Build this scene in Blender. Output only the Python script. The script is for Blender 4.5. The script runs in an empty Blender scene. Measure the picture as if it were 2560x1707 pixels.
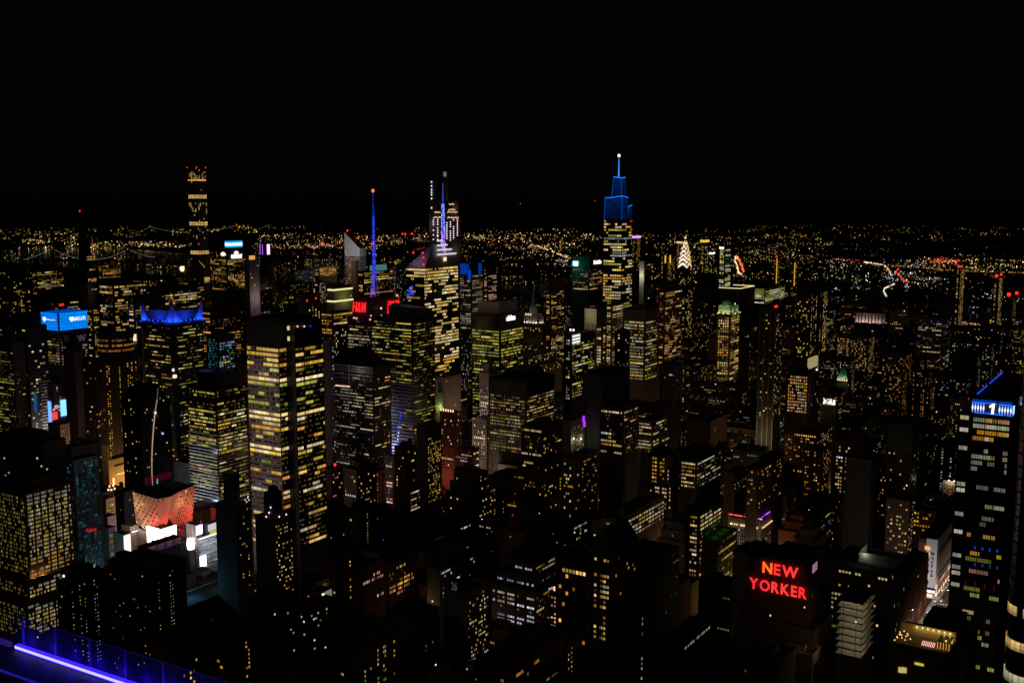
import bpy, math, random
import numpy as np
from mathutils import Vector, Matrix

# ------------------------------------------------------------------ camera
F, CX, CY, CAMZ = 2688.0, 1280.0, 853.5, 351.0        # photo pixels, eye height above the streets
PITCH = math.atan((853.5 - 498.0) / F)
scene = bpy.context.scene
COL = scene.collection
cam_data = bpy.data.cameras.new('camera')
cam_data.sensor_width = 36.0
cam_data.lens = F / 2560.0 * 36.0
cam_data.clip_start = 0.5
cam_data.clip_end = 120000.0
cam = bpy.data.objects.new('camera', cam_data)
COL.objects.link(cam)
cam.location = (0, 0, CAMZ)
cam.rotation_euler = (math.pi / 2 - PITCH, 0, 0)
scene.camera = cam

# ------------------------------------------------------------------ sky, fill sun, exposure
FILL_EL, FILL_AZ = math.radians(38), math.radians(-118)
world = bpy.data.worlds.new("World")
scene.world = world
world.use_nodes = True
wn = world.node_tree
wn.nodes.clear()
w_out = wn.nodes.new('ShaderNodeOutputWorld')
w_bg = wn.nodes.new('ShaderNodeBackground')
w_sky = wn.nodes.new('ShaderNodeTexSky')
w_sky.sky_type = 'NISHITA'
w_sky.sun_disc = False
w_sky.sun_elevation = FILL_EL
w_sky.sun_rotation = FILL_AZ
w_bg.inputs['Strength'].default_value = 0.0002
wn.links.new(w_sky.outputs[0], w_bg.inputs['Color'])
wn.links.new(w_bg.outputs[0], w_out.inputs['Surface'])
fill_sun = bpy.data.lights.new('fill_sun', 'SUN')  # added fill so the dark walls show, no moon in view
fill_sun.energy = 0.017
fill_sun.angle = math.radians(0.5)
fill_sun.color = (1.0, 0.86, 0.74)
fill_sun_o = bpy.data.objects.new('fill_sun', fill_sun)
COL.objects.link(fill_sun_o)
fill_sun_o.rotation_euler = Vector((math.sin(FILL_AZ) * math.cos(FILL_EL), math.cos(FILL_AZ) * math.cos(FILL_EL), math.sin(FILL_EL))).to_track_quat('Z', 'Y').to_euler()
scene.view_settings.view_transform = 'Standard'
scene.view_settings.look = 'None'
scene.view_settings.exposure = 0.0
scene.view_settings.gamma = 1.0
scene.render.engine = 'CYCLES'
cy = scene.cycles
cy.use_denoising = True
cy.denoiser = 'OPENIMAGEDENOISE'
cy.denoising_input_passes = 'RGB_ALBEDO_NORMAL'
cy.max_bounces = 3
cy.diffuse_bounces = 1
cy.glossy_bounces = 2
cy.transmission_bounces = 2
cy.transparent_max_bounces = 6
cy.caustics_reflective = False
cy.caustics_refractive = False
cy.sample_clamp_indirect = 0.6
cy.use_adaptive_sampling = False
cy.filter_width = 1.5

# ------------------------------------------------------------------ directions: streets run 32.6 degrees off the view
TH = math.radians(32.6)
E2 = np.array([math.sin(TH), math.cos(TH)])            # along the streets
N2 = np.array([-math.cos(TH), math.sin(TH)])           # along the avenues
ROTZ = math.atan2(E2[1], E2[0])
cp, sp = math.cos(PITCH), math.sin(PITCH)
REG = {1: (0, 350), 2: (640, 350), 3: (1280, 350), 4: (1920, 350), 5: (0, 750), 6: (640, 750), 7: (1280, 750),
       8: (1920, 750), 9: (0, 1207), 10: (640, 1207), 11: (1280, 1207), 12: (1920, 1207)}
REG = {k: (v[0], v[1], 3.136) for k, v in REG.items()}
REG.update({'A': (1260, 820, 5.2275), 'B': (1600, 1050, 5.2275), 'C': (1200, 1060, 4.9), 'D': (780, 1150, 4.48),
            'E': (1920, 720, 4.356), 'F': (900, 860, 5.2275), 'T': (240, 1180, 6.03), 'L': (0, 620, 5.6),
            'N': (600, 780, 5.227), 'Y': (1860, 1370, 7.84), 'O': (2380, 920, 8.711), 'M': (2250, 1260, 4.612),
            'P': (2080, 560, 4.9), 'Q': (2200, 1560, 6.533), 'H': (300, 760, 7.838), 'G': (500, 570, 10.455),
            'J': (840, 700, 10.455), 'K': (1040, 480, 7.84), 'V': (1490, 370, 6.272), 'U': (1660, 570, 10.455),
            'W': (1250, 740, 13.07), 'X': (1400, 600, 13.07), 0: (0, 0, 1.0)})


def px(R, x, y=0):
    o = REG[R]
    return o[0] + x / o[2], o[1] + y / o[2]


def ray(x, y):
    a, b = (x - CX) / F, -(y - CY) / F
    return np.array([a, cp + b * sp, -sp + b * cp])


def at_depth(x, y, D):
    d = ray(x, y)
    return np.array([0, 0, CAMZ]) + d * (D / d[1])


def at_z(x, y, z):
    d = ray(x, y)
    return np.array([0, 0, CAMZ]) + d * ((z - CAMZ) / d[2])


def proj(p):
    q = np.asarray(p, float) - np.array([0, 0, CAMZ])
    dz = q[1] * cp - q[2] * sp
    return CX + F * q[0] / dz, CY - F * (q[1] * sp + q[2] * cp) / dz


def uv2(u, v):
    return u * E2 + v * N2


def to_uv(p):
    return float(p[0] * E2[0] + p[1] * E2[1]), float(p[0] * N2[0] + p[1] * N2[1])


# ------------------------------------------------------------------ materials
MATS = {}


def mat_wall(name, col, rough=0.85, var=0.25, scale=0.09, metallic=0.0, spec=0.3):
    m = bpy.data.materials.new(name)
    m.use_nodes = True
    nt = m.node_tree
    bs = nt.nodes['Principled BSDF']
    tc = nt.nodes.new('ShaderNodeTexCoord')
    nz = nt.nodes.new('ShaderNodeTexNoise')
    nz.inputs['Scale'].default_value = scale
    nz.inputs['Detail'].default_value = 6
    info = nt.nodes.new('ShaderNodeObjectInfo')
    mx = nt.nodes.new('ShaderNodeMix')
    mx.data_type = 'RGBA'
    mx.inputs[6].default_value = (*[c * (1 - var) for c in col], 1)
    mx.inputs[7].default_value = (*[min(1, c * (1 + var)) for c in col], 1)
    hv = nt.nodes.new('ShaderNodeHueSaturation')
    mr = nt.nodes.new('ShaderNodeMapRange')
    mr.inputs['To Min'].default_value = 0.75
    mr.inputs['To Max'].default_value = 1.3
    nt.links.new(tc.outputs['Object'], nz.inputs['Vector'])
    nt.links.new(nz.outputs['Fac'], mx.inputs['Factor'])
    nt.links.new(info.outputs['Random'], mr.inputs['Value'])
    nt.links.new(mr.outputs['Result'], hv.inputs['Value'])
    nt.links.new(mx.outputs[2], hv.inputs['Color'])
    nt.links.new(hv.outputs['Color'], bs.inputs['Base Color'])
    bs.inputs['Roughness'].default_value = rough
    bs.inputs['Metallic'].default_value = metallic
    bs.inputs['Specular IOR Level'].default_value = spec
    MATS[name] = m
    return m


for n_, c_, r_, s_ in (('dark_stone', (0.12, 0.105, 0.09), .9, .2), ('brown_brick', (0.17, 0.095, 0.065), .9, .2), ('tan_stone', (0.38, 0.30, 0.20), .9, .2),
                       ('grey_concrete', (0.28, 0.27, 0.26), .9, .2), ('pale_stone', (0.52, 0.48, 0.45), .9, .2), ('dark_metal', (0.05, 0.05, 0.055), .5, .4),
                       ('dark_cladding', (0.045, 0.045, 0.05), .6, .3), ('roofing', (0.035, 0.034, 0.036), .95, .1), ('white_cladding', (0.7, 0.69, 0.68), .6, .3),
                       ('red_brick', (0.26, 0.10, 0.07), .9, .2), ('lavender_cladding', (0.46, 0.41, 0.44), .6, .3), ('copper_roof', (0.22, 0.42, 0.32), .7, .3),
                       ('asphalt', (0.05, 0.05, 0.052), .9, .2), ('pavement', (0.25, 0.24, 0.23), .9, .2), ('road_paint', (0.75, 0.74, 0.7), .7, .2),
                       ('soil', (0.03, 0.03, 0.028), .95, .1), ('grass', (0.05, 0.10, 0.025), .95, .1), ('car_paint', (0.08, 0.08, 0.085), .35, .5),
                       ('yellow_paint', (0.7, 0.45, 0.04), .4, .4), ('copper_panel', (0.62, 0.40, 0.31), .6, .3), ('steel', (0.5, 0.5, 0.52), .35, .4)):
    mat_wall(n_, c_, r_, 0.22, 0.09, 0.0, s_)


def mat_glass(name, col, rough):
    m = bpy.data.materials.new(name)
    m.use_nodes = True
    nt = m.node_tree
    bs = nt.nodes['Principled BSDF']
    nz = nt.nodes.new('ShaderNodeTexNoise')
    tc = nt.nodes.new('ShaderNodeTexCoord')
    nz.inputs['Scale'].default_value = 0.25
    mr = nt.nodes.new('ShaderNodeMapRange')
    mr.inputs['To Min'].default_value = rough * 0.6
    mr.inputs['To Max'].default_value = rough * 1.5
    nt.links.new(tc.outputs['Object'], nz.inputs['Vector'])
    nt.links.new(nz.outputs['Fac'], mr.inputs['Value'])
    nt.links.new(mr.outputs['Result'], bs.inputs['Roughness'])
    bs.inputs['Base Color'].default_value = (*col, 1)
    bs.inputs['Specular IOR Level'].default_value = 0.6
    MATS[name] = m


mat_glass('dark_glass', (0.012, 0.014, 0.017), 0.2)
mat_glass('blue_glass', (0.02, 0.035, 0.07), 0.25)
mat_glass('teal_glass', (0.02, 0.07, 0.08), 0.25)
mat_glass('water', (0.008, 0.012, 0.016), 0.10)


def mat_emit(name, sampling):
    m = bpy.data.materials.new(name)
    m.use_nodes = True
    nt = m.node_tree
    nt.nodes.clear()
    out = nt.nodes.new('ShaderNodeOutputMaterial')
    em = nt.nodes.new('ShaderNodeEmission')
    at = nt.nodes.new('ShaderNodeAttribute')
    at.attribute_name = 'glow'
    nt.links.new(at.outputs['Color'], em.inputs['Color'])
    nt.links.new(em.outputs[0], out.inputs['Surface'])
    m.cycles.emission_sampling = sampling
    MATS[name] = m


mat_emit('lit', 'NONE')          # lit windows, small bulbs: colour per pane
mat_emit('screen', 'FRONT')      # screens, signs and tubes that light what is near them


def mat_barrier():
    m = bpy.data.materials.new('barrier_glass')
    m.use_nodes = True
    nt = m.node_tree
    nt.nodes.clear()
    out = nt.nodes.new('ShaderNodeOutputMaterial')
    mix = nt.nodes.new('ShaderNodeMixShader')
    tr = nt.nodes.new('ShaderNodeBsdfTransparent')
    df = nt.nodes.new('ShaderNodeBsdfDiffuse')
    df.inputs['Color'].default_value = (0.6, 0.65, 0.7, 1)
    nz = nt.nodes.new('ShaderNodeTexNoise')
    nz.inputs['Scale'].default_value = 3.0
    mr = nt.nodes.new('ShaderNodeMapRange')
    mr.inputs['To Min'].default_value = 0.03
    mr.inputs['To Max'].default_value = 0.06
    nt.links.new(nz.outputs['Fac'], mr.inputs['Value'])
    nt.links.new(mr.outputs['Result'], mix.inputs['Fac'])
    nt.links.new(tr.outputs[0], mix.inputs[1])
    nt.links.new(df.outputs[0], mix.inputs[2])
    nt.links.new(mix.outputs[0], out.inputs['Surface'])
    MATS['barrier_glass'] = m


mat_barrier()


# ------------------------------------------------------------------ mesh builder
class MB:
    def __init__(self):
        self.v, self.f, self.m, self.c, self.mats = [], [], [], [], []

    def mi(self, name):
        if name not in self.mats:
            self.mats.append(name)
        return self.mats.index(name)

    def face(self, pts, mat, col=(0, 0, 0)):
        i = len(self.v)
        self.v.extend(pts)
        self.f.append(tuple(range(i, i + len(pts))))
        self.m.append(self.mi(mat))
        self.c.append(col)

    def poly(self, pts, faces, mat, col=(0, 0, 0)):
        i = len(self.v)
        self.v.extend(pts)
        k = self.mi(mat)
        for f in faces:
            self.f.append(tuple(i + j for j in f))
            self.m.append(k)
            self.c.append(col)

    def box(self, x0, x1, y0, y1, z0, z1, mat, col=(0, 0, 0), top=None):
        p = [(x0, y0, z0), (x1, y0, z0), (x1, y1, z0), (x0, y1, z0), (x0, y0, z1), (x1, y0, z1), (x1, y1, z1), (x0, y1, z1)]
        self.poly(p, [(0, 3, 2, 1), (0, 1, 5, 4), (1, 2, 6, 5), (2, 3, 7, 6), (3, 0, 4, 7), (4, 5, 6, 7)], mat, col)
        if top:
            self.m[-1] = self.mi(top)

    def frustum(self, r0, r1, mat, col=(0, 0, 0)):
        # r = (x0, x1, y0, y1, z)
        p = []
        for r in (r0, r1):
            p += [(r[0], r[2], r[4]), (r[1], r[2], r[4]), (r[1], r[3], r[4]), (r[0], r[3], r[4])]
        self.poly(p, [(0, 3, 2, 1), (0, 1, 5, 4), (1, 2, 6, 5), (2, 3, 7, 6), (3, 0, 4, 7), (4, 5, 6, 7)], mat, col)

    def lathe(self, cx, cy, prof, mat, col=(0, 0, 0), seg=16):
        i = len(self.v)
        k = self.mi(mat)
        for r, z in prof:
            for s in range(seg):
                a = 2 * math.pi * s / seg
                self.v.append((cx + r * math.cos(a), cy + r * math.sin(a), z))
        for j in range(len(prof) - 1):
            for s in range(seg):
                t = (s + 1) % seg
                self.f.append((i + j * seg + s, i + j * seg + t, i + (j + 1) * seg + t, i + (j + 1) * seg + s))
                self.m.append(k)
                self.c.append(col)
        self.f.append(tuple(i + (len(prof) - 1) * seg + s for s in range(seg)))
        self.m.append(k)
        self.c.append(col)

    def bar(self, p, q, r, mat, col=(0, 0, 0), seg=4):
        p, q = Vector(p), Vector(q)
        d = (q - p).normalized()
        s = d.orthogonal().normalized()
        t = d.cross(s)
        pts = []
        for c in (p, q):
            for k in range(seg):
                a = 2 * math.pi * (k + .5) / seg
                pts.append(tuple(c + (s * math.cos(a) + t * math.sin(a)) * r))
        fs = [(k, (k + 1) % seg, seg + (k + 1) % seg, seg + k) for k in range(seg)]
        fs += [tuple(range(seg))[::-1], tuple(range(seg, 2 * seg))]
        self.poly(pts, fs, mat, col)

    def mesh(self, name):
        me = bpy.data.meshes.new(name)
        me.from_pydata(self.v, [], self.f)
        for n in self.mats:
            me.materials.append(MATS[n])
        if self.f:
            me.polygons.foreach_set('material_index', self.m)
            if any(n in ('lit', 'screen') for n in self.mats):
                at = me.attributes.new('glow', 'FLOAT_COLOR', 'FACE')
                a = np.ones((len(self.c), 4), np.float32)
                a[:, :3] = self.c
                at.data.foreach_set('color', a.ravel())
        return me

    def build(self, name, parent=None):
        o = bpy.data.objects.new(name, self.mesh(name))
        COL.objects.link(o)
        if parent is not None:
            o.parent = parent
        return o


def tag(o, label=None, cat=None, group=None, kind=None):
    for k, v in (('label', label), ('category', cat), ('group', group), ('kind', kind)):
        if v:
            o[k] = v
    return o


LABELS = set()


def thing(name, label, cat, loc, rz=ROTZ, group=None):
    o = bpy.data.objects.new(name, None)
    o.empty_display_size = 1
    COL.objects.link(o)
    o.location = loc
    o.rotation_euler = (0, 0, rz)
    if not group:
        assert label not in LABELS, label
    LABELS.add(label)
    return tag(o, label, cat, group)


def point_light(name, loc, power, col, parent=None, radius=0.6):
    l = bpy.data.lights.new(name, 'POINT')
    l.energy = power
    l.color = col
    l.shadow_soft_size = radius
    o = bpy.data.objects.new(name, l)
    COL.objects.link(o)
    o.location = loc
    if parent is not None:
        o.parent = parent
    return o


TXT = {}


def glyphs(s, bold=0.02):
    k = (s, bold)
    if k not in TXT:
        c = bpy.data.curves.new('glyph', 'FONT')
        c.body = s
        c.size = 1.0
        c.extrude = 0.04
        c.offset = bold
        c.resolution_u = 3
        o = bpy.data.objects.new('glyph', c)
        COL.objects.link(o)
        dg = bpy.context.evaluated_depsgraph_get()
        me = bpy.data.meshes.new_from_object(o.evaluated_get(dg))
        v = np.array([x.co[:] for x in me.vertices]) if len(me.vertices) else np.zeros((0, 3))
        f = [tuple(p.vertices) for p in me.polygons]
        bpy.data.objects.remove(o)
        bpy.data.curves.remove(c)
        bpy.data.meshes.remove(me)
        TXT[k] = (v, f)
    return TXT[k]


# palettes of window light (linear)
PAL = {'Y': [(.75, .47, .05), (.62, .42, .06), (.86, .60, .14), (.55, .33, .03)], 'G': [(.45, .42, .06), (.55, .50, .10), (.34, .37, .07)],
       'A': [(.80, .33, .05), (.85, .43, .10), (.60, .24, .03), (.9, .52, .16)], 'W': [(.85, .60, .26), (.90, .72, .42), (.70, .48, .18)],
       'K': [(.95, .50, .32), (.92, .62, .46)], 'C': [(.55, .62, .72), (.72, .74, .78), (.45, .46, .75)], 'T': [(.04, .22, .26), (.08, .34, .38), (.02, .12, .17)],
       'B': [(.02, .08, .8), (.05, .2, .9)], 'E': [(.62, .60, .42), (.5, .52, .38), (.7, .66, .5)], 'R': [(.7, .05, .02)], 'V': [(.4, .1, .8)]}
rnd = random.Random(7)


def pick(pal):
    return rnd.choice(PAL[rnd.choice(pal)])


def ST(mode='office', p=.3, pal='Y', fh=3.9, bw=3.0, ww=.8, wh=.55, s=1.0, top=3.0, grp=0, mar=1.2, dark=False, rows=None, dim=.22, rep=None):
    return dict(mode=mode, p=p, pal=pal, fh=fh, bw=bw, ww=ww, wh=wh, s=s, top=top, grp=grp, mar=mar, dark=dark, rows=rows or {}, dim=dim)


def window_cells(u0, u1, z0, z1, S):
    """(u0, u1, z0, z1, colour or None) of each window of one face"""
    out = []
    fh, bw = S['fh'], S['bw']
    n = int((u1 - u0 - 2 * S['mar']) / bw)
    if n < 1:
        return out
    off = ((u1 - u0) - n * bw) / 2
    rows = int((z1 - z0 - S['top']) / fh)
    colset = [rnd.random() for _ in range(n)]
    for r in range(rows):
        zt = z1 - S['top'] - r * fh
        act = S['p']
        pal = S['pal']
        ov = S['rows'].get(r)
        mul = S['s']
        if ov:
            act, pal = ov[0], ov[1]
            if len(ov) > 2:
                mul *= ov[2]
        elif S['mode'] == 'office':
            act = min(1, act * rnd.choice((.12, .4, .8, 1.1, 1.6, 2.3)))
        elif S['mode'] == 'band':
            act = 1.0 if rnd.random() < act else .05
        j = 0
        while j < n:
            run = rnd.randint(2, 7) if S['mode'] in ('office', 'band') or ov else 1
            lit = rnd.random() < act
            if S['mode'] == 'cols':
                lit = colset[j] < act * 2 and rnd.random() < .6
            c = pick(pal)
            bri = mul * (S['dim'] + (1 - S['dim']) * rnd.random() ** 1.4) * 1.2
            for q in range(j, min(n, j + run)):
                if S['grp'] and q % (S['grp'] + 1) == S['grp']:
                    continue
                ua = u0 + off + q * bw + bw * (1 - S['ww']) / 2
                ub = ua + bw * S['ww']
                k = bri * rnd.uniform(.5, 1.25)
                on = lit and rnd.random() > .07
                if not on and S['mode'] in ('office', 'band') and rnd.random() < .3 * min(1, S['p'] * 2):
                    on, k = True, mul * rnd.uniform(.04, .2)
                if on or S['dark']:
                    out.append((ua, ub, zt - fh * S['wh'], zt, tuple(x * k for x in c) if on else None))
            j += run
    return out


def put_windows(mb, face, plane, cells, proud=.12):
    for ua, ub, za, zb, c in cells:
        m, col = ('lit', c) if c else ('dark_glass', (0, 0, 0))
        if face == 'W':
            x = plane - proud
            mb.face([(x, ub, za), (x, ua, za), (x, ua, zb), (x, ub, zb)], m, col)
        else:
            y = plane - proud
            mb.face([(ua, y, za), (ub, y, za), (ub, y, zb), (ua, y, zb)], m, col)


WINDOW_MESH = {}


def window_object(face, w, h, c, parent, loc):
    """one window as a part: pane in a thin frame with a mid rail"""
    key = (face, round(w, 2), round(h, 2), tuple(round(x * 5) / 5 if x > .3 else round(x * 12) / 12 for x in c))
    if key not in WINDOW_MESH:
        mb = MB()
        col = tuple(max(x, .008) for x in key[3])
        t = min(.12, w * .08)
        g = lambda a, b, z0, z1, d0, d1, m, cc=(0, 0, 0): (mb.box(-d1, -d0, a, b, z0, z1, m, cc) if face == 'W' else mb.box(a, b, -d1, -d0, z0, z1, m, cc))
        g(0, w, 0, h, .03, .08, 'lit', col)
        g(0, w, -t, 0, .02, .16, 'dark_metal')
        g(0, w, h, h + t, .02, .14, 'dark_metal')
        g(w / 2 - t / 2, w / 2 + t / 2, 0, h, .081, .13, 'dark_metal')
        WINDOW_MESH[key] = mb.mesh('window')
    o = bpy.data.objects.new('window', WINDOW_MESH[key])
    COL.objects.link(o)
    o.parent = parent
    o.location = loc
    return o


HEROES = []          # (depth, px0, px1, ytop, ybottom, u0, u1, v0, v1)


class Bd:
    def hit(s, face, R, zx, zy, inset=0.0):
        """pixel -> (distance along the face, height) on that face's plane"""
        x, y = px(R, zx, zy)
        d = ray(x, y)
        n, o = (E2, s.u0 + inset) if face == 'W' else (N2, s.v0 + inset)
        t = o / (d[0] * n[0] + d[1] * n[1])
        p = np.array([0, 0, CAMZ]) + d * t
        u, v = to_uv(p)
        return ((v - s.v0) if face == 'W' else (u - s.u0)), float(p[2])

    def rect(s, face, R, x0, y0, x1, y1):
        a, za = s.hit(face, R, x0, y0)
        b, zb = s.hit(face, R, x1, y1)
        return min(a, b), max(a, b), min(za, zb), max(za, zb)

    def panel(s, name, face, r, mat, col, depth=.6, proud=.3, parent=None):
        mb = MB()
        a, b, z0, z1 = r
        if face == 'W':
            mb.box(-proud - depth, -proud, a, b, z0, z1, mat, col)
        else:
            mb.box(a, b, -proud - depth, -proud, z0, z1, mat, col)
        return mb.build(name, parent or s.o)

    def text(s, body, face, r, col, mat='lit', name='letter', bold=.02, proud=.6, slant=0.0, parent=None, cols=None, thick=1.0):
        """each letter its own part, the word fitted to rect r"""
        a, b, z0, z1 = r
        adv = []
        for ch in body:
            v, f = glyphs(ch, bold)
            adv.append((ch, (v[:, 0].min(), v[:, 0].max()) if len(v) else (0, .25)))
        gap = .13
        tot = sum(e[1] - e[0] for _, e in adv) + gap * (len(adv) - 1)
        hh = max(glyphs(ch, bold)[0][:, 1].max() for ch in body if ch != ' ')
        lo = min(0, min(glyphs(ch, bold)[0][:, 1].min() for ch in body if ch != ' '))
        kx, kz = (b - a) / tot, (z1 - z0) / (hh - lo)
        cur = 0
        for i, (ch, e) in enumerate(adv):
            v, f = glyphs(ch, bold)
            if len(v):
                X = (v[:, 0] - e[0] + cur + slant * v[:, 1]) * kx
                Z = z0 + (v[:, 1] - lo) * kz
                dep = v[:, 2] * kz * thick
                if face == 'W':
                    pts = np.stack([-proud - dep, b - X, Z], 1)
                else:
                    pts = np.stack([a + X, -proud - dep, Z], 1)
                mb = MB()
                mb.poly([tuple(q) for q in pts], f, mat, cols[i] if cols else col)
                mb.build(name, parent or s.o)
            cur += e[1] - e[0] + gap
        return s


def real_depth(D, yb, keep):
    """the near half of the city stands a little farther off than first paced out; never below the street"""
    if keep or D >= 1250:
        return D
    D *= 1.25 if D <= 800 else 1.25 - (D - 800) / 450 * .25
    dep = PITCH + math.atan((yb - CY) / F)
    if dep > .05:
        D = min(D, .97 * CAMZ / math.tan(dep)) if yb < 1690 else D
    return D


def bld(kind, label, cat, R, xl, xc, xr, yt, yb, D, wall='dark_stone', sW=None, sS=None, tiers=None, a=None, b=None, parts=0, ph=1,
        beacon=None, group=None, roof='roofing', custom=False, tank=0, piers=None, zcut=True, keep=False):
    s = Bd()
    pxc, pyc = px(R, xc, yt)
    D = real_depth(D, px(R, 0, yb)[1], keep)
    P = at_depth(pxc, pyc, D)
    q = P - np.array([0, 0, CAMZ])

    def solve(target, dirv):
        t = (px(R, target)[0] - CX) / F
        # (qx + k dx) = t * ((qy + k dy) cp - qz sp)
        return (t * (q[1] * cp - q[2] * sp) - q[0]) / (dirv[0] - t * dirv[1] * cp)
    if not a and solve(xl, N2) < 11:
        pxc += (11 - solve(xl, N2)) * .842 * F / D
        P = at_depth(pxc, pyc, D)
        q = P - np.array([0, 0, CAMZ])
    s.a = a if a else max(10.0, solve(xl, N2))
    s.b = b if b else max(7.0, solve(xr, E2))
    s.b = min(s.b, 260)
    s.H = float(P[2])
    s.u0, s.v0 = to_uv(P)
    s.o = thing(kind, label, cat, (P[0], P[1], 0), group=group)
    s.D = D
    ybp = px(R, 0, yb)[1]
    zmin = max(3.0, float(at_depth(pxc, ybp, D)[2]) - 10) if zcut else 3.0
    s.zmin = zmin
    tiers = tiers or [(1.0, 0, 0, 0, 0)]
    if D < 1250 and not keep:
        sW, sS = [dict(q, fh=q['fh'] * .9, bw=q['bw'] * (.66 if q['mode'] in ('office', 'band') and not q['grp'] else .88), wh=q['wh'] * .9) if q else q for q in (sW, sS)]
    cornersx = [proj((*(np.array([P[0], P[1]]) + i * s.a * N2 + j * s.b * E2), s.H))[0] for i in (0, 1) for j in (0, 1)]
    HEROES.append((D, min(cornersx), max(cornersx), pyc, ybp, s.u0, s.u0 + s.b, s.v0, s.v0 + s.a, s.H, label))
    s.tiers = []
    z = 0.0
    if not custom:
        body = MB()
        rf = MB()
        litcells = []
        for hf, wi, si, ni, ei in tiers:
            z1 = s.H * hf if hf <= 1 else hf
            x0, x1, y0, y1 = wi, max(wi + 3, s.b - ei), si, max(si + 3, s.a - ni)
            s.tiers.append((x0, x1, y0, y1, z, z1))
            body.box(x0, x1, y0, y1, z, z1, wall, top=roof)
            rf.box(x0 - .25, x1 + .25, y0 - .25, y0 + .4, z1, z1 + 1.1, wall)
            rf.box(x0 - .25, x0 + .4, y0 + .4, y1 + .25, z1, z1 + 1.1, wall)
            rf.box(x0 + .4, x1 + .25, y1 - .4, y1 + .25, z1, z1 + 1.1, wall)
            rf.box(x1 - .4, x1 + .25, y0 + .4, y1 - .4, z1, z1 + 1.1, wall)
            if piers:
                for f, u0, u1 in (('W', y0, y1), ('S', x0, x1)):
                    n = max(2, int((u1 - u0) / piers[0]))
                    for i in range(n + 1):
                        u = u0 + (u1 - u0) * i / n
                        w = piers[1] / 2
                        if f == 'W':
                            body.box(x0 - piers[2], x0 - .01, u - w, u + w, z, z1 - .5, piers[3] if len(piers) > 3 else wall)
                        else:
                            body.box(u - w, u + w, y0 - piers[2], y0 - .01, z, z1 - .5, piers[3] if len(piers) > 3 else wall)
            for f, S, u0, u1, pl in (('W', sW, y0, y1, x0), ('S', sS if sS is not None else sW, x0, x1, y0)):
                if S and z1 > zmin:
                    cells = window_cells(u0, u1, max(z, zmin), z1, S)
                    if parts:
                        put_windows(body, f, pl, [c for c in cells if c[4] is None])
                        litcells += [(f, pl) + c for c in cells if c[4] is not None]
                    else:
                        put_windows(body, f, pl, cells)
            z = z1
        body.build('facade', s.o)
        s.roof = rf.build('roof', s.o)
        if parts and litcells:
            litcells.sort(key=lambda c: -sum(c[6]) * (c[3] - c[2]))
            for f, pl, ua, ub, za, zb, c in litcells[:parts]:
                window_object(f, ub - ua, zb - za, c, s.o, (pl, ua, za) if f == 'W' else (ua, pl, za))
            rest = MB()
            for f, pl, ua, ub, za, zb, c in litcells[parts:]:
                put_windows(rest, f, pl, [(ua, ub, za, zb, c)])
            if rest.f:
                tag(rest.build('window', s.o), kind='stuff')
        x0, x1, y0, y1, _, zt = s.tiers[-1]
        s.top = s.tiers[-1]
        if ph:
            p = MB()
            w, d = x1 - x0, y1 - y0
            fx, fy = rnd.uniform(.15, .35), rnd.uniform(.15, .35)
            p.box(x0 + w * fx, x0 + w * (fx + .45), y0 + d * fy, y0 + d * (fy + .45), zt, zt + rnd.uniform(4, 9) * min(1, w / 25), wall, top='roofing')
            if D < 1450:
                for _ in range(rnd.randint(3, 7)):
                    xx, yy = x0 + rnd.uniform(.05, .85) * w, y0 + rnd.uniform(.05, .85) * d
                    p.box(xx, xx + rnd.uniform(1.2, 4), yy, yy + rnd.uniform(1.2, 4), zt, zt + rnd.uniform(1, 3), 'dark_metal')
            p.build('penthouse', s.roof)
        for _ in range(tank):
            water_tank(s.roof, rnd.uniform(x0 + 3, x1 - 3), rnd.uniform(y0 + 3, y1 - 3), zt)
    if beacon:
        add_beacon(s, beacon)
    return s


def water_tank(parent, x, y, z):
    t = MB()
    for dx in (-1.2, 1.2):
        for dy in (-1.2, 1.2):
            t.bar((x + dx, y + dy, z), (x + dx * .8, y + dy * .8, z + 3), .15, 'dark_metal')
    t.lathe(x, y, [(2.2, z + 3), (2.1, z + 7.2), (.1, z + 8.8)], 'brown_brick', seg=10)
    t.build('water_tank', parent)


def add_beacon(s, spots, col=(1.6, .04, .02)):
    for x, y, z, r in spots:
        m = MB()
        m.lathe(x, y, [(r * .6, z), (r, z + r), (r * .7, z + 1.9 * r)], 'lit', col, 8)
        m.bar((x, y, z - 2 * r), (x, y, z), r * .25, 'dark_metal')
        m.build('warning_light', s.o)
for ch_ in 'BARCLYSH&MOTENWK1WSLFRED26V\'':
    glyphs(ch_, .02)
for ch_ in 'NEWYORK':
    glyphs(ch_, .045)

# ------------------------------------------------------------------ ground, river
u7_corner = at_depth(*px('M', 420, 430), 916)
U7, V34 = to_uv(u7_corner)          # 7th avenue and 34th street lines, from the department store's corner
g = MB()
g.face([(-70000, -3000, 0), (70000, -3000, 0), (70000, 110000, 0), (-70000, 110000, 0)], 'soil')
tag(g.build('ground'), kind='structure')
r_ = MB()
pts = []
for v_, du in ((-4000, 150), (-1500, 0), (-600, -80), (300, 60), (1200, 300), (2600, 560), (4200, 800), (7000, 1500)):
    pts.append((v_, U7 + 1900 + du * .6, U7 + 2650 + du))
for (v0, a0, b0), (v1, a1, b1) in zip(pts, pts[1:]):
    q = [uv2(a0, v0), uv2(b0, v0), uv2(b1, v1), uv2(a1, v1)]
    r_.face([(p[0], p[1], .3) for p in q], 'water')
tag(r_.build('river'), kind='structure')

O = ST
b_ = {}
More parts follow.
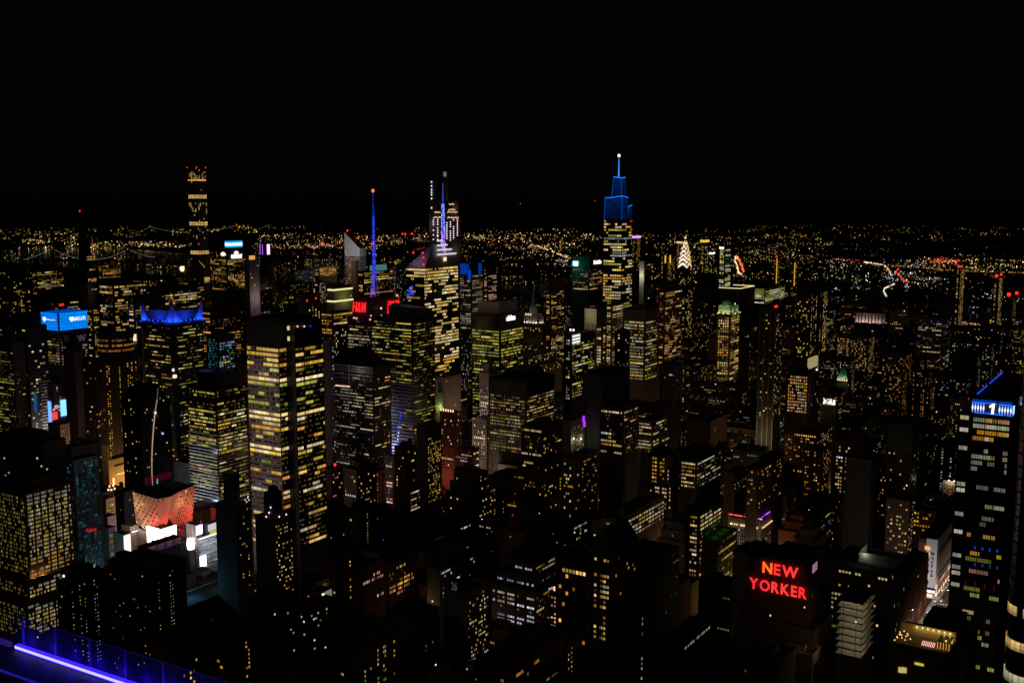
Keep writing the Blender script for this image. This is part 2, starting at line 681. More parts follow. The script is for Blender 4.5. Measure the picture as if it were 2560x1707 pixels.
# ================================================================== far row of tall towers
# dark tapering tower
s = b_['taper'] = bld('supertall_tower', 'black tapering supertall tower, almost unlit, with one red light at its tip', 'skyscraper', 1, 607, 690, 770, 970, 1260, 1976,
                      'dark_glass', custom=True)
Ht = s.hit('W', 1, 640, 565)[1]
m = MB()
m.frustum((0, s.b, 0, s.a, 0), (s.b * .05, s.b * .8, s.a * .2, s.a * .95, s.H), 'dark_glass')
m.frustum((s.b * .05, s.b * .8, s.a * .2, s.a * .95, s.H), (s.b * .2, s.b * .45, s.a * .75, s.a * .9, Ht), 'dark_cladding')
for zc in (925, 945, 1025, 1100, 1112, 1180):
    z = s.hit('W', 1, 690, zc)[1]
    for q in range(14):
        if rnd.random() < .5:
            k = rnd.uniform(.2, .6)
            x = s.b * (.12 + q * .055)
            f_ = z / s.H
            m.face([(x, s.a * .2 * f_ - .4, z), (x + 2, s.a * .2 * f_ - .4, z), (x + 2, s.a * .2 * f_ - .4, z + 2.4), (x, s.a * .2 * f_ - .4, z + 2.4)], 'lit', (.8 * k, .5 * k, .12 * k))
m.build('shaft', s.o)
add_beacon(s, [(s.b * .3, s.a * .82, Ht, 1.5)])

# slim square-grid tower
s = b_['slim'] = bld('residential_tower', 'very slim square concrete tower with glowing open floors, taller than all its neighbours', 'skyscraper', 1, 1468, 1542, 1612, 222, 1215, 2480, 'grey_concrete', custom=True)
m = MB()
m.box(0, s.b, 0, s.a, 0, s.H, 'dark_stone', top='roofing')
m.build('facade', s.o)
gr = MB()
zt = s.H
for k in range(7):
    for f in ('W', 'S'):
        L = s.a if f == 'W' else s.b
        u = L * k / 6
        if f == 'W':
            gr.box(-.5, -.01, max(0, u - .5), min(L, u + .5), 60, zt, 'grey_concrete')
        else:
            gr.box(max(0, u - .5), min(L, u + .5), -.5, -.01, 60, zt, 'grey_concrete')
fl = MB()
for r in range(90):
    z = zt - 2 - r * 4.4
    if z < 60:
        break
    yy = 215 + (zt - z) * F / 2480 * 3.136
    band = any(abs(yy - c) < h for c, h in ((315, 6), (432, 15), (655, 15), (877, 13), (1085, 14)))
    bc = (1.05, .6, .16)
    pr = .55 if 250 < yy < 300 or 1070 < yy < 1110 else .3 if 490 < yy < 560 else .14 if yy > 690 and yy < 770 else .025
    for f in ('W', 'S'):
        L = s.a if f == 'W' else s.b
        for k in range(6):
            if band or rnd.random() < pr:
                c = tuple(x * (rnd.uniform(.45, 1.1) if band else rnd.uniform(.08, .5)) for x in bc)
                u = L * (k + .14) / 6
                w = L * .72 / 6
                if f == 'W':
                    fl.face([(-.1, u + w, z), (-.1, u, z), (-.1, u, z + 3.3), (-.1, u + w, z + 3.3)], 'lit', c)
                else:
                    fl.face([(u, -.1, z), (u + w, -.1, z), (u + w, -.1, z + 3.3), (u, -.1, z + 3.3)], 'lit', c)
gr.build('concrete_grid', s.o)
fl.build('lit_floor_glazing', s.o)
add_beacon(s, [(0, s.a, zt + 1, 1.2), (0, 0, zt + 1, 1.2), (s.b, 0, zt + 1, 1.2)])

s = b_['banner'] = bld('banner_tower', 'dark tower crowned with a glowing blue and white striped light band', 'skyscraper', 'G', 655, 760, 1098, 345, 900, 2950, 'dark_glass', O('resid', .03, 'W', bw=3.5), ph=0)
for f in ('W', 'S'):
    L = s.a if f == 'W' else s.b
    pb = MB()
    for zf, col in (((345, 395), (.0, .42, 1.3)), ((395, 468), (1.2, 1.15, 1.2)), ((468, 512), (.0, .5, 1.2))):
        za, zb = s.hit('W', 'G', 760, zf[1])[1], s.hit('W', 'G', 760, zf[0])[1]
        if f == 'W':
            pb.box(-1, -.2, 0, L, za, zb, 'lit', col)
        else:
            pb.box(0, L, -1, -.2, za, zb, 'lit', col)
    pb.build('light_band', s.o)
s = b_['violet'] = bld('strip_tower', 'dark tower with one broad white-violet light strip and two thin violet strips', 'skyscraper', 'G', 1560, 1690, 1815, 425, 1000, 2800, 'dark_glass', O('resid', .03, 'W', bw=3.5), ph=0)
s.panel('light_strip', 'S', (s.b * .42, s.b, s.H - 27, s.H - .5), 'lit', (1.5, .9, 1.6))
s.panel('light_strip', 'W', (s.a * .38, s.a * .5, s.H - 27, s.H - .5), 'lit', (.45, .08, 1.1))
s.panel('light_strip', 'W', (s.a * .86, s.a * 1., s.H - 27, s.H - .5), 'lit', (.3, .12, .8))

# slanted white crown
s = b_['slant'] = bld('office_tower', 'white tower with a sloping wedge roof and dark shaded slope', 'skyscraper', 2, 694, 812, 862, 850, 1120, 2600, 'white_cladding', custom=True)
m = MB()
ztop = s.hit('W', 2, 694, 722)[1] - 0
m.box(0, s.b, 0, s.a, 0, s.H, 'white_cladding')
m.build('facade', s.o)
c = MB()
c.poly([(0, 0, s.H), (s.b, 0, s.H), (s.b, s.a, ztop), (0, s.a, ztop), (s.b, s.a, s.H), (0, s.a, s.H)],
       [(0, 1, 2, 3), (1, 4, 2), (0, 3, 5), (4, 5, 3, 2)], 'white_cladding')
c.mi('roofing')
c.m[0] = c.mi('dark_metal')  # slope's shade put into its colour
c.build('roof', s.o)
w = MB()
for k in range(14):
    z = s.H - 22 - k * 4.2
    for f, L in (('W', s.a), ('S', s.b)):
        lo = 0 if f == 'S' else s.a * .22
        w.box(-.3 if f == 'W' else 0, -.05 if f == 'W' else s.b, 0 if f == 'W' else -.3, s.a if f == 'W' else -.05, z, z + 2.2, 'dark_glass')
w.build('window_band', s.o)
add_beacon(s, [(s.b / 2, s.a, ztop + 1, 2.2), (s.b, s.a * .55, s.H + (ztop - s.H) * .58, 2.2), (0, s.a * .8, s.H - 40, 1.6)])
for d_ in ((-75, s.a * .5), (-60, -50)):
    point_light('floodlight', (d_[0], d_[1], s.H - 15), 42000, (1, .97, .93), s.o, 3)

dk = MB()
dk.box(-14, -2, s.a * .05, s.a * .55, 0, s.H - 28, 'brown_brick', top='roofing')
put_windows(dk, 'W', -14, window_cells(s.a * .05, s.a * .55, 150, s.H - 28, O('cols', .2, 'AY', 3.6, 3, .5, .5)))
t_ = thing('apartment_tower', 'brown slab tower standing right against the white wedge-roofed tower', 'building', tuple(s.o.location))
dk.build('facade', t_)
# stepped tower under construction
s = b_['site'] = bld('unfinished_tower', 'tower under construction, top storeys black, rows of white work lights below', 'skyscraper', 2, 1355, 1480, 1608, 600, 905, 2100, 'dark_stone', custom=True)
m = MB()
zh = s.hit('W', 2, 1400, 310)[1]
zm = s.hit('S', 2, 1590, 482)[1]
m.box(0, s.b * .45, s.a * .45, s.a, 0, zh, 'dark_stone')
m.box(s.b * .45 + .01, s.b * .85, 0.01, s.a, 0, zm, 'dark_stone')
m.box(0, s.b * .45, 0, s.a * .45 - .01, 0, (s.H + zm) / 2, 'dark_stone')
m.box(s.b * .85 + .01, s.b, 0, s.a, 0, s.H, 'brown_brick')
m.build('frame', s.o)
for dx, dy, z in ((-12, s.a * .3, 240), (-12, s.a * .75, 300), (s.b * .6, -12, 250), (s.b * .6, -12, 330)):
    point_light('work_light_glow', (dx, dy, z), 1600, (1, .7, .55), s.o, 1.5)
wl = MB()


def work_light(face, zx, zy, c, r=1.2):
    u, z = s.hit(face, 2, zx, zy)
    if face == 'W':
        wl.lathe(-r, u, [(r * .7, z - r), (r, z), (r * .7, z + r)], 'lit', c, 6)
    else:
        wl.lathe(u, -r, [(r * .7, z - r), (r, z), (r * .7, z + r)], 'lit', c, 6)


for y_ in (330, 362, 390, 410, 430, 460, 533):
    work_light('W', 1379, y_, (1.3, 1.25, 1.6), 1.2)
for xx in (1393, 1427):
    for y_ in (628, 645, 663, 690, 708, 726, 745, 780):
        if rnd.random() < .85:
            work_light('W', xx, y_, (1.5, 1.15, 1.4), 1.05)
for xx, yt_ in ((1493, 650), (1521, 645), (1546, 628), (1576, 625)):
    for k in range(9):
        if rnd.random() < .85 and yt_ + k * 17.5 < 790:
            work_light('S', xx, yt_ + k * 17.5, (1.5, 1.15, 1.4), 1.05)
for x0, x1, y_, n in ((1395, 1460, 608, 9), (1500, 1590, 608, 12), (1515, 1555, 505, 6), (1510, 1565, 545, 7), (1405, 1450, 565, 6), (1500, 1580, 565, 9)):
    for k in range(n):
        work_light('W' if x1 < 1470 else 'S', x0 + (x1 - x0) * k / n + rnd.uniform(-2, 2), y_ + rnd.uniform(-4, 4), (1.2, .75, .4), .9)
tag(wl.build('work_light', s.o), kind='stuff')
for k in range(24):
    z = 150 + k * (s.H - 150) / 24
    s.panel('floor_edge', 'W', (0, s.a, z, z + .8), 'grey_concrete', (0, 0, 0), .2, .05) if k % 2 == 0 else None
cr = MB()
hx, hz = s.hit('W', 2, 1455, 250)
cr.box(s.b * .2, s.b * .2 + 9, s.a * .15, s.a * .15 + 7, zm, hz, 'grey_concrete')
cr.box(s.b * .2 - 1, s.b * .2 + 3, s.a * .15 - .5, s.a * .15 + 4, hz - 9, hz, 'lit', (.14, .14, .11))
cr.build('hoist_shaft', s.o)
jb = MB()
for o_ in (0, 1.6):
    jb.bar((s.b * .6, s.a * .2 + o_, zm), (s.b * .6, s.a * .2 + o_, zm + 75), .35, 'dark_metal')
    jb.bar((s.b * .6, s.a * .2 + o_, zm + 70), (s.b * .9 - 60, s.a * .2 + o_, zm + 130), .35, 'dark_metal')
for k in range(14):
    jb.bar((s.b * .6, s.a * .2, zm + k * 5), (s.b * .6, s.a * .2 + 1.6, zm + k * 5 + 5), .2, 'dark_metal')
jb.build('tower_crane', s.o)

# blue tower with spire
s = b_['blue'] = bld('supertall_tower', 'tallest tower in view, stepped glass crown and spire lit blue, gold office floors below', 'skyscraper', 3, 722, 862, 943, 630, 1310, 1890, 'dark_glass', custom=True)
zb = s.H
body = MB()
low = 130
body.frustum((-5, s.b + 6, -5, s.a + 6, 0), (-1.5, s.b + 3, -1.5, s.a + 2.5, low), 'dark_glass')
body.frustum((-1.5, s.b + 3, -1.5, s.a + 2.5, low), (0, s.b, 0, s.a, zb), 'dark_glass')
rows = int((zb - 95) / 5.0)
for r in range(rows):
    z = zb - 3.5 - r * 5.0
    yy = 630 + (zb - z) * F / 1890 * 3.136
    k = 1.0
    if yy < 660:
        p, c = .25, 'AKR'
    elif yy < 700:
        p, c = .6, 'KAW'
    elif yy < 760:
        p, c = .55, 'GY'
    elif yy < 785:
        p, c, k = .9, 'C', .35
    elif yy < 805:
        p, c, k = .4, 'TGW', .7
    elif yy < 875:
        p, c = .85, 'WY'
    elif yy < 925:
        p, c, k = .6, 'EC', .6
    elif yy < 1010:
        p, c = .5, 'YGW'
    elif yy < 1055:
        p, c = .12, 'Y'
    elif yy < 1125:
        p, c = .9, 'YWA'
    elif yy < 1250:
        p, c, k = .72, 'WYE', .9
    else:
        p, c, k = .6, 'GY', .6
    e = max(0, (zb - z) / (zb - low)) * 1.5 + .15
    for f, L in (('W', s.a), ('S', s.b)):
        n = int(L / 4.2)
        j = 0
        while j < n:
            run = rnd.randint(1, 4)
            on = rnd.random() < p * (1 if f == 'W' else .8)
            cc = pick(c)
            bb = rnd.uniform(.4, 1.15) * k
            for q in range(j, min(n, j + run)):
                if on:
                    b2 = bb * rnd.uniform(.75, 1.2)
                    u = L * q / n + .4
                    w = L / n - .8
                    col = tuple(x * b2 for x in cc)
                    if f == 'W':
                        body.face([(-e, u + w, z), (-e, u, z), (-e, u, z + 2.9), (-e, u + w, z + 2.9)], 'lit', col)
                    else:
                        body.face([(u, -e, z), (u + w, -e, z), (u + w, -e, z + 2.9), (u, -e, z + 2.9)], 'lit', col)
            j += run
body.build('facade', s.o)


def blue_box(name, x0, x1, y0, y1, z0, z1, tw, te, slope=0.0, k=1.0):
    """glass screen with blue light behind its louvres, bright along the top edge"""
    m = MB()
    m.frustum((x0, x1, y0, y1, z0), (x0 + tw, x1 - te, y0 + tw, y1 - te, z1), 'blue_glass')
    n = int((z1 - z0) / 2.4)
    for f in ('W', 'S'):
        nb = 7
        for i in range(n):
            z = z0 + i * (z1 - z0) / n
            t = (i + .0) / n
            for q in range(nb):
                g_ = k * rnd.uniform(.45, 1.15) * (.35 + .75 * t ** 1.5)
                col = (.0, .022 * g_, .13 * g_)
                if f == 'W':
                    y_a, y_b = y0 + tw * t + (y1 - y0 - (tw + te) * t) * q / nb, y0 + tw * t + (y1 - y0 - (tw + te) * t) * (q + .9) / nb
                    x = x0 + tw * t - .2
                    m.face([(x, y_b, z), (x, y_a, z), (x, y_a, z + 1.7), (x, y_b, z + 1.7)], 'lit', col)
                else:
                    x_a, x_b = x0 + tw * t + (x1 - x0 - (tw + te) * t) * q / nb, x0 + tw * t + (x1 - x0 - (tw + te) * t) * (q + .9) / nb
                    y = y0 + tw * t - .2
                    m.face([(x_a, y, z), (x_b, y, z), (x_b, y, z + 1.7), (x_a, y, z + 1.7)], 'lit', col)
    m.build(name, s.o)
    e = MB()
    X0, X1, Y0, Y1 = x0 + tw, x1 - te, y0 + tw, y1 - te
    cb = (.02, .25, 1.3)
    e.bar((X0, Y0, z1), (X0, Y1, z1 - slope), .75, 'lit', cb)
    e.bar((X0, Y0, z1), (X1, Y0, z1 - slope * .6), .75, 'lit', cb)
    e.bar((x0 - .3, y0 - .3, z0), (X0 - .3, Y0 - .3, z1), .3, 'lit', (.0, .1, .6))
    e.bar((x0 - .3, y1, z0), (X0 - .3, Y1, z1), .3, 'lit', (.0, .1, .6))
    e.build('edge_light', s.o)


z1 = s.hit('W', 'V', 380, 755)[1]
z2 = s.hit('S', 'V', 565, 925)[1]
z3 = s.hit('W', 'V', 380, 470)[1]
z4 = s.hit('W', 'V', 338, 140)[1]
blue_box('blue_crown', 0, s.b * .62, s.a * .0, s.a, zb + .5, z1, 1.0, 1.0, 4)
blue_box('blue_crown', s.b * .64, s.b, 1, s.a * .6, zb + .5, z2, 0, 0, -6, .8)
blue_box('blue_crown', s.b * .12, s.b * .62, s.a * .12, s.a * .66, z1 + .3, z3, 2.2, 2.2, -2, 1.25)
sp_ = MB()
sx, sy = s.b * .36, s.a * .42
for k in range(14):
    za, zc = z3 - 2 + (z4 - z3) * k / 14, z3 - 2 + (z4 - z3) * (k + .8) / 14
    sp_.bar((sx, sy, za), (sx, sy, zc), 1.7 - k * .07, 'lit', (.03, .30, .95), 6)
sp_.bar((sx, sy, z3 - 3), (sx, sy, z4), .5, 'lit', (.05, .4, 1.1))
sp_.build('spire', s.o)
add_beacon(s, [(sx, sy, z4, 2.6)], (1.6, 1.8, 2.2))

# broad tower with two signs
s = b_['signs'] = bld('office_tower', 'broad dark slab with a square blue-green sign and a wide white sign near its roof', 'skyscraper', 'X', 395, 960, 1400, 560, 1560, 2030, 'dark_stone',
                      O('office', .3, 'YAW', 4, 3.2, .7, .45, top=24, dim=.1, s=.8), O('office', .36, 'YAK', 4, 3.2, .7, .45, top=24), beacon=None)
r = s.rect('W', 'X', 445, 690, 590, 850)
pn = s.panel('sign_square', 'W', r, 'screen', (1.5, 1.6, 1.6), .6, .5)
s.panel('sign_edge', 'W', (r[1] + .05, r[1] + 2.6, r[2] + 1, r[3]), 'screen', (.0, .55, 1.1), .5, .5)
s.panel('sign_edge', 'W', (r[0] - 1.6, r[0] - .05, r[2] + 2, r[3]), 'screen', (.1, .8, .35), .5, .5)
r = s.rect('S', 'X', 1100, 655, 1335, 785)
s.text('MetLife', 'S', (r[0], r[1], r[2] + 1, r[3] - 1), (2.0, 1.8, 1.9), 'screen', 'sign_letter', .06)
point_light('sign_glow', (-16, s.a * .72, s.H - 18), 5000, (.05, .8, .8), s.o, 2)

# crescent crown spire
s = b_['crescent'] = bld('art_deco_tower', 'spired tower with a crown of lit triangular crescent windows', 'skyscraper', 'U', 365, 605, 720, 1050, 1400, 2140, 'dark_stone',
                         O('resid', .2, 'YW', 3.6, 3, .6, .6, top=2), ph=0)
zsp = s.hit('W', 'U', 545, 245)[1]
ztip = s.hit('W', 'U', 505, 95)[1]
Hc = zsp - s.H
mid = (s.b / 2, s.a / 2)
prof = [(1.0, 0), (.93, .1), (.84, .25), (.72, .42), (.55, .58), (.38, .72), (.24, .84), (.1, .95), (.04, 1.0)]
cr = MB()
for (f0, t0), (f1, t1) in zip(prof, prof[1:]):
    cr.frustum((mid[0] * (1 - f0), mid[0] * (1 + f0), mid[1] * (1 - f0), mid[1] * (1 + f0), s.H + Hc * t0), (mid[0] * (1 - f1), mid[0] * (1 + f1), mid[1] * (1 - f1), mid[1] * (1 + f1), s.H + Hc * t1), 'steel')
cr.bar((mid[0], mid[1], zsp - 2), (mid[0], mid[1], ztip), .8, 'steel')
cr.build('crown', s.o)


def prof_at(t):
    for (f0, t0), (f1, t1) in zip(prof, prof[1:]):
        if t <= t1:
            return f0 + (f1 - f0) * (t - t0) / (t1 - t0)
    return .04


for ti, (zbase, nw) in enumerate(((-.02, 9), (.13, 8), (.26, 7), (.40, 6), (.55, 4), (.69, 3), (.83, 1))):
    for f in ('W', 'S'):
        cm = MB()
        for i in range(nw):
            t = (i + .5) / nw * 2 - 1
            hz = zbase + .125 * (1 - t * t) + .0
            fz = prof_at(max(0, min(.97, hz)))
            L = mid[1] if f == 'W' else mid[0]
            L2 = mid[0] if f == 'W' else mid[1]
            u = L + t * fz * L * .98
            z = s.H + Hc * hz
            w, h = 1.25, Hc * .075
            d = L2 * (1 - fz) - .9
            k = 1.6 if f == 'W' else 1.0
            col = (k, k * .72, k * .58) if f == 'W' else (k, k * .74, k * .32)
            if f == 'W':
                cm.poly([(d, u - w, z), (d, u + w, z), (d + h * .12, u, z + h), (d + .6, u - w, z), (d + .6, u + w, z), (d + .6 + h * .12, u, z + h)], [(0, 2, 1), (3, 4, 5), (0, 1, 4, 3), (1, 2, 5, 4), (2, 0, 3, 5)], 'lit', col)
            else:
                cm.poly([(u - w, d, z), (u + w, d, z), (u, d + h * .12, z + h), (u - w, d + .6, z), (u + w, d + .6, z), (u, d + .6 + h * .12, z + h)], [(0, 1, 2), (3, 5, 4), (0, 3, 4, 1), (1, 4, 5, 2), (2, 5, 3, 0)], 'lit', col)
        cm.build('crescent_window', s.o)

# towers around it, along the river
s = bld('apartment_tower', 'slab tower ribbed with amber light standing behind the spired crescent crown', 'skyscraper', 'U', 320, 500, 680, 345, 900, 2420, 'brown_brick', O('cols', .5, 'AYW', 3.4, 2.6, .6, .7), beacon=None)
s.panel('roof_light', 'W', (1, s.a - 1, s.H - 5, s.H - 1), 'lit', (.9, .6, .3), .4)
s = bld('apartment_tower', 'dark tower with a solid gold glowing top band', 'skyscraper', 'U', 950, 1060, 1175, 300, 1100, 3000, 'dark_glass', O('resid', .3, 'WY', 3.4, 4, .7, .6, top=16), ph=0)
for f, L in (('W', s.a), ('S', s.b)):
    s.panel('gold_band', f, (0, L, s.H - 8.5, s.H - 1.5), 'lit', (.85, .56, .05), .5)
s = bld('apartment_tower', 'dark green-windowed tower with a slanted white light on its roof', 'skyscraper', 'U', 1175, 1240, 1325, 680, 1100, 2600, 'dark_stone', O('resid', .3, 'GYW', 3.4, 3.4, .7, .6), ph=0)
s.panel('roof_light', 'W', (0, s.a, s.H - 1, s.H + 3.5), 'lit', (1.5, 1.3, 1.4), .5)
s.panel('roof_light', 'S', (0, s.b, s.H, s.H + 4), 'lit', (1.5, 1.3, 1.4), .5)
s = b_['checker'] = bld('office_tower', 'glass tower of pale green office panes under a small white roof light', 'skyscraper', 'U', 1440, 1600, 1760, 555, 1500, 2450, 'dark_glass', O('band', .55, 'EG', 4, 3.3, .8, .8, top=1, dim=.5),
                       tiers=[(.52, -4, -4, -4, -4), (1.0, 0, 0, 0, 0)], ph=0)
s.panel('roof_light', 'W', (s.a * .2, s.a * .95, s.H + .5, s.H + 5), 'lit', (1.5, 1.4, 1.5), .5)
s = bld('apartment_tower', 'two-winged tower with golden lit corner shafts near its roof', 'skyscraper', 3, 1165, 1222, 1275, 905, 1080, 2350, 'brown_brick', O('cols', .3, 'YA', 3.4, 3, .6, .6), ph=0)
for f, L in (('W', s.a), ('S', s.b)):
    s.panel('light_shaft', f, (L * .25, L * .4, s.H - 17, s.H), 'lit', (.9, .55, .08), .4)
s = bld('apartment_tower', 'plain grey floodlit slab among the amber towers east of the blue tower', 'building', 3, 1000, 1030, 1056, 955, 1090, 2300, 'pale_stone', O('resid', .15, 'G'), ph=0)
point_light('floodlight', (-14, s.a * .5, s.H - 30), 12000, (.9, .9, .55), s.o, 2)
s = bld('apartment_tower', 'slim tower with a violet light bar along its roof beside the blue tower', 'skyscraper', 3, 940, 965, 1008, 752, 1000, 2700, 'dark_stone', O('resid', .35, 'YA', 3.4, 3.2), ph=0)
for f, L in (('W', s.a), ('S', s.b)):
    s.panel('violet_bar', f, (0, L, s.H - 6, s.H), 'lit', (.9, .4, 1.3), .5)
for zx0, zx1, zt_, zb_, lab in ((65, 82, 930, 1132, 'taller of two thin gold light strips on slim dark towers'), (205, 220, 962, 1142, 'shorter of two thin gold light strips on slim dark towers')):
    s = bld('strip_tower', lab, 'skyscraper', 4, zx0 - 34, zx0 - 2, zx1 + 14, zt_ - 6, zb_ + 20, 2500, 'dark_stone', O('resid', .18, 'AY', 3.4, 3.4), ph=0)
    u0, u1, za, zc = s.rect('S', 4, zx0, zt_, zx1, zb_)
    s.panel('gold_strip', 'S', (0.1, max(2.5, min(s.b, 5)), zc - (zc - za), zc), 'lit', (.72, .36, .03), .5)
    if zx0 < 100:
        add_beacon(s, [(0, 0, s.H + 1, 2.4)])
for i, (x0, xc_, x1, yt_, lab) in enumerate(((1466, 1500, 1543, 1010, 'tall riverside apartment slab with amber windows and several red lights on its roof'), (1772, 1805, 1845, 1085, 'tall riverside apartment slab with yellow windows and two red flares on its roof'),
                                              (1880, 1910, 1950, 1235, 'shorter riverside tower with two large red roof lights'))):
    s = b_['river%d' % i] = bld('apartment_tower', lab, 'skyscraper', 4, x0, xc_, x1, yt_, 1440, 2450 if i < 2 else 2300, 'dark_stone', O('cols', .33 if i < 2 else .1, 'YAW', 3.1, 2.9, .75, .62, top=2), ph=0)
    if i == 0:
        add_beacon(s, [(rnd.uniform(0, s.b), rnd.uniform(0, s.a), s.H + 1, 1.5) for _ in range(7)])
    elif i == 1:
        add_beacon(s, [(0, s.a * .5, s.H + 2, 3.6), (s.b * .6, s.a * .1, s.H + 4, 2.6)])
    else:
        add_beacon(s, [(0, s.a * .8, s.H + 2, 4.2), (s.b, 0, s.H + 2, 3.6)])
s = b_['fins'] = bld('office_tower', 'dark tower whose top is eight tall pink floodlit panels', 'skyscraper', 'P', 285, 610, 650, 1100, 1330, 2050, 'dark_stone', O('resid', .05, 'WY'), ph=0,
                    tiers=[(.86, 0, 0, 0, 0)])
s.H2 = s.H * .86
fm = s.hit('W', 'P', 450, 1205)[1]
for f, L, n in (('W', s.a, 8), ('S', s.b, 4)):
    for i in range(n):
        p = MB()
        u0_, u1_ = L * (i + .05) / n, L * (i + .7) / n
        if f == 'W':
            p.box(-1.4, 0.5, u0_, u1_, fm, s.H, 'pale_stone')
        else:
            p.box(u0_, u1_, -1.4, .5, fm, s.H, 'pale_stone')
        p.build('floodlit_panel', s.o)
cap = MB()
cap.box(.6, s.b, .6, s.a, s.H2, s.H - 1, 'dark_stone')
cap.build('roof_block', s.o)
spill_guard = MB()  # shelf added to keep the floodlights off the wall below
spill_guard.box(-8, -.05, -8, s.a, fm - 1.2, fm - .3, 'dark_stone')
spill_guard.box(-.04, s.b, -8, -.05, fm - 1.2, fm - .3, 'dark_stone')
spill_guard.build('ledge', s.o)
for i in range(8):
    point_light('floodlight', (-6, s.a * (i + .45) / 8, fm + .5), 900, (1, .66, .6), s.o, .5)
point_light('floodlight', (s.b * .5, -6, fm + .5), 1000, (1, .66, .6), s.o, .5)
s = bld('low_hall', 'low wide hall outlined by a bright cream roof edge light', 'building', 3, 1622, 1790, 1900, 1172, 1230, 1900, 'dark_stone', None, ph=0)
el = MB()
for p, q in (((0, 0), (0, s.a)), ((0, 0), (s.b, 0)), ((s.b, 0), (s.b, s.a))):
    el.bar((p[0], p[1], s.H + 1.6), (q[0], q[1], s.H + 1.6), .8, 'lit', (1.0, .85, .35))
el.build('edge_light', s.o)
b_['lowrows'] = bld('office_block', 'block with long rows of yellow-green lit floors stepping down', 'building', 3, 1900, 1985, 2140, 1165, 1260, 1960, 'dark_glass', O('band', .85, 'EG', 4, 3, .85, .6, top=1, s=1.0), ph=0)

# ================================================================== the midtown cluster, back rows
bld('office_block', 'wide slab of dim yellow office rows below the string-lit bridge', 'building', 1, 250, 262, 500, 1035, 1180, 2100, 'dark_stone', O('office', .4, 'YAE', 4, 3.4, .8, .5, top=1), O('office', .45, 'YAE', 4, 3.4, .8, .5, top=1))
bld('apartment_block', 'dark block with a few amber windows at the city edge beyond the glass barrier', 'building', 1, -120, 60, 240, 1110, 1340, 1950, 'dark_stone', O('resid', .12, 'A', 3.4, 4, .6, .5, top=1), O('resid', .2, 'AY', 3.4, 4, .6, .5, top=1))
bld('office_block', 'slab of amber rows standing behind the black tapering tower', 'building', 1, 765, 775, 945, 955, 1060, 2300, 'brown_brick', O('office', .5, 'A', 4, 3, .6, .5, top=1), O('office', .55, 'A', 4, 3, .6, .5, top=1))
b_['bands'] = bld('office_tower', 'blue-grey tower wrapped in separate bands of cream light under its roof', 'skyscraper', 'L', 1375, 1582, 2080, 535, 1250, 1650, 'blue_glass', O('band', .16, 'WA', 4.2, 2.4, .85, .7, top=.5, rows={0: (1, 'WA', .8), 7: (1, 'E', .5), 13: (1, 'W', .7)}, s=.8),
    O('office', .22, 'YA', 4.2, 2.4, .8, .6, top=.5, rows={0: (1, 'YA', 1.0), 2: (.5, 'W', .7), 7: (1, 'W', 1), 13: (.7, 'W', .9)}))
s = bld('office_block', 'block of pinkish paired window columns between the banded tower and the blue horned tower', 'building', 'L', 1782, 1790, 2110, 690, 1060, 1480, 'dark_cladding', O('office', .5, 'K', 4, 3), O('office', .6, 'KW', 3.9, 2.6, .7, .5, top=14, grp=4, s=.6), ph=0)
bld('office_block', 'long dark slab with cream window strips, behind the blue horns', 'building', 1, 1140, 1285, 1545, 1165, 1330, 1600, 'dark_cladding', O('office', .05, 'Y'), O('office', .3, 'WY', 4, 3, .8, .55, top=6, rows={1: (1, 'W', 1), 2: (.9, 'WA', .9)}))
s = bld('office_tower', 'dark tower with one dazzling white lamp above its amber floors', 'skyscraper', 1, 1378, 1500, 1600, 1010, 1290, 1900, 'brown_brick', O('office', .25, 'A', 4, 3, .7, .5, top=18, s=.6), O('office', .25, 'AK', 4, 3, .7, .5, top=18, s=.6), ph=0)
add_beacon(s, [(-1, s.a * .55, s.H - 5, 4.5)], (2.2, 1.5, .8))
s = b_['peacock'] = bld('office_tower', 'stone slab with a white lit word sign and a fan emblem at its roof', 'skyscraper', 'G', 245, 700, 1208, 822, 1560, 2050, 'dark_stone',
                        O('office', .35, 'YA', 3.7, 2.9, .62, .5, top=1, rows={0: (.6, 'Y', 1.1)}), O('office', .45, 'YAW', 3.7, 2.9, .62, .5, top=1, rows={16: (.9, 'W', 1)}), ph=0)
r = s.rect('S', 'G', 815, 700, 1095, 785)
sb = MB()
sb.box(0.5, s.b * .98, 1, 6, s.H, s.H + 20, 'dark_stone')
sw_ = sb.build('sign_wall', s.o)
s.text('COMCAST', 'S', (r[0], r[1], r[2], r[3]), (2.0, 1.9, 2.1), 'lit', 'sign_letter', .05, proud=.3, parent=sw_)
for face, zx, zy, rad in (('S', 950, 690, 6.2), ('W', 610, 735, 7.4)):
    u, z = s.hit(face, 'G', zx, zy)
    fan = MB()
    for k, c in enumerate(((1.6, 1.2, .6), (1.7, .9, .8), (1.7, 1.2, 1.4), (1.5, 1.4, 1.7), (1.4, 1.6, 1.7), (1.5, 1.7, 1.3))):
        a0 = math.radians(15 + k * 25 + 2)
        a1 = math.radians(15 + k * 25 + 23)
        pts = [(0, 0), (rad * math.cos(a0), rad * math.sin(a0)), (rad * 1.1 * math.cos((a0 + a1) / 2), rad * 1.1 * math.sin((a0 + a1) / 2)), (rad * math.cos(a1), rad * math.sin(a1))]
        pt = [((-.4, u - p_, z + q_) if face == 'W' else (u + p_, -.4, z + q_)) for p_, q_ in pts]
        pt += [((-.1, y_, z_) if face == 'W' else (x_, -.1, z_)) for x_, y_, z_ in pt]
        fan.poly(pt, [(0, 1, 2, 3), (7, 6, 5, 4), (0, 4, 5, 1), (1, 5, 6, 2), (2, 6, 7, 3), (3, 7, 4, 0)], 'lit', c)
    fan.build('fan_emblem', s.o)
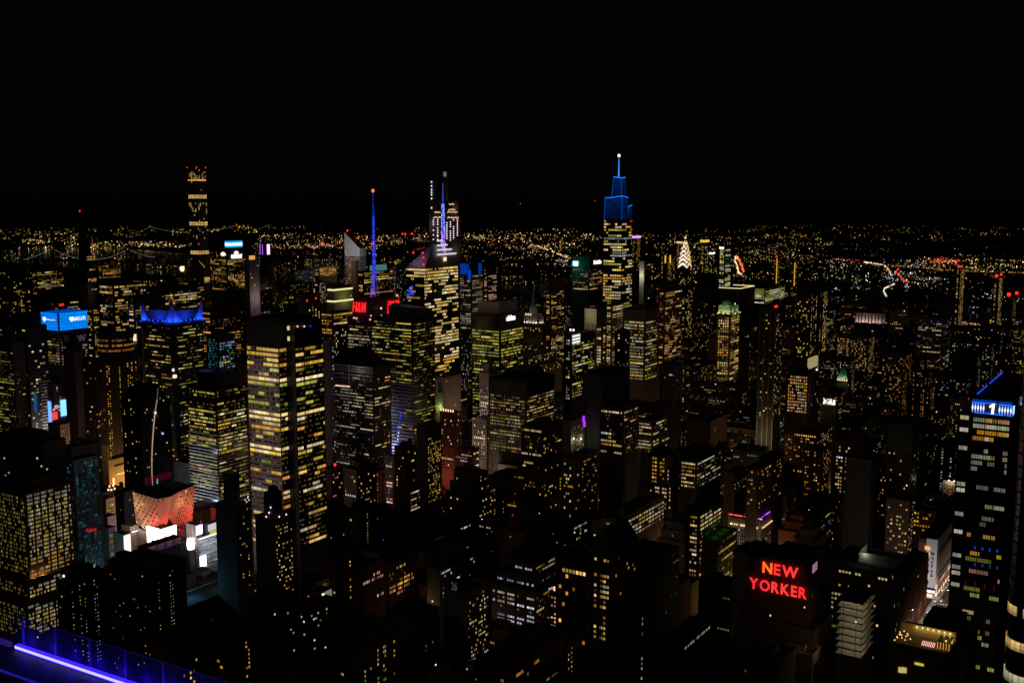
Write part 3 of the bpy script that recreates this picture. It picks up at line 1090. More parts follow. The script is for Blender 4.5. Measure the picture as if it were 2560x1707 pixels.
s = bld('ribbed_tower', 'pinkish ribbed tower with vertical amber lights under its roof, beside the word sign slab', 'skyscraper', 'G', 1160, 1215, 1530, 840, 1560, 1990, 'lavender_cladding', None, O('resid', .04, 'W', 3.6, 3), piers=(3, .9, .6), ph=0,
        tiers=[(.985, 0, 0, 0, 0), (1.0, 0, 0, 0, 0)])
for i in range(10):
    s.panel('lamp_strip', 'S', (s.b * (.02 + i * .062), s.b * (.05 + i * .062), s.H + .5, s.H + 8), 'lit', (.95, .5, .12), .4, 0)
point_light('floodlight', (s.b * .5, -22, s.H - 70), 7000, (1, .7, .65), s.o, 2)
bld('office_block', 'yellow-green rows of a squat block in front of the white wedge-roofed tower', 'building', 2, 210, 225, 440, 1135, 1260, 1800, 'dark_stone', O('office', .5, 'GY', 4, 3.2, .8, .5, top=1), O('office', .6, 'GY', 4, 3.2, .8, .5, top=1))
bld('apartment_block', 'block of rose-tinted small windows behind the dark slab with two red lights', 'building', 2, 445, 452, 550, 1118, 1250, 1750, 'brown_brick', O('resid', .4, 'K'), O('resid', .7, 'KW', 3.4, 2.6, .5, .5, top=1, s=.6))
s = bld('office_tower', 'stone tower with floodlit lime-green roof ledges', 'skyscraper', 2, 562, 600, 756, 1170, 1300, 1500, 'tan_stone', None, O('resid', .02, 'W'), ph=0, tiers=[(.82, -3, -3, 0, -8), (.93, -1.5, -1.5, 0, -5), (1.0, 0, 0, 0, 0)])
for t_ in s.tiers:
    for f in ('W', 'S'):
        L0, L1 = (t_[2], t_[3]) if f == 'W' else (t_[0], t_[1])
        q = MB()
        if t_ is not s.tiers[0]:
            if f == 'S':
                q.box(L0, L1, t_[2] - .6, t_[2] - .1, t_[5] - 2.2, t_[5] - .2, 'lit', (1.0, .95, .45))
            else:
                q.box(t_[0] - .6, t_[0] - .1, L0, L1, t_[5] - 2.2, t_[5] - .2, 'lit', (1.0, .95, .45))
            q.build('ledge_light', s.o)
point_light('floodlight', (s.b * .5, -14, s.H - 14), 2500, (.7, .8, .25), s.o, 1)
s = bld('office_tower', 'dark slab with yellow window columns and two red roof lights', 'skyscraper', 2, 325, 335, 502, 1215, 1420, 1400, 'dark_stone', None, O('cols', .3, 'YW', 3.8, 3, .6, .6, top=16), ph=0)
add_beacon(s, [(s.b * .15, 0, s.H - 9, 1.2), (s.b * .72, 0, s.H - 7, 1.2)])
s = bld('office_block', 'wide block of amber rows with a pale teal box on its roof', 'building', 2, 800, 812, 1075, 1040, 1190, 1900, 'dark_stone', O('office', .4, 'A'), O('office', .45, 'AYW', 4, 3.2, .7, .5, top=1), ph=0)
s.panel('teal_box', 'S', (s.b * .33, s.b * .78, s.H + 1, s.H + 11), 'lit', (.05, .16, .15), 8, -8)
bld('low_hall', 'low wide building glowing orange far behind the antenna mast', 'building', 2, 462, 470, 632, 1003, 1045, 2500, 'brown_brick', O('band', .8, 'A'), O('band', .9, 'A', 4, 3, .9, .6, s=.7, top=1), ph=0)
s = bld('apartment_tower', 'dark tower with three red lights along its roof, next to the construction lights', 'skyscraper', 2, 1148, 1180, 1232, 750, 960, 2850, 'dark_stone', O('resid', .04, 'Y'), ph=0)
add_beacon(s, [(0, s.a, s.H + 2, 2.4), (0, s.a * .3, s.H + 2, 2.4), (s.b * .8, 0, s.H + 2, 2.4)])

# crystal tower with a pink-blue spire
s = b_['crystal'] = bld('office_tower', 'crystal-cut tower of bright gold floors with a blue-to-pink spire', 'skyscraper', 2, 1168, 1322, 1592, 1010, 1960, 1400, 'dark_glass', custom=True)
zr = s.hit('S', 2, 1500, 810)[1]
zl = s.hit('W', 2, 1340, 940)[1]
m = MB()
m.frustum((0, s.b, 0, s.a, 0), (1.5, s.b - 1, 1.5, s.a - 2, s.H), 'dark_glass')
rows = int((s.H - s.hit('S', 6, 1500, 640)[1]) / 4.1)
for r in range(rows):
    z = s.H - 3 - r * 4.1
    e = 1.5 * z / s.H - .15
    hot = r in (0, 1, 2, 3) or r in (22, 23, 29) or (36 < r < 52)
    for f, L in (('W', s.a), ('S', s.b)):
        p = (.85 if hot else .45) if f == 'S' else (.9 if r < 3 else .16)
        n = int(L / 2.6)
        j = 0
        while j < n:
            run = rnd.randint(1, 6)
            on = rnd.random() < p
            cc = pick('WYW' if r < 30 else 'YA')
            bb = rnd.uniform(.4, 1.15) * (1.1 if f == 'S' else .6 if r > 2 else 1)
            for q in range(j, min(n, j + run)):
                if on:
                    b2 = bb * rnd.uniform(.7, 1.2)
                    u = 1 + (L - 2) * q / n + .25
                    w = (L - 2) / n - .5
                    if f == 'W':
                        m.face([(e, u + w, z), (e, u, z), (e, u, z + 2.5), (e, u + w, z + 2.5)], 'lit', tuple(x * b2 for x in cc))
                    else:
                        m.face([(u, e, z), (u + w, e, z), (u + w, e, z + 2.5), (u, e, z + 2.5)], 'lit', tuple(x * b2 for x in cc))
            j += run
for q in range(9):
    u, z = s.hit('W', 2, 1195 + rnd.uniform(0, 45), 1160 + rnd.uniform(0, 65))
    m.box(.4, .9, u, u + 3, z, z + 3, 'lit', (.02, .06, .8))
m.build('facade', s.o)
c = MB()
c.poly([(1.5, 1.5, s.H), (s.b - 1, 1.5, s.H), (s.b - 1, s.a - 2, s.H), (1.5, s.a - 2, s.H), (s.b * .35, s.a * .2, zr), (s.b * .95, 2, s.H + 20), (s.b * .5, s.a * .6, zr - 8), (2, s.a * .8, s.H + 5)],
       [(0, 1, 5, 4), (1, 2, 6, 5), (2, 3, 7, 6), (3, 0, 4, 7), (4, 5, 6), (4, 6, 7)], 'lavender_cladding')
c.build('crown', s.o)
cl = MB()
for k in range(5):
    z = s.H + 16 + k * 6
    cl.box(s.b * (.36 + k * .02), s.b * (.92 - k * .11), -.2 + k * 1.2, .4 + k * 1.2, z, z + 2.2, 'lit', (.62, .64, .68))
cl.box(s.b * .55, s.b * .62, -.4, .4, s.H + 8, s.H + 13, 'lit', (1.3, .9, .5))
cl.build('crown_light', s.o)
zs0 = s.hit('W', 2, 1322, 900)[1]
zs1 = s.hit('W', 2, 1322, 330)[1]
sx, sy = s.b * .33, s.a * .16
# set the spire where the photo shows it
best = None
for xx in np.linspace(0, s.b, 60):
    w_ = np.array([s.o.location[0], s.o.location[1]]) + E2 * xx + N2 * sy
    d_ = abs(proj((w_[0], w_[1], s.H + 30))[0] - px(2, 1469)[0])
    if best is None or d_ < best[0]:
        best = (d_, xx)
sx = best[1]
sm = MB()
nseg = 40
for k in range(nseg):
    t = k / nseg
    za, zc = zs0 + (zs1 - zs0) * t, zs0 + (zs1 - zs0) * (t + .85 / nseg)
    rr = 2.7 * (1 - t) ** .75 + .25
    col = (.75, .16, .85) if t < .1 else (.42, .12, .95) if t < .25 else (.1, .13, 1.0) if t < .6 else (.02, .06, .9) if t < .78 else (.06, .07, .35)
    kk = rnd.uniform(.5, 1.15)
    sm.bar((sx, sy, za), (sx, sy, zc), rr, 'lit', tuple(x * kk for x in col), 5)
    if t < .7:
        for q in range(3):
            a_ = rnd.uniform(0, 6.28)
            sm.box(sx + rr * math.cos(a_) - .35, sx + rr * math.cos(a_) + .35, sy + rr * math.sin(a_) - .35, sy + rr * math.sin(a_) + .35, za, za + 2.2, 'lit', (.9 if t < .3 else .3, .5, 1.5))
sm.build('spire', s.o)
for zx, zy in ((1412, 985), (1335, 930), (1310, 893), (1237, 890)):
    u, z = s.hit('W', 2, min(zx, 1320), zy)
    add_beacon(s, [(-1, max(1, u), z, 1.3)])
point_light('crown_glow', (-8, s.a * .4, s.H + 16), 2500, (.8, .6, 1.0), s.o, 1)

# mast tower with red letters
s = b_['mast'] = bld('office_tower', 'tower with a tall blue-violet antenna mast and red ampersand signs at its roof', 'skyscraper', 'J', 290, 820, 1640, 1000, 1568, 1290, 'dark_cladding',
                     O('office', .75, 'EW', 4.1, 3, .85, .6, top=4, s=.6), O('office', .25, 'WK', 4.1, 3, .8, .5, top=6), ph=0)
z0_ = s.H
blk = MB()
zs = s.hit('W', 'J', 780, 480)[1]
blk.box(3, s.b * .6, 3, s.a * .75, z0_, zs, 'dark_metal')
blk.box(s.b * .6 + .1, s.b - 2, 2, s.a * .6, z0_, zs - 2, 'dark_metal')
blk.build('roof_block', s.o)


def logo_text(face, inset, r, txt, col):
    a_, b2, za, zc = r
    ob = s
    cur = MB()
    ob.text(txt, face, r, col, 'screen', 'sign_letter', .05, proud=-inset + .6, slant=.28, thick=2)


r = s.rect('W', 'J', 445, 560, 775, 850)
s.text('H&M', 'W', r, (1.15, .02, .025), 'lit', 'sign_letter', .015, proud=1.0, slant=.25, thick=1)
rs = s.rect('S', 'J', 1335, 550, 1612, 850)
s.text('H&M', 'S', rs, (1.15, .02, .025), 'lit', 'sign_letter', .015, proud=1.0, slant=.25, thick=1)
point_light('sign_glow', (-6, s.a * .5, s.H + 6), 500, (1, .05, .05), s.o, 1)
point_light('sign_glow', (s.b * .8, -6, s.H + 6), 300, (1, .05, .05), s.o, 1)
mx, my = None, None
best = None
for xx in np.linspace(0, s.b, 60):
    w_ = np.array([s.o.location[0], s.o.location[1]]) + E2 * xx + N2 * s.a * .4
    d_ = abs(proj((w_[0], w_[1], 280))[0] - px(2, 926)[0])
    if best is None or d_ < best[0]:
        best = (d_, xx)
mx, my = best[1], s.a * .4
zt_ = CAMZ + (498 - px(2, 0, 412)[1]) / F * (s.D + 20) + 1
zb_ = zs
mm = MB()
nseg = 46
for k in range(nseg):
    t = k / nseg
    za, zc = zb_ + (zt_ - zb_) * t, zb_ + (zt_ - zb_) * (t + 1.0 / nseg)
    rr = 4.5 * (1 - t * 6) + 1.7 * min(1, t * 6) if t < .16 else 1.9 if t < .5 else 1.35 if t < .8 else .8
    col = (.16, .05, .30) if t < .05 else (.07, .04, .45) if t < .14 else (.03, .05, .8) if t < .75 else (.0, .03, .3)
    if t > .85 and k % 2:
        col = (.0, .01, .08)
    kk = rnd.uniform(.5, 1.1)
    if t < .2:
        for dx, dy in ((-1, -1), (1, -1), (1, 1), (-1, 1)):
            mm.bar((mx + dx * rr * .8, my + dy * rr * .8, za), (mx + dx * rr * .8, my + dy * rr * .8, zc), .3, 'lit', tuple(x * kk * 1.3 for x in col))
        mm.bar((mx - rr * .8, my - rr * .8, za), (mx + rr * .8, my - rr * .8, zc), .22, 'lit', tuple(x * kk for x in col))
        mm.bar((mx - rr * .8, my + rr * .8, za), (mx - rr * .8, my - rr * .8, zc), .22, 'lit', tuple(x * kk for x in col))
        for _ in range(2):
            mm.box(mx - rr - .4, mx - rr + .4, my + rnd.uniform(-rr, rr), my + rnd.uniform(-rr, rr) + .8, za, za + 1, 'lit', (.7 if t < .06 else .2, .15, .95))
    else:
        mm.bar((mx, my, za), (mx, my, zc + .05), rr, 'lit', tuple(x * kk for x in col), 6)
for t in (.2, .27, .33, .40, .52):
    z = zb_ + (zt_ - zb_) * t
    mm.lathe(mx, my, [(2.6, z), (2.6, z + 1.2)], 'lit', (.02, .08, 1.0), 8)
mm.build('antenna_mast', s.o)
add_beacon(s, [(mx, my, zt_ - 1, 2.0)], (1.8, .25, .06))
add_beacon(s, [(mx - 2.5, my, zb_ + (zt_ - zb_) * .49, 1.6)])
add_beacon(s, [(s.b * .95, 0, s.H + 22, 1.4)], (1.5, .4, .08))
for zx, zy, cc in ((480, 985, (1.3, .5, .35)), (545, 1000, (1.3, .6, .4)), (880, 1030, (1.6, .5, .3)), (900, 930, (.6, .55, .3)), (1165, 735, (1.4, 1.1, 1.3)), (1175, 930, (.6, .55, .4))):
    f_ = 'W' if zx < 810 else 'S'
    u, z = s.hit(f_, 'J', zx, zy)
    l_ = MB()
    l_.lathe(-.8 if f_ == 'W' else u, u if f_ == 'W' else -.8, [(.7, z - 1), (1.1, z), (.6, z + 1)], 'lit', cc, 8)
    l_.build('wall_lamp', s.o)

# block with blue glowing roof boxes
s = b_['bluebox'] = bld('office_tower', 'tower of small warm windows under glowing deep-blue roof boxes', 'skyscraper', 2, 1592, 1690, 1780, 1060, 1450, 1720, 'tan_stone', O('office', .75, 'WE', 3.8, 2.6, .55, .55, top=1, s=.6), O('office', .7, 'WE', 3.8, 2.6, .55, .55, top=1, s=.5), ph=0)
bb = MB()
bb.box(2, s.b * .6, s.a * .25, s.a * .98, s.H, s.H + 19, 'dark_metal')
bb.box(s.b * .5 + 6, s.b - 2, 2, s.a * .22, s.H, s.H + 19, 'dark_metal')
for f, u0, u1, pl in (('W', s.a * .25, s.a * .98, 2), ('S', s.b * .5 + 6, s.b - 2, 2)):
    for k in range(8):
        ua, ub = u0 + (u1 - u0) * k / 8, u0 + (u1 - u0) * (k + .9) / 8
        g_ = rnd.uniform(.3, 1)
        bb.box(pl - .6 if f == 'W' else ua, pl - .1 if f == 'W' else ub, ua if f == 'W' else pl - .6, ub if f == 'W' else pl - .1, s.H + 1, s.H + 18, 'lit', (0, .04 * g_, .38 * g_))
bb.build('roof_light_box', s.o)
s.panel('blue_panel', 'W', (s.a * .05, s.a * .24, s.H - 7, s.H + 8), 'lit', (0, .05, .55), .5)
bld('office_block', 'block of pale pink office rows east of the blue roof boxes', 'building', 2, 1780, 1786, 1888, 1062, 1300, 2000, 'dark_stone', O('office', .5, 'K'), O('office', .6, 'KW', 3.9, 3, .7, .5, top=1, s=.75))

# tower with green windows and white lettering
s = b_['green'] = bld('office_tower', 'dark green-windowed tower with a white lit script sign and a beige roof box', 'skyscraper', 6, 1686, 1915, 2100, 118, 920, 1430, 'dark_glass',
                      O('office', .75, 'G', 4.1, 2.4, .85, .5, top=22, rows={0: (.95, 'G', 1), 1: (.9, 'G', .9), 2: (.8, 'YG', .9), 3: (.7, 'G', .8), 7: (1, 'E', .5), 8: (1, 'G', .9)}, s=.95), O('office', .6, 'GY', 4.1, 2.4, .85, .5, top=22, rows={0: (.9, 'G', 1), 2: (.8, 'G')}), ph=0)
pb = MB()
pb.box(6, s.b * .9, 6, s.a * .85, s.H, s.H + 16, 'lavender_cladding')
pb.build('roof_box', s.o)
r = s.rect('S', 'W', 215, 640, 480, 770)
s.text('salesforce', 'S', r, (2.2, 2.0, 2.3), 'lit', 'sign_letter', .06)
for k in range(5):
    l_ = MB()
    u = s.a * k / 5 + 4
    l_.box(-.8, -.1, u, u + 8, s.H - 66, s.H - 22, 'dark_glass')
    pass

# lantern-topped stone tower
s = b_['lantern'] = bld('stone_tower', 'stone tower whose round colonnaded crown and lantern glow pinkish white', 'skyscraper', 'W', 775, 1240, 1400, 660, 1000, 1780, 'tan_stone', O('resid', .3, 'YW', 3.6, 2.6, .5, .55, top=20), O('resid', .3, 'YW', 3.6, 2.6, .5, .55, top=20), ph=0)
zb_ = s.hit('W', 'W', 1000, 880)[1]
cm = MB()
cxm, cym = s.b * .5, s.a * .5
R_ = min(s.a, s.b) * .5
cm.lathe(cxm, cym, [(R_ * 1.0, s.H), (R_ * 1.08, s.H + 1), (R_ * 1.0, s.H + 3), (R_ * .9, s.H + 6), (R_ * .82, s.H + 13), (R_ * .55, s.H + 19), (R_ * .3, s.H + 23)], 'grey_concrete', seg=12)
cm.lathe(cxm, cym, [(R_ * .24, s.H + 23), (R_ * .24, s.H + 29), (R_ * .16, s.H + 31), (R_ * .16, s.H + 38), (.3, s.H + 46)], 'pale_stone', seg=8)
cm.build('crown', s.o)
for f, L in (('W', s.a), ('S', s.b)):
    for k in range(6):
        q = MB()
        u = L * (k + .5) / 6
        if f == 'W':
            q.box(-1.6, 0, u - L * .055, u + L * .055, zb_, s.H - .5, 'pale_stone')
        else:
            q.box(u - L * .055, u + L * .055, -1.6, 0, zb_, s.H - .5, 'pale_stone')
        q.build('column', s.o)
spill_guard = MB()  # added under the lamps so they don't spill down the facade
spill_guard.box(-3.4, -.05, -3.4, s.a, zb_ - 1, zb_ - .1, 'tan_stone')
spill_guard.box(-.04, s.b, -3.4, -.05, zb_ - 1, zb_ - .1, 'tan_stone')
spill_guard.build('ledge', s.o)
for k in range(5):
    point_light('floodlight', (-2.6, s.a * (k + .5) / 5, zb_ + .8), 330, (1, .80, .78), s.o, .5)
for k in range(3):
    point_light('floodlight', (s.b * (k + .5) / 3, -2.6, zb_ + .8), 300, (1, .80, .78), s.o, .5)
for dx, dy in ((-6, s.a * .2), (-6, s.a * .8), (s.b * .6, -6)):
    point_light('floodlight', (dx, dy, s.H + 9), 380, (.85, .95, .9), s.o, .5)
for k in range(3):
    s.panel('lit_arch', 'W', (s.a * (.45 + k * .16), s.a * (.45 + k * .16) + 2.2, s.H + .6, s.H + 4), 'lit', (1.2, .7, .35), .3, 1.4)
bld('stone_tower', 'plain dark tower with amber rows beside the glowing lantern crown', 'skyscraper', 3, 262, 268, 413, 1150, 1750, 1900, 'brown_brick', O('office', .2, 'A'), O('office', .33, 'AYW', 3.8, 3, .6, .5, top=10))
s = bld('stepped_block', 'stepped stone block with rose windows in front of the lantern-crowned tower', 'building', 'A', 262, 290, 760, 255, 560, 1500, 'tan_stone', O('resid', .5, 'KW', 3.5, 2.5, .5, .5, top=1), O('resid', .16, 'KAW', 3.5, 2.7, .5, .5, top=1, dark=True), ph=1,
        tiers=[(.80, 0, 0, 0, 0), (.9, 2, 6, 2, 6), (1.0, 4, 16, 4, 18)])
s = bld('glass_block', 'dark glass block with a bright white stacked louvre at its corner roof', 'building', 'A', 790, 868, 1200, 95, 900, 1380, 'dark_glass', O('office', .45, 'WE', 4, 3, .7, .6, top=2), O('office', .42, 'GYE', 4, 2.6, .8, .5, top=12), ph=0)
for k in range(3):
    s.panel('lit_louvre', 'S', (1, s.b * .32, s.H - 3 - k * 4.2, s.H - .2 - k * 4.2), 'lit', (.9, .92, .85), .5)
for zx in (850, 927):
    u, z = s.hit('S', 'A', max(zx, 870), 40)
    add_beacon(s, [(max(0, u), 2, z, 1.3)], (2, 1.9, 1.8))
b_['blank'] = s = bld('blank_tower', 'tower with a blank beige windowless side wall, dotted with few tiny openings', 'building', 7, 570, 664, 738, 78, 500, 1430, 'tan_stone', O('resid', .04, 'W', 7, 6, .25, .3, top=20, dark=True), None, ph=1)
point_light('floodlight', (-16, s.a * .5, s.H - 6), 5500, (1, .95, .7), s.o, 3)
bld('apartment_block', 'narrow block of stacked golden windows against the blank beige wall', 'building', 7, 655, 663, 736, 208, 500, 1395, 'brown_brick', O('office', .9, 'W'), O('office', .72, 'WA', 3.6, 2.8, .7, .6, top=1))
bld('office_tower', 'tower of pale gold window rows directly below the blue-crowned tower', 'skyscraper', 7, 735, 742, 874, 42, 480, 1560, 'tan_stone', O('office', .7, 'W'), O('office', .75, 'EWY', 3.7, 2.5, .7, .55, top=2, s=.9))
b_['rows'] = bld('office_tower', 'tower of dense yellow office rows on both faces under a plain dark roof band', 'skyscraper', 7, 868, 1048, 1146, 88, 590, 1350, 'tan_stone', O('office', .8, 'YE', 4.0, 2.3, .8, .48, top=14, s=.85), O('office', .66, 'YE', 4.0, 2.3, .8, .48, top=14, s=.8))
bld('glass_block', 'small black glass block with scattered teal windows in front of the yellow rows', 'building', 7, 806, 866, 926, 252, 545, 1260, 'dark_glass', O('resid', .14, 'TEW', 3.6, 2.4, .6, .5, top=3), O('resid', .14, 'TCW', 3.6, 2.4, .6, .5, top=6))
bld('office_tower', 'brown tower of amber windows at the shoulder of the yellow-row tower', 'skyscraper', 7, 1150, 1165, 1336, -70, 460, 1620, 'brown_brick', O('office', .3, 'A'), O('office', .34, 'AW', 3.8, 2.9, .6, .55, top=3))
bld('apartment_tower', 'dark yellow-lit tower below the spired crescent crown', 'skyscraper', 7, 1318, 1326, 1418, -80, 300, 1800, 'dark_stone', O('resid', .3, 'Y'), O('resid', .34, 'YW', 3.5, 2.7, .6, .55, top=2))
bld('office_block', 'pale ribbed office block with white vertical fins', 'building', 7, 1158, 1283, 1330, 515, 710, 1150, 'dark_stone', O('office', .06, 'W', 4, 3, .6, .5), O('office', .04, 'W'), piers=(2.6, .7, .7, 'pale_stone'), ph=0)

# green domed tower
s = b_['dome'] = bld('domed_tower', 'stone tower with a green-lit dome and warm grid of windows', 'skyscraper', 3, 1606, 1716, 1786, 1362, 1880, 1600, 'tan_stone', O('office', .75, 'YWA', 4.0, 3.4, .6, .6, top=2, s=1.0), O('office', .55, 'YW', 4.0, 3.4, .6, .6, top=2), ph=0)
zc_ = s.hit('W', 3, 1690, 1300)[1]
zd = s.hit('W', 3, 1700, 1255)[1]
dm = MB()
m_ = min(s.a, s.b)
dm.box(1.5, s.b - 1.5, 1.5, s.a - 1.5, s.H, zc_, 'pale_stone')
dm.build('drum', s.o)
dm = MB()
dm.lathe(s.b / 2, s.a / 2, [(m_ * .5 * math.cos(t), zc_ + (zd - zc_) * math.sin(t)) for t in [i * math.pi / 2 / 8 for i in range(9)]][:-1] + [(.2, zd)], 'copper_roof', seg=14)
dm.build('dome', s.o)
spill_guard = MB()  # added to shade the facade from the dome's floodlights
spill_guard.box(-4, -.05, -4, s.a, s.H - 1, s.H - .1, 'tan_stone')
spill_guard.box(-.04, s.b, -4, -.05, s.H - 1, s.H - .1, 'tan_stone')
spill_guard.build('cornice', s.o)
for dx, dy in ((-3, s.a * .15), (-3, s.a * .5), (-3, s.a * .85), (s.b * .3, -3), (s.b * .8, -3)):
    point_light('floodlight', (dx, dy, s.H + .8), 900, (.75, 1.0, .38), s.o, .4)
for dx, dy in ((0, s.a * .3), (0, s.a * .75), (s.b * .5, 0)):
    point_light('floodlight', (dx, dy, zc_ + 2), 420, (.6, 1.0, .55), s.o, .4)
# ================================================================== the theatre district
bld('apartment_tower', 'dark broad tower with yellow-green window rows at the edge of the view', 'skyscraper', 5, -140, 100, 190, 345, 1010, 1150, 'dark_stone', O('office', .42, 'G', 3.9, 3, .62, .5, top=10), O('office', .10, 'GW', 3.9, 3, .8, .45, top=6), ph=1)
s = bld('striped_tower', 'tower with pale horizontal stripes and stacked yellow windows next to the blue lettered crown', 'skyscraper', 5, 105, 205, 366, 215, 970, 1300, 'dark_cladding', O('office', .14, 'YW'), O('resid', .24, 'YGW', 3.9, 3.6, .7, .5, top=22), ph=1)
st = MB()
for k in range(46):
    z = s.H - 70 - k * 3.9
    if z < 40:
        break
    st.box(s.b * .52, s.b, -.4, -.05, z, z + 1.5, 'pale_stone')
st.build('spandrel_band', s.o)
for q in range(6):
    u, z = s.hit('S', 5, 262 + (q % 2) * 10, 760 + q * 24)
    s.panel('blue_window', 'S', (u, u + 3, z, z + 6), 'lit', (.01, .07, .22), .2, .3)
point_light('street_glow', (s.b * .8, -25, 60), 26000, (.9, .8, .85), s.o, 3)
# blue lettered crown
s = b_['bank'] = bld('office_tower', 'tower under a glowing bright-blue gridded crown with white lettering on both sides', 'skyscraper', 'L', 585, 815, 1208, 920, 1568, 1500, 'dark_stone', O('office', .6, 'YW', 3.9, 2.6, .7, .5, top=36, s=.6), O('office', .6, 'EW', 3.9, 2.6, .8, .45, top=36, s=.7), ph=0)
zlo = s.hit('W', 'L', 815, 1158)[1]
for f, L, n in (('W', s.a, 9), ('S', s.b, 10)):
    cr = MB()
    cr.box(*((-1.6, -.4, 0, L) if f == 'W' else (0, L, -1.6, -.4)), zlo, s.H + 1, 'dark_metal')
    nr = 6
    for i in range(n):
        for j in range(nr):
            u0_, u1_ = L * (i + .06) / n, L * (i + .94) / n
            za, zc2 = zlo + (s.H + 1 - zlo) * (j + .06) / nr, zlo + (s.H + 1 - zlo) * (j + .94) / nr
            k = rnd.uniform(.85, 1.15) * (.92 if f == 'W' else 1)
            c = (.0, .24 * k, 1.02 * k)
            cr.box(*((-1.9, -1.61, u0_, u1_) if f == 'W' else (u0_, u1_, -1.9, -1.61)), za, zc2, 'lit', c)
    b_['crown' + f] = cr.build('light_crown', s.o)
rim = MB()
for i in range(12):
    rim.box(4, s.b - 4, s.a * i / 12, s.a * (i + .4) / 12, s.H + .2, s.H + 1.4, 'lit', (0, .05, .35))
rim.build('roof_light', s.o)
r = s.rect('W', 'L', 662, 985, 788, 1018)
s.text('BARCLAYS', 'W', r, (1.0, 1.15, 1.3), 'lit', 'sign_letter', .0, proud=2.2, parent=b_['crownW'])
r2 = s.rect('S', 'L', 1012, 965, 1183, 1000)
s.text('BARCLAYS', 'S', r2, (1.0, 1.15, 1.3), 'lit', 'sign_letter', .0, proud=2.2, parent=b_['crownS'])
for f, zx, zy in (('W', 643, 993), ('S', 985, 993)):
    u, z = s.hit(f, 'L', zx, zy)
    sh = MB()
    rad = 3.2
    pts = [(-1, .55), (-.55, .95), (0, .7), (.55, .95), (1, .55), (.75, -.35), (0, -1.1), (-.75, -.35)]
    p1 = [((-2.8, u - x * rad, z + y * rad) if f == 'W' else (u + x * rad, -2.8, z + y * rad)) for x, y in pts]
    p2 = [((-2.3, y_, z_) if f == 'W' else (x_, -2.3, z_)) for x_, y_, z_ in p1]
    sh.poly(p1 + p2, [tuple(range(8)), tuple(range(15, 7, -1))] + [(i, 8 + i, 8 + (i + 1) % 8, (i + 1) % 8) for i in range(8)], 'lit', (1.6, 1.8, 2.0))
    sh.build('crest_emblem', b_['crown' + f])
point_light('crown_glow', (-14, -14, zlo + 10), 2000, (.1, .4, 1), s.o, 2)
bld('apartment_tower', 'yellow-windowed tower standing just behind the blue lettered crown', 'skyscraper', 'L', 1205, 1215, 1395, 850, 1480, 1580, 'dark_stone', O('resid', .4, 'YW'), O('office', .55, 'YWA', 3.6, 3.2, .6, .5, top=2))
s = bld('glass_tower', 'tower with small red lit letters on its black face, above the blue lettered crown', 'skyscraper', 'L', 580, 700, 1130, 600, 900, 1820, 'dark_glass', None, O('office', .14, 'WA', 4, 3, .7, .5, top=22), ph=1)
u0_, u1_, za, zc2 = s.rect('S', 'L', 825, 782, 893, 808)
s.panel('red_sign', 'S', (u0_, u1_, za, zc2), 'lit', (.8, .03, .03), .3)

# hotel with a large dark letter
s = b_['wsign'] = bld('hotel_tower', 'slim dark hotel with a faint big letter on its roof and pale ribbed side', 'hotel', 5, 495, 582, 668, 400, 1155, 1250, 'dark_stone', None, O('resid', .05, 'C', 3.2, 3, .5, .6, top=4, dark=True), ph=0)
rb = MB()
za = s.hit('W', 5, 582, 345)[1]
zc2 = s.hit('W', 5, 582, 252)[1]
rb.box(-1, s.b + 2, -1, s.a + 1, za, zc2, 'dark_metal')
sbx = rb.build('sign_box', s.o)
nk = MB()
nk.box(2, s.b - 2, 2, s.a - 2, s.H, za - .05, 'dark_metal')
nk.build('penthouse', s.o)
u0_, u1_, z0_, z1_ = s.rect('S', 5, 603, 275, 662, 320)
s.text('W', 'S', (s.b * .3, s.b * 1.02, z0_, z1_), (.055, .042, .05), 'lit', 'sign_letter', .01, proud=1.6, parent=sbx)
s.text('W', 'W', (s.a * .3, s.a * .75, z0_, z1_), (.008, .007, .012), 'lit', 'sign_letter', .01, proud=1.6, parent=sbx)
rbm = MB()
for k in range(7):
    u = s.b * (k + .3) / 7
    rbm.box(u, u + s.b * .05, -.5, -.14, 30, s.H - 3, 'pale_stone')
rbm.box(s.b * .02, s.b * .9, -.13, -.02, 30, s.H - 3, 'tan_stone')
rbm.build('stone_rib', s.o)
for z in (70, 110, 150):
    point_light('facade_glow', (s.b * .5, -14, z), 1500, (1, .72, .68), s.o, 1)

# hotel of amber dots
s = b_['dots'] = bld('hotel_tower', 'huge dark hotel slab strung with columns of amber dots above a tan lit podium', 'hotel', 5, 705, 815, 1080, 495, 1430, 1200, 'dark_stone', O('resid', .03, 'A', 3.2, 3), O('cols', .33, 'A', 3.25, 3.3, .42, .42, top=4, s=1.3), ph=0)
dr = MB()
dr.lathe(s.b * .55, s.a * .45, [(s.b * .42, s.H), (s.b * .42, s.H + 26), (s.b * .44, s.H + 27), (s.b * .44, s.H + 32), (s.b * .1, s.H + 34)], 'dark_metal', seg=28)
for k in range(56):
    a0 = 2 * math.pi * k / 56
    for zz, c in ((12, (.25, .08, .01)), (18, (.36, .13, .015)), (24, (.2, .07, .01))):
        if rnd.random() < .8:
            q = rnd.uniform(.4, 1)
            x, y = s.b * .55 + s.b * .425 * math.cos(a0), s.a * .45 + s.b * .425 * math.sin(a0)
            tx, ty = -math.sin(a0) * 1.3, math.cos(a0) * 1.3
            dr.face([(x - tx, y - ty, s.H + zz), (x + tx, y + ty, s.H + zz), (x + tx, y + ty, s.H + zz + 2.2), (x - tx, y - ty, s.H + zz + 2.2)], 'lit', tuple(i * q for i in c))
dr.build('roof_drum', s.o)
zp = s.hit('S', 5, 900, 1240)[1]
po = MB()
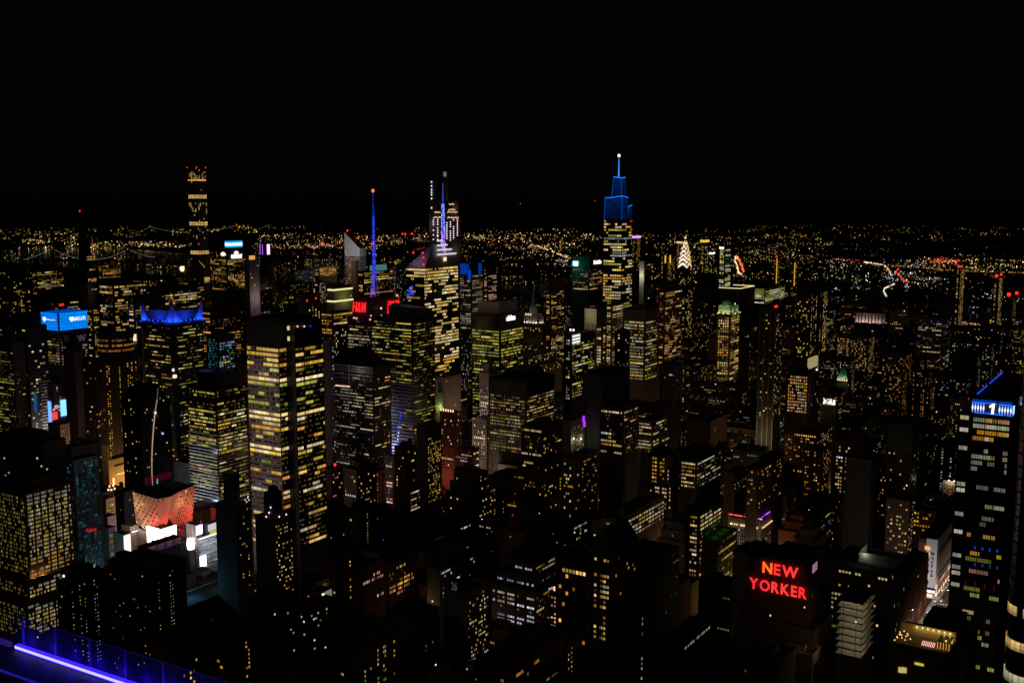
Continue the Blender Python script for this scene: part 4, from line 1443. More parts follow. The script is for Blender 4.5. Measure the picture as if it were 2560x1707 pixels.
po.box(-2, s.b + 1, -3, -.2, 0, zp, 'tan_stone')
for z in (zp - 9, zp - 20):
    po.box(s.b * .1, s.b * .5, -3.3, -3.02, z, z + 2.5, 'dark_glass')
po.box(-3, -2.01, -3, s.a * .3, 0, zp + 18, 'tan_stone')
po.build('podium_wall', s.o)
for q in range(6):
    point_light('street_glow', (s.b * (q + .3) / 6, -24, 22), 9000, (1, .55, .16), s.o, 1.5)
s.panel('torch_sign', 'S', (s.b * .03, s.b * .07, 10, 26), 'screen', (2.5, 1.1, .35), .8, 3.4)
s = bld('sign_pylon', 'dark slab hiding the amber-dotted hotel podium, with sparse amber lights', 'building', 5, 642, 720, 790, 470, 1300, 1215, 'dark_cladding', O('resid', .05, 'A', 3.4, 4), None, ph=0)

# billboard tower
s = b_['bluebill'] = bld('billboard_tower', 'grey billboard tower wrapped by tall bright-blue screens and a red screen', 'building', 5, 370, 408, 508, 668, 965, 1280, 'grey_concrete', None, O('resid', .05, 'C', 3, 2), ph=0)
r = s.rect('S', 5, 470, 785, 508, 905)
s.panel('blue_screen', 'S', (r[0], s.b, r[2], r[3]), 'screen', (.35, .9, 2.0))
r = s.rect('W', 5, 370, 790, 386, 960)
s.panel('blue_screen', 'W', (s.a - 6, s.a, r[2], r[3]), 'screen', (.2, .55, 1.6))
r = s.rect('S', 5, 409, 880, 450, 942)
s.panel('red_screen', 'S', r, 'screen', (1.4, .06, .05))
for q in range(7):
    u, z = s.hit('S', 5, 412 + rnd.uniform(0, 50), 830 + rnd.uniform(0, 40))
    s.panel('small_screen', 'S', (u, u + 2.5, z, z + 2), 'lit', (rnd.uniform(.3, 1), rnd.uniform(.2, .7), rnd.uniform(.2, .8)), .2)
b_['stonecut'] = bld('stone_block', 'low stone block with arched window columns below the blue billboard tower', 'building', 5, 375, 470, 545, 985, 1165, 1120, 'tan_stone', O('resid', .02, 'W', 3.6, 3, .45, .6, dark=True), O('resid', .03, 'W', 3.6, 3, .45, .6, dark=True))
point_light('street_glow', to_ := (b_['stonecut'].b * .4, -30, 70), 9000, (1, .6, .5), b_['stonecut'].o, 1)

# hotel with a light beam
s = b_['beam'] = bld('hotel_tower', 'black hotel with a slanted top split by a thin curved white light beam', 'hotel', 5, 945, 1102, 1335, 770, 1450, 950, 'dark_glass', custom=True)
m = MB()
zL = s.hit('S', 5, 1240, 662)[1]
m.poly([(0, 0, 0), (s.b, 0, 0), (s.b, s.a, 0), (0, s.a, 0), (0, 0, s.H), (s.b * .62, 0, zL), (s.b * .62, s.a, zL), (0, s.a, s.H), (s.b, 0, zL - 22), (s.b, s.a, zL - 22)],
       [(0, 1, 8, 5, 4), (1, 2, 9, 8), (2, 3, 7, 6, 9), (3, 0, 4, 7), (4, 5, 6, 7), (5, 8, 9, 6), (0, 3, 2, 1)], 'dark_glass')
put_windows(m, 'S', 0, window_cells(2, s.b - 2, 60, s.H, O('resid', .045, 'AWY', 3.1, 2.2, .6, .5)))
put_windows(m, 'W', 0, window_cells(2, s.a - 2, 60, s.H, O('resid', .05, 'AW', 3.1, 2.2, .6, .5)))
m.build('facade', s.o)
bm = MB()
pth = [s.hit('S', 5, zx, zy) for zx, zy in ((1236, 690), (1228, 780), (1212, 880), (1200, 1000), (1191, 1130), (1186, 1260), (1188, 1380), (1197, 1490))]
for i, ((u0_, z0_), (u1_, z1_)) in enumerate(zip(pth, pth[1:])):
    k = (.10, .35, .6, .55, .5, .42, .3)[i]
    bm.bar((u0_, -.8, z0_), (u1_, -.8, z1_), .55, 'lit', (k, k * .62, k * .48))
u, z = s.hit('S', 5, 1213, 882)
bm.box(u - 1, u + 1, -1.6, -.9, z - 1.4, z + 1.4, 'lit', (.9, .85, .8))
bm.build('light_beam', s.o)
u, z = s.hit('S', 5, 1272, 1045)
s.panel('blue_lamp', 'S', (u - 1, u + 1.4, z - 1, z + 1), 'lit', (.5, .55, 1.4), .3)
u0_, u1_, z0_, z1_ = s.rect('S', 5, 1110, 1345, 1330, 1395)
s.panel('red_glow_sign', 'S', (u0_ + 3, s.b * .9, z0_, z0_ + (z1_ - z0_) * .5), 'lit', (.035, .002, .005), .3)
s.panel('teal_sign', 'S', (s.b * .40, s.b * .44, z0_ - 8, z0_ + 3), 'lit', (.1, .45, .5), .3)

# horned blue crown
s = b_['horns'] = bld('office_tower', 'dark tower crowned by four curved horns floodlit deep blue', 'skyscraper', 5, 1108, 1352, 1590, 185, 1180, 1130, 'dark_cladding', O('office', .22, 'YW', 4.0, 2.8, .8, .4, top=5), O('office', .26, 'YGW', 4.0, 2.8, .8, .4, top=5), ph=0)
zt1 = s.hit('W', 5, 1355, 40)[1]
zb1 = s.hit('W', 5, 1352, 170)[1]
for (cx_, cy_, w_) in ((0, 0, 1), (0, s.a, 1), (s.b, 0, 1), (s.b, s.a, 1)):
    h = MB()
    for k in range(8):
        t0, t1 = k / 8, (k + 1) / 8
        e0, e1 = 15 * (1 - t0) ** 1.25 + 1.2, 15 * (1 - t1) ** 1.25 + 1.2
        sx_ = 1 if cx_ == 0 else -1
        sy_ = 1 if cy_ == 0 else -1
        za, zc2 = zb1 - 4 + (zt1 - zb1 + 4) * t0, zb1 - 4 + (zt1 - zb1 + 4) * t1
        for ax in (0, 1):
            x0_, x1_, X0_, X1_ = (cx_, cx_ + sx_ * e0, cx_, cx_ + sx_ * e1) if ax == 0 else (cx_, cx_ + sx_ * 1.5, cx_, cx_ + sx_ * 1.5)
            y0_, y1_, Y0_, Y1_ = (cy_, cy_ + sy_ * 1.5, cy_, cy_ + sy_ * 1.5) if ax == 0 else (cy_ + sy_ * 1.51, cy_ + sy_ * max(1.6, e0), cy_ + sy_ * 1.51, cy_ + sy_ * max(1.6, e1))
            h.frustum((min(x0_, x1_), max(x0_, x1_), min(y0_, y1_), max(y0_, y1_), za), (min(X0_, X1_), max(X0_, X1_), min(Y0_, Y1_), max(Y0_, Y1_), zc2), 'white_cladding')
    h.build('crown_horn', s.o)
dr = MB()
zd = s.hit('W', 5, 1300, 90)[1]
dr.box(5, s.b - 5, 5, s.a - 5, s.H + 2, zd, 'white_cladding')
dr.build('crown_drum', s.o)
sf = MB()
sf.box(-1.2, -.02, s.a * .92, s.a, 0, s.H - .5, 'grey_concrete')
sf.box(-1.2, -.02, 0, s.a * .08, 0, s.H - .5, 'dark_cladding')
sf.box(0.1, s.b * .1, -1.2, -.02, 0, s.H - .5, 'dark_cladding')
sf.build('corner_pier', s.o)
cn = MB()  # added under the blue lamps to keep the body below dark
cn.box(-5.5, -.05, -5.5, s.a + 4, s.H - 1.2, s.H - .1, 'dark_cladding')
cn.box(-.04, s.b + 4, -5.5, -.05, s.H - 1.2, s.H - .1, 'dark_cladding')
cn.build('cornice', s.o)
for dx, dy, pw in ((-9, s.a * .93, 2600), (-8, s.a * .5, 1500), (-10, s.a * .08, 2600), (s.b * .12, -9, 2600), (s.b * .5, -9, 1500), (s.b * .9, -9, 2600), (3, s.a + 6, 1500), (s.b * .7, s.a * .5, 500)):
    point_light('blue_floodlight', (dx * .45 if dx < 0 else dx, dy * .45 if dy < 0 else dy, s.H + 2.0), pw * 1.6, (.004, .05, 1.0), s.o, .5)
for q in range(16):
    f = 'W' if q < 8 else 'S'
    L = s.a if f == 'W' else s.b
    u = L * ((q % 8) + rnd.uniform(.2, .8)) / 8
    l_ = MB()
    l_.box(*((-1.2, -.2, u, u + .8) if f == 'W' else (u, u + .8, -1.2, -.2)), s.H + 1.2, s.H + 2.6, 'lit', (.05, .18, 1.5))
    l_.build('blue_lamp', s.o)
u, z = s.hit('S', 5, 1358, 598)
gs = MB()
gs.box(u - 1, u + 3, -2.5, -.3, z - 1.8, z + 1.8, 'lit', (1.6, .9, .65))
gs.box(u - 1.5, u, -2.5, -.3, z + 6, z + 9, 'lit', (.9, .9, .95))
gs.build('lit_sign', s.o)
# teal tower
s = b_['teal'] = bld('glass_tower', 'dark glass tower of teal and cyan lit panes beside the yellow banded tower', 'skyscraper', 5, 1618, 1712, 1842, 285, 665, 1240, 'teal_glass', O('resid', .6, 'T', 3.6, 2.6, .75, .62, top=4, s=.6, dim=.2), O('resid', .62, 'TTTC', 3.6, 2.6, .75, .62, top=8, s=.7, rows={0: (.8, 'C', .7), 4: (.4, 'YW', 1.2), 7: (.35, 'Y', 1.2)}), ph=1)
s.panel('pale_edge', 'S', (.1, 3.2, 60, s.H - 30), 'lit', (.05, .16, .19), .2, .15)
b_['brownwide'] = bld('office_block', 'wide brown block with amber strip windows behind the teal glass tower', 'building', 5, 1560, 1650, 1888, 85, 450, 1520, 'brown_brick', O('band', .3, 'A'), O('band', .4, 'A', 4, 2.4, .85, .5, top=14, s=.7), ph=0)
s = bld('sign_block', 'low block topped by a glowing cream script sign and a white letter board', 'building', 'L', 1640, 1660, 1912, 1245, 1330, 1370, 'dark_metal', None, None, ph=0)
u0_, u1_, z0_, z1_ = s.rect('S', 'L', 1755, 1258, 1910, 1345)
s.panel('sign_board', 'S', (u0_, s.b, z0_, z1_ + 4), 'lavender_cladding', (0, 0, 0), .6, .2)
s.text('E', 'S', (s.b - 6, s.b - 1.5, z1_ - 5, z1_ + 3), (1.5, 1.1, .6), 'lit', 'sign_letter', .05, proud=1)
for q in range(9):
    s.panel('script_sign', 'S', (s.b * (.02 + q * .047), s.b * (.05 + q * .047), z1_ - 2 - q % 3, z1_ + 1 + (q * 2) % 3), 'lit', (1.3, .95, .6), .3, .2)
point_light('sign_glow', (s.b * .75, -12, z1_ - 2), 700, (1, .8, .8), s.o, 1)

# ================================================================== yellow banded tower (the brightest)
s = b_['banded'] = bld('office_tower', 'brightest tower, stacked with glowing gold floors under a tall black screen crown', 'skyscraper', 0, 615, 716, 806, 800, 1430, 890, 'lavender_cladding', custom=True, keep=True)
zt_ = s.hit('W', 'N', 600, 480)[1]
m = MB()
nx = 10.0
m.box(0, s.b, nx, s.a, 0, zt_, 'lavender_cladding', top='roofing')
m.box(nx * .9, s.b, 0, nx - .01, 0, zt_, 'dark_cladding', top='roofing')
m.build('facade', s.o)
scn = MB()
scn.box(.5, s.b - .5, nx + .5, s.a - .5, zt_, s.H, 'dark_metal')
scn.box(nx * .9 + .5, s.b - .5, .5, nx + .4, zt_, s.H - 2, 'dark_metal')
scn.build('screen_crown', s.o)
fl = [(0, .75, 'Y', .7), (1, .95, 'YYA', 1.15), (2, .35, 'Y', .9), (3, .85, 'Y', 1.1), (4, .45, 'YG', .8), (5, .12, 'GW', .6), (6, 1.0, 'AW', 1.25), (7, .85, 'G', 1.15), (8, .15, 'G', .6), (9, .35, 'G', .8), (10, .2, 'G', .7), (11, .3, 'G', .9),
      (12, .02, 'G', .4), (13, .95, 'W', 1.3), (14, .95, 'W', 1.3), (15, .25, 'W', .8), (16, .75, 'YA', 1.1), (17, .05, 'Y', .6), (18, .35, 'YA', 1), (19, .15, 'Y', .7), (20, .95, 'W', 1.15), (21, .9, 'YW', 1.15), (22, .04, 'Y', .4), (23, .35, 'YG', 1), (24, .12, 'Y', .7),
      (25, .85, 'YA', 1.1), (26, .3, 'A', .8), (27, .2, 'Y', .6), (28, .1, 'W', .5), (29, .8, 'WE', 1.0), (30, .2, 'YA', .8), (31, .1, 'Y', .7), (32, .3, 'YA', .9), (33, .15, 'Y', .7), (34, .5, 'YW', .9), (35, .2, 'YW', .8), (36, .15, 'YA', .8), (37, .5, 'W', .9), (38, .3, 'W', .8), (39, .6, 'WA', 1), (40, .8, 'WA', 1)]
fh = 4.25
floors = []
for r, p, pal, k in fl:
    z = zt_ - 1.0 - r * fh
    if z < 12:
        break
    band = MB()
    for f, u0_, u1_, pl in (('W', nx + .6, s.a, 0), ('M', .6, nx * .9 - .4, nx), ('S', nx * .9 + .6, nx * .9 + (s.b - nx * .9) * .30, 0), ('S', nx * .9 + (s.b - nx * .9) * .33, s.b - .4, 0)):
        pp = p * (1 if f == 'W' else .75)
        n = max(3, int((u1_ - u0_) / 1.45))
        j = 0
        while j < n:
            run = rnd.randint(3, 9)
            on = rnd.random() < pp
            c = pick(pal)
            bri = k * rnd.uniform(.5, 1.15) * (1 if on else 0)
            for q in range(j, min(n, j + run)):
                b2 = bri * rnd.uniform(.55, 1.3)
                ua, ub = u0_ + (u1_ - u0_) * (q + .06) / n, u0_ + (u1_ - u0_) * (q + .94) / n
                h_ = 2.5 if on else 1.5
                col = tuple(x * b2 for x in c)
                dimly = (not on) and rnd.random() < .45
                if dimly:
                    g2 = rnd.uniform(.03, .2)
                    col = tuple(x * g2 for x in c)
                mt = 'lit' if on or dimly else 'dark_glass'
                if f == 'W':
                    x = pl - .15
                    band.face([(x, ub, z - h_), (x, ua, z - h_), (x, ua, z), (x, ub, z)], mt, col)
                else:
                    y_ = (nx if f == 'M' else 0) - .15
                    band.face([(ua, y_, z - h_), (ub, y_, z - h_), (ub, y_, z), (ua, y_, z)], mt, col)
            j += run
    if band.f:
        band.build('floor_glazing', s.o)
lv = MB()
for r in range(len(fl)):
    z = zt_ - 1.0 - r * fh
    if z < 12:
        break
    lv.box(-.9, -.2, nx + .3, s.a + .3, z + .25, z + 1.0, 'lavender_cladding')
    lv.box(nx * .9 + .3, s.b + .3, -.9, -.2, z + .25, z + 1.0, 'grey_concrete')
lv.build('sunscreen_bar', s.o)
for x_, z_ in ((nx * .5, zt_ + 12), (nx * .5, zt_ + 21)):
    l_ = MB()
    l_.box(x_, x_ + 1.6, nx * .3, nx * .3 + 1.4, z_ - 6, z_ - 2.5, 'lit', (.7, .55, .25))
    l_.build('roof_lamp', s.o)
for zx, zy, c in ((742, 187, (1.3, .5, .4)), (830, 187, (1, .7, .35)), (910, 183, (.0, .04, .8))):
    u, z = s.hit('S', 'N', zx, zy)
    l_ = MB()
    l_.lathe(u, -.9, [(.5, z - .7), (.9, z), (.4, z + .8)], 'lit', c, 8)
    l_.build('roof_lamp', s.o)
for z_ in (60, 110, 160, 205):
    point_light('street_glow', (-26, s.a * .6, z_), 3200, (1, .74, .72), s.o, 2)  # added to brighten the west wall, standing in for the district's glow
# mast at the crown
mp = MB()
mp.bar((s.b * .5, s.a * .5, s.H), (s.b * .5, s.a * .5, s.H + 22), .5, 'dark_metal', (0, 0, 0), 6)
mp.build('antenna_mast', s.o)

# terraced glass tower left of it
s = b_['eleven'] = bld('glass_tower', 'dark glass tower of broken yellow floor strips rising over the glaring white screens', 'skyscraper', 5, 1462, 1690, 1932, 715, 1560, 915, 'dark_glass',
                      O('office', .55, 'YG', 4.1, 2.2, .86, .55, top=3, rows={5: (1, 'WY', 1.1), 6: (.6, 'WY', 1), 9: (.3, 'G', .8), 13: (.3, 'G'), 18: (.5, 'AY', .9), 21: (.6, 'Y', 1)}), O('office', .5, 'YWG', 4.1, 2.2, .86, .55, top=2, rows={1: (.2, 'Y', 1), 5: (1, 'WY', 1), 6: (.5, 'WY', .9)}),
                      tiers=[(.93, 0, 0, 0, 0), (1.0, 4, 4, 3, 5)], ph=1)
um = MB()
zk = s.hit('S', 5, 1800, 570)[1]
um.box(s.b * .25, s.b * .95, s.a * .2, s.a * .9, s.H, zk, 'dark_glass')
um.build('roof_block', s.o)
base = MB()  # base louvres carried higher up the wall to catch the screens' light
zb2 = 30
for k in range(32):
    z = 4 + k * 3.4
    base.box(-1.0, -.4, 0, s.a, z, z + .7, 'white_cladding')
    base.box(0, s.b, -1.0, -.4, z, z + .7, 'white_cladding')
base.build('louvre_band', s.o)
for y_, z_, pw_ in ((s.a * .7, 30, 9000), (s.a * .4, 55, 7000), (s.a * .6, 85, 4000)):
    point_light('screen_glow', (-22, y_, z_), pw_, (.62, .76, 1.0), s.o, 2)
# tower with blue wash
b_['fiveleft'] = s = bld('office_tower', 'black tower with a notched white-edged roof screen and a pink lamp row', 'skyscraper', 6, 578, 918, 1056, 535, 1290, 1090, 'dark_cladding', O('office', .25, 'EW', 4.0, 2.6, .8, .45, top=9, s=.6, rows={8: (.8, 'WE', .8), 9: (.7, 'EW', .8), 5: (.35, 'E', .7)}), O('office', .15, 'WA', 4.0, 2.6, .8, .45, top=9, rows={9: (.9, 'WK', .9)}), ph=0)
wd = MB()
zw = s.hit('W', 6, 760, 405)[1]
wd.poly([(2, 2, s.H), (s.b, 2, s.H), (s.b, s.a, s.H), (2, s.a, s.H), (s.b * .9, s.a * .5, zw + 4), (s.b * .4, s.a * .9, zw)], [(0, 1, 4), (0, 4, 5), (1, 2, 4), (2, 3, 5, 4), (3, 0, 5)], 'roofing')
wd.build('wedge_roof', s.o)
ed = MB()
for k, zz in enumerate((.6, 3.4, 6.0, 10.5, 15.0)):
    ed.box(-.7, -.15, 0, s.a if k > 0 else s.a, s.H - zz, s.H - zz + (.8 if k else 1.2), 'white_cladding')
ed.box(-.8, -.16, s.a * .54, s.a * .56, s.H - 34, s.H + 2, 'white_cladding')
ed.build('roof_rail', s.o)
pk = MB()
for k in range(14):
    u, z = s.hit('W', 6, 588 + k * 11.4, 665 + k * .9)
    pk.box(-1.3, -.72, u - .5, u + .5, z - .6, z + .6, 'lit', (1.7, .95, .7))
tag(pk.build('roof_lamp', s.o), kind='stuff')
point_light('roof_glow', (-10, s.a * .3, s.H - 4), 1200, (1, .75, .7), s.o, 1)
s = b_['wash'] = bld('office_tower', 'striped tower washed blue-white on its lower corner with a column of blue lights', 'skyscraper', 6, 905, 1226, 1400, 165, 1230, 1170, 'dark_cladding',
                    O('office', .34, 'YG', 4.0, 2.6, .84, .45, top=3, rows={0: (.7, 'GY', .9), 2: (.9, 'GY', 1), 3: (.45, 'YG', 1.0), 14: (.1, 'Y', .8)}), O('office', .28, 'GY', 4.0, 2.6, .84, .45, top=4, s=.8), ph=0)
st = MB()
for k in range(40):
    z = s.H - 60 - k * 4.0
    if z < 25:
        break
    st.box(-.8, -.2, 0, s.a, z, z + 1.7, 'lavender_cladding')
st.build('spandrel_band', s.o)
wg = MB()
zw = s.hit('S', 6, 1225, 62)[1]
wg.poly([(2, 2, s.H), (s.b - 2, 2, s.H), (s.b - 2, s.a - 2, s.H), (2, s.a * .6, s.H), (2, s.a * .6, zw), (s.b - 2, 2, zw - 4), (2, 2, zw), (s.b - 2, s.a - 2, zw)], [(0, 1, 5, 6), (3, 0, 6, 4), (1, 2, 7, 5), (2, 3, 4, 7), (4, 6, 5, 7)], 'dark_metal')
wg.build('roof_screen', s.o)
bl = MB()
for k in range(26):
    zx, zy = 1143 - k * 1.6, 870 + k * 13
    if zy > 1190:
        break
    u, z = s.hit('W', 6, zx, zy)
    c = (1.6, 1.4, 1.7) if zy in (870 + 13 * 13, 870 + 13 * 15, 870 + 13 * 17) else (.03, .12, 1.3)
    kk = rnd.uniform(.15, 1.1)
    bl.box(-1.5, -.9, u - .45, u + .45, z - .5, z + .5, 'lit', c if c[0] > 1 else tuple(q * kk for q in c))
bl.build('blue_light_column', s.o)
for y_, z_, p_ in ((s.a * .72, 45, 9000), (s.a * .5, 62, 7000), (s.a * .8, 80, 5000), (s.a * .65, 105, 2500)):
    point_light('screen_glow', (-9, y_, z_), p_, (.55, .58, 1.0), s.o, 3)
s = bld('office_block', 'block of white-yellow paned office rows beneath the red ampersand sign', 'building', 6, 712, 900, 960, 205, 420, 1240, 'brown_brick', O('office', .7, 'EW', 4, 2.6, .8, .5, top=1, s=.75), O('office', .5, 'EW', 4, 2.6, .8, .5, top=1), ph=0)
bld('office_block', 'block with a long bright row of gold windows at its roofline', 'building', 6, 508, 600, 762, 108, 420, 1420, 'dark_stone', O('office', .6, 'YA', 4, 2.5, .7, .5, top=1, rows={0: (1, 'YA', 1.2)}), O('office', .6, 'YA', 4, 2.5, .7, .5, top=1, rows={0: (1, 'YA', 1.2), 1: (.9, 'Y', .9), 2: (.9, 'Y', .9)}), ph=0)
bld('blank_tower', 'plain black slab in front of the gold-roofline block', 'building', 6, 600, 622, 714, 205, 430, 1330, 'dark_glass', O('resid', .35, 'WK', 3.5, 2.4, .5, .6, top=4), None, ph=0)
s = bld('striped_tower', 'narrow grey striped tower with blue dots squeezed beside the brightest tower', 'building', 6, 512, 520, 578, 325, 1200, 1050, 'grey_concrete', None, O('resid', .25, 'CEB', 3.8, 2.6, .7, .5, top=3, s=.7, dark=True), ph=0)

# ================================================================== midtown south: mid distance
s = b_['bush'] = bld('stone_tower', 'slender pale stone tower with rows of pink-lit arched windows', 'skyscraper', 'F', 1560, 1690, 1845, 270, 930, 1230, 'pale_stone', O('resid', .10, 'K', 4, 3.2, .5, .58, top=16, dark=True, rows={3: (.9, 'K', 1.1), 5: (.9, 'KW', 1.2), 6: (.9, 'K', 1), 11: (.95, 'K', 1.2)}), O('resid', .02, 'K'), ph=0, tiers=[(.93, 0, 0, 0, 0), (1.0, 2, 2, 4, 14)])
point_light('facade_glow', (-24, s.a * .5, s.H - 55), 4500, (1, .72, .6), s.o, 2)
s = bld('stone_block', 'pale stone stepped block with scattered pink windows at the foot of the slender pale tower', 'building', 'F', 1465, 1655, 1840, 1010, 1440, 1150, 'pale_stone', O('resid', .28, 'KW', 3.9, 3, .5, .55, top=2, dark=True, rows={0: (.6, 'W', .8), 5: (.8, 'K', 1.2)}), O('resid', .15, 'AW', 3.9, 3, .5, .55, top=2), ph=0)
point_light('facade_glow', (-22, s.a * .6, s.H - 30), 2600, (1, .7, .5), s.o, 2)
pm = MB()
for k in range(4):
    pm.lathe(s.b * (.3 + k * .2), -.8, [(.6, s.H - 30), (1.1, s.H - 29), (.5, s.H - 28)], 'lit', (1.5, .25, .9), 8)
tag(pm.build('pink_lamp', s.o), kind='stuff')
s = b_['stripes'] = bld('office_tower', 'black tower with closely spaced pale vertical fins and cream full-floor rows', 'skyscraper', 'A', -195, 295, 660, 705, 1568, 1050, 'dark_cladding',
                       O('office', .5, 'YW', 4.0, 1.8, .7, .5, top=18, rows={0: (.6, 'E', .6), 2: (1, 'A', 1.2), 3: (.8, 'W', .9), 4: (.4, 'K', 1), 9: (1, 'W', 1.1), 10: (.4, 'WK', .9), 12: (1, 'W', 1.2), 20: (.6, 'E', .8), 22: (1, 'WK', 1.1)}, s=.8),
                       O('office', .42, 'YW', 4.0, 1.8, .7, .5, top=18, rows={2: (.4, 'AY', 1), 9: (.4, 'W', .9), 12: (1, 'W', 1.1)}, s=.8), ph=0)
pf = MB()
n = int(s.a / 1.9)
for i in range(n + 1):
    pf.box(-.9, -.13, s.a * i / n - .2, s.a * i / n + .2, 20, s.H - 1, 'pale_stone')
pf.build('vertical_fin', s.o)
point_light('facade_glow', (-24, s.a * .5, 50), 6000, (1, .8, .6), s.o, 3)
bx = MB()
bx.box(s.b * .3, s.b * .95, s.a * .25, s.a * .8, s.H, s.H + 9, 'dark_cladding')
bx.build('penthouse', s.o)
s = b_['advert'] = bld('sign_tower', 'tan slab carrying a tall narrow billboard lit green from below', 'building', 'F', 985, 1098, 1320, 450, 980, 1190, 'tan_stone', None, O('resid', .03, 'A', 3.8, 4, .4, .4), ph=1)
r = s.rect('W', 'F', 1015, 470, 1092, 832)
s.panel('billboard', 'W', (r[0], r[1], r[2], r[3]), 'pale_stone', (0, 0, 0), .5, .2)
s.panel('billboard_picture', 'W', (r[0] + 1, r[1] - 1, r[2] + (r[3] - r[2]) * .55, r[3] - 1.5), 'teal_glass', (0, 0, 0), .15, .75)
for k in range(4):
    point_light('floodlight', (-4.5, r[0] + (r[1] - r[0]) * (k + .5) / 4, r[2] - .5), 420, (.6, 1, .22), s.o, .4)
point_light('floodlight', (-8, (r[0] + r[1]) / 2, r[3] - 6), 110, (.9, .95, .9), s.o, .4)
s = b_['redstep'] = bld('stepped_tower', 'slim stepped brick tower glowing red toward its foot with pink window rows', 'skyscraper', 'F', 1045, 1238, 1330, 905, 1560, 1040, 'red_brick',
                       O('resid', .06, 'K', 3.9, 2.3, .5, .55, top=1, dark=True, rows={7: (.7, 'K', .9), 11: (.9, 'W', 1.1), 22: (.9, 'K', 1.2), 25: (.8, 'K', 1.2), 26: (.9, 'K', 1.2), 28: (.9, 'KW', 1.2)}), O('resid', .1, 'WK', 3.9, 2.3, .5, .55, top=1),
                       tiers=[(.90, 0, 0, 0, 0), (1.0, 0, 0, 0, 2), (1.13, 4, 4, 4, 4), (1.22, 7, 7, 7, 7)], ph=0)
point_light('street_glow', (-22, s.a * .6, 45), 9000, (1, .36, .26), s.o, 2)
pl_ = MB()
for k in range(6):
    u = 2 + (s.a - 4) * k / 5
    pl_.box(-.9, -.1, u - .6, u + .6, s.H + 1.2, s.H + 3.6, 'lit', (1.5, .85, .6))
tag(pl_.build('terrace_lamp', s.o), kind='stuff')
bld('apartment_tower', 'green-tinted apartment tower of scattered yellow windows beside the red-footed stepped tower', 'skyscraper', 6, 1258, 1338, 1455, 1000, 1540, 960, 'dark_stone', None, O('resid', .45, 'YYGA', 3.3, 2.4, .5, .62, top=12, s=1.0, rows={0: (.6, 'A', .8)}), parts=0, ph=1)
bld('apartment_tower', 'dark tower with few amber windows standing in front of the blue-washed tower', 'skyscraper', 6, 1085, 1170, 1258, 1168, 1520, 900, 'brown_brick', O('resid', .12, 'YA', 3.3, 3, .5, .5, top=3), O('resid', .03, 'Y'), ph=1, tank=1)
s = bld('striped_block', 'pink-lit striped glass block glimpsed in a street gap below the blue-washed tower', 'building', 6, 1008, 1022, 1082, 1228, 1560, 930, 'lavender_cladding', O('band', .3, 'K'), O('band', .35, 'KE', 3.6, 2, .95, .35, top=1, s=.4), ph=0)
point_light('street_glow', (s.b * .5, -18, 40), 6000, (1, .55, .6), s.o, 2)
s = bld('stone_block', 'tan block with white panes in a row beside the roof with a red lamp', 'building', 'D', 350, 500, 720, 120, 490, 830, 'tan_stone', O('resid', .06, 'W', 4.2, 3.2, .45, .55, top=6, dark=True, rows={2: (.9, 'G', 1), 5: (.9, 'E', .7)}), O('resid', .18, 'AWY', 4.0, 3.2, .5, .5, top=6, rows={7: (.7, 'E', .6)}), parts=40, ph=1)
s = bld('brick_block', 'dark low block with scattered warm windows and a red roof lamp', 'building', 'D', 110, 130, 350, 120, 340, 850, 'brown_brick', None, O('resid', .32, 'WYK', 4, 3.4, .45, .5, top=4), parts=40, ph=0)
add_beacon(s, [(s.b * .45, 2, s.H + 3, 1.4)], (1.5, .04, .12))
bld('office_block', 'low dark block with yellow-lit corner rows under the blue-washed tower', 'building', 'D', 915, 1095, 1215, 345, 500, 800, 'brown_brick', O('resid', .02, 'W'), O('office', .55, 'WK', 3.7, 2.4, .6, .5, top=2), parts=30, ph=1)
bld('stepped_block', 'stepped block with pale blue and cream window rows beside the red-footed tower', 'building', 6, 1575, 1700, 1752, 1180, 1480, 1000, 'brown_brick', O('office', .12, 'CW', 3.8, 2.3, .6, .45, top=2, rows={2: (.8, 'W', .8), 8: (.8, 'C', .8)}), O('office', .2, 'W'), tiers=[(.7, -3, -3, -3, -3), (1, 0, 0, 0, 0)])
b_['pyr'] = bld('stepped_block', 'dark stepped block with a lone pink window pair and white windows on its flank', 'building', 'D', 1590, 1850, 1960, 160, 560, 850, 'dark_stone', O('resid', .03, 'K', 4, 3, .5, .5), O('resid', .25, 'W', 4, 3, .5, .5), tiers=[(.72, -6, -5, -6, -5), (.86, -3, -2, -3, -2), (1, 0, 0, 0, 0)], tank=1)
bld('office_block', 'brick block with orange windows low on its flank and a glowing roof tent beside it', 'building', 'D', 1865, 1895, 2062, 330, 600, 860, 'tan_stone', O('resid', .05, 'A'), O('office', .3, 'AW', 3.9, 2.5, .55, .6, top=2, dark=True, rows={6: (.9, 'A', 1.1), 7: (.8, 'A', 1.2)}), parts=40, ph=1)
bld('brick_tower', 'tall dark stepped tower with rose and amber window grids on its broad face', 'skyscraper', 'C', 500, 765, 1010, 60, 985, 880, 'dark_stone',
    O('office', .12, 'A', 3.9, 2.7, .6, .6, top=2, rows={7: (.7, 'WK', 1), 8: (.9, 'K', 1.15), 9: (.8, 'A', 1.1), 11: (.75, 'KA', 1.05), 12: (.5, 'AY', 1), 15: (.5, 'YA', .8), 16: (.9, 'K', 1.2), 17: (.85, 'W', 1.1), 18: (.9, 'KW', 1.1), 19: (.95, 'K', 1.15)}),
    O('resid', .2, 'AY', 3.9, 2.7, .6, .6, top=10, rows={9: (.6, 'A', 1), 10: (.7, 'A', 1)}),
    tiers=[(.42, -22, -6, -4, -4), (.62, -14, -4, -2, -2), (.74, -7, -2, 0, 0), (1, 0, 0, 0, 0)], parts=100, ph=1)
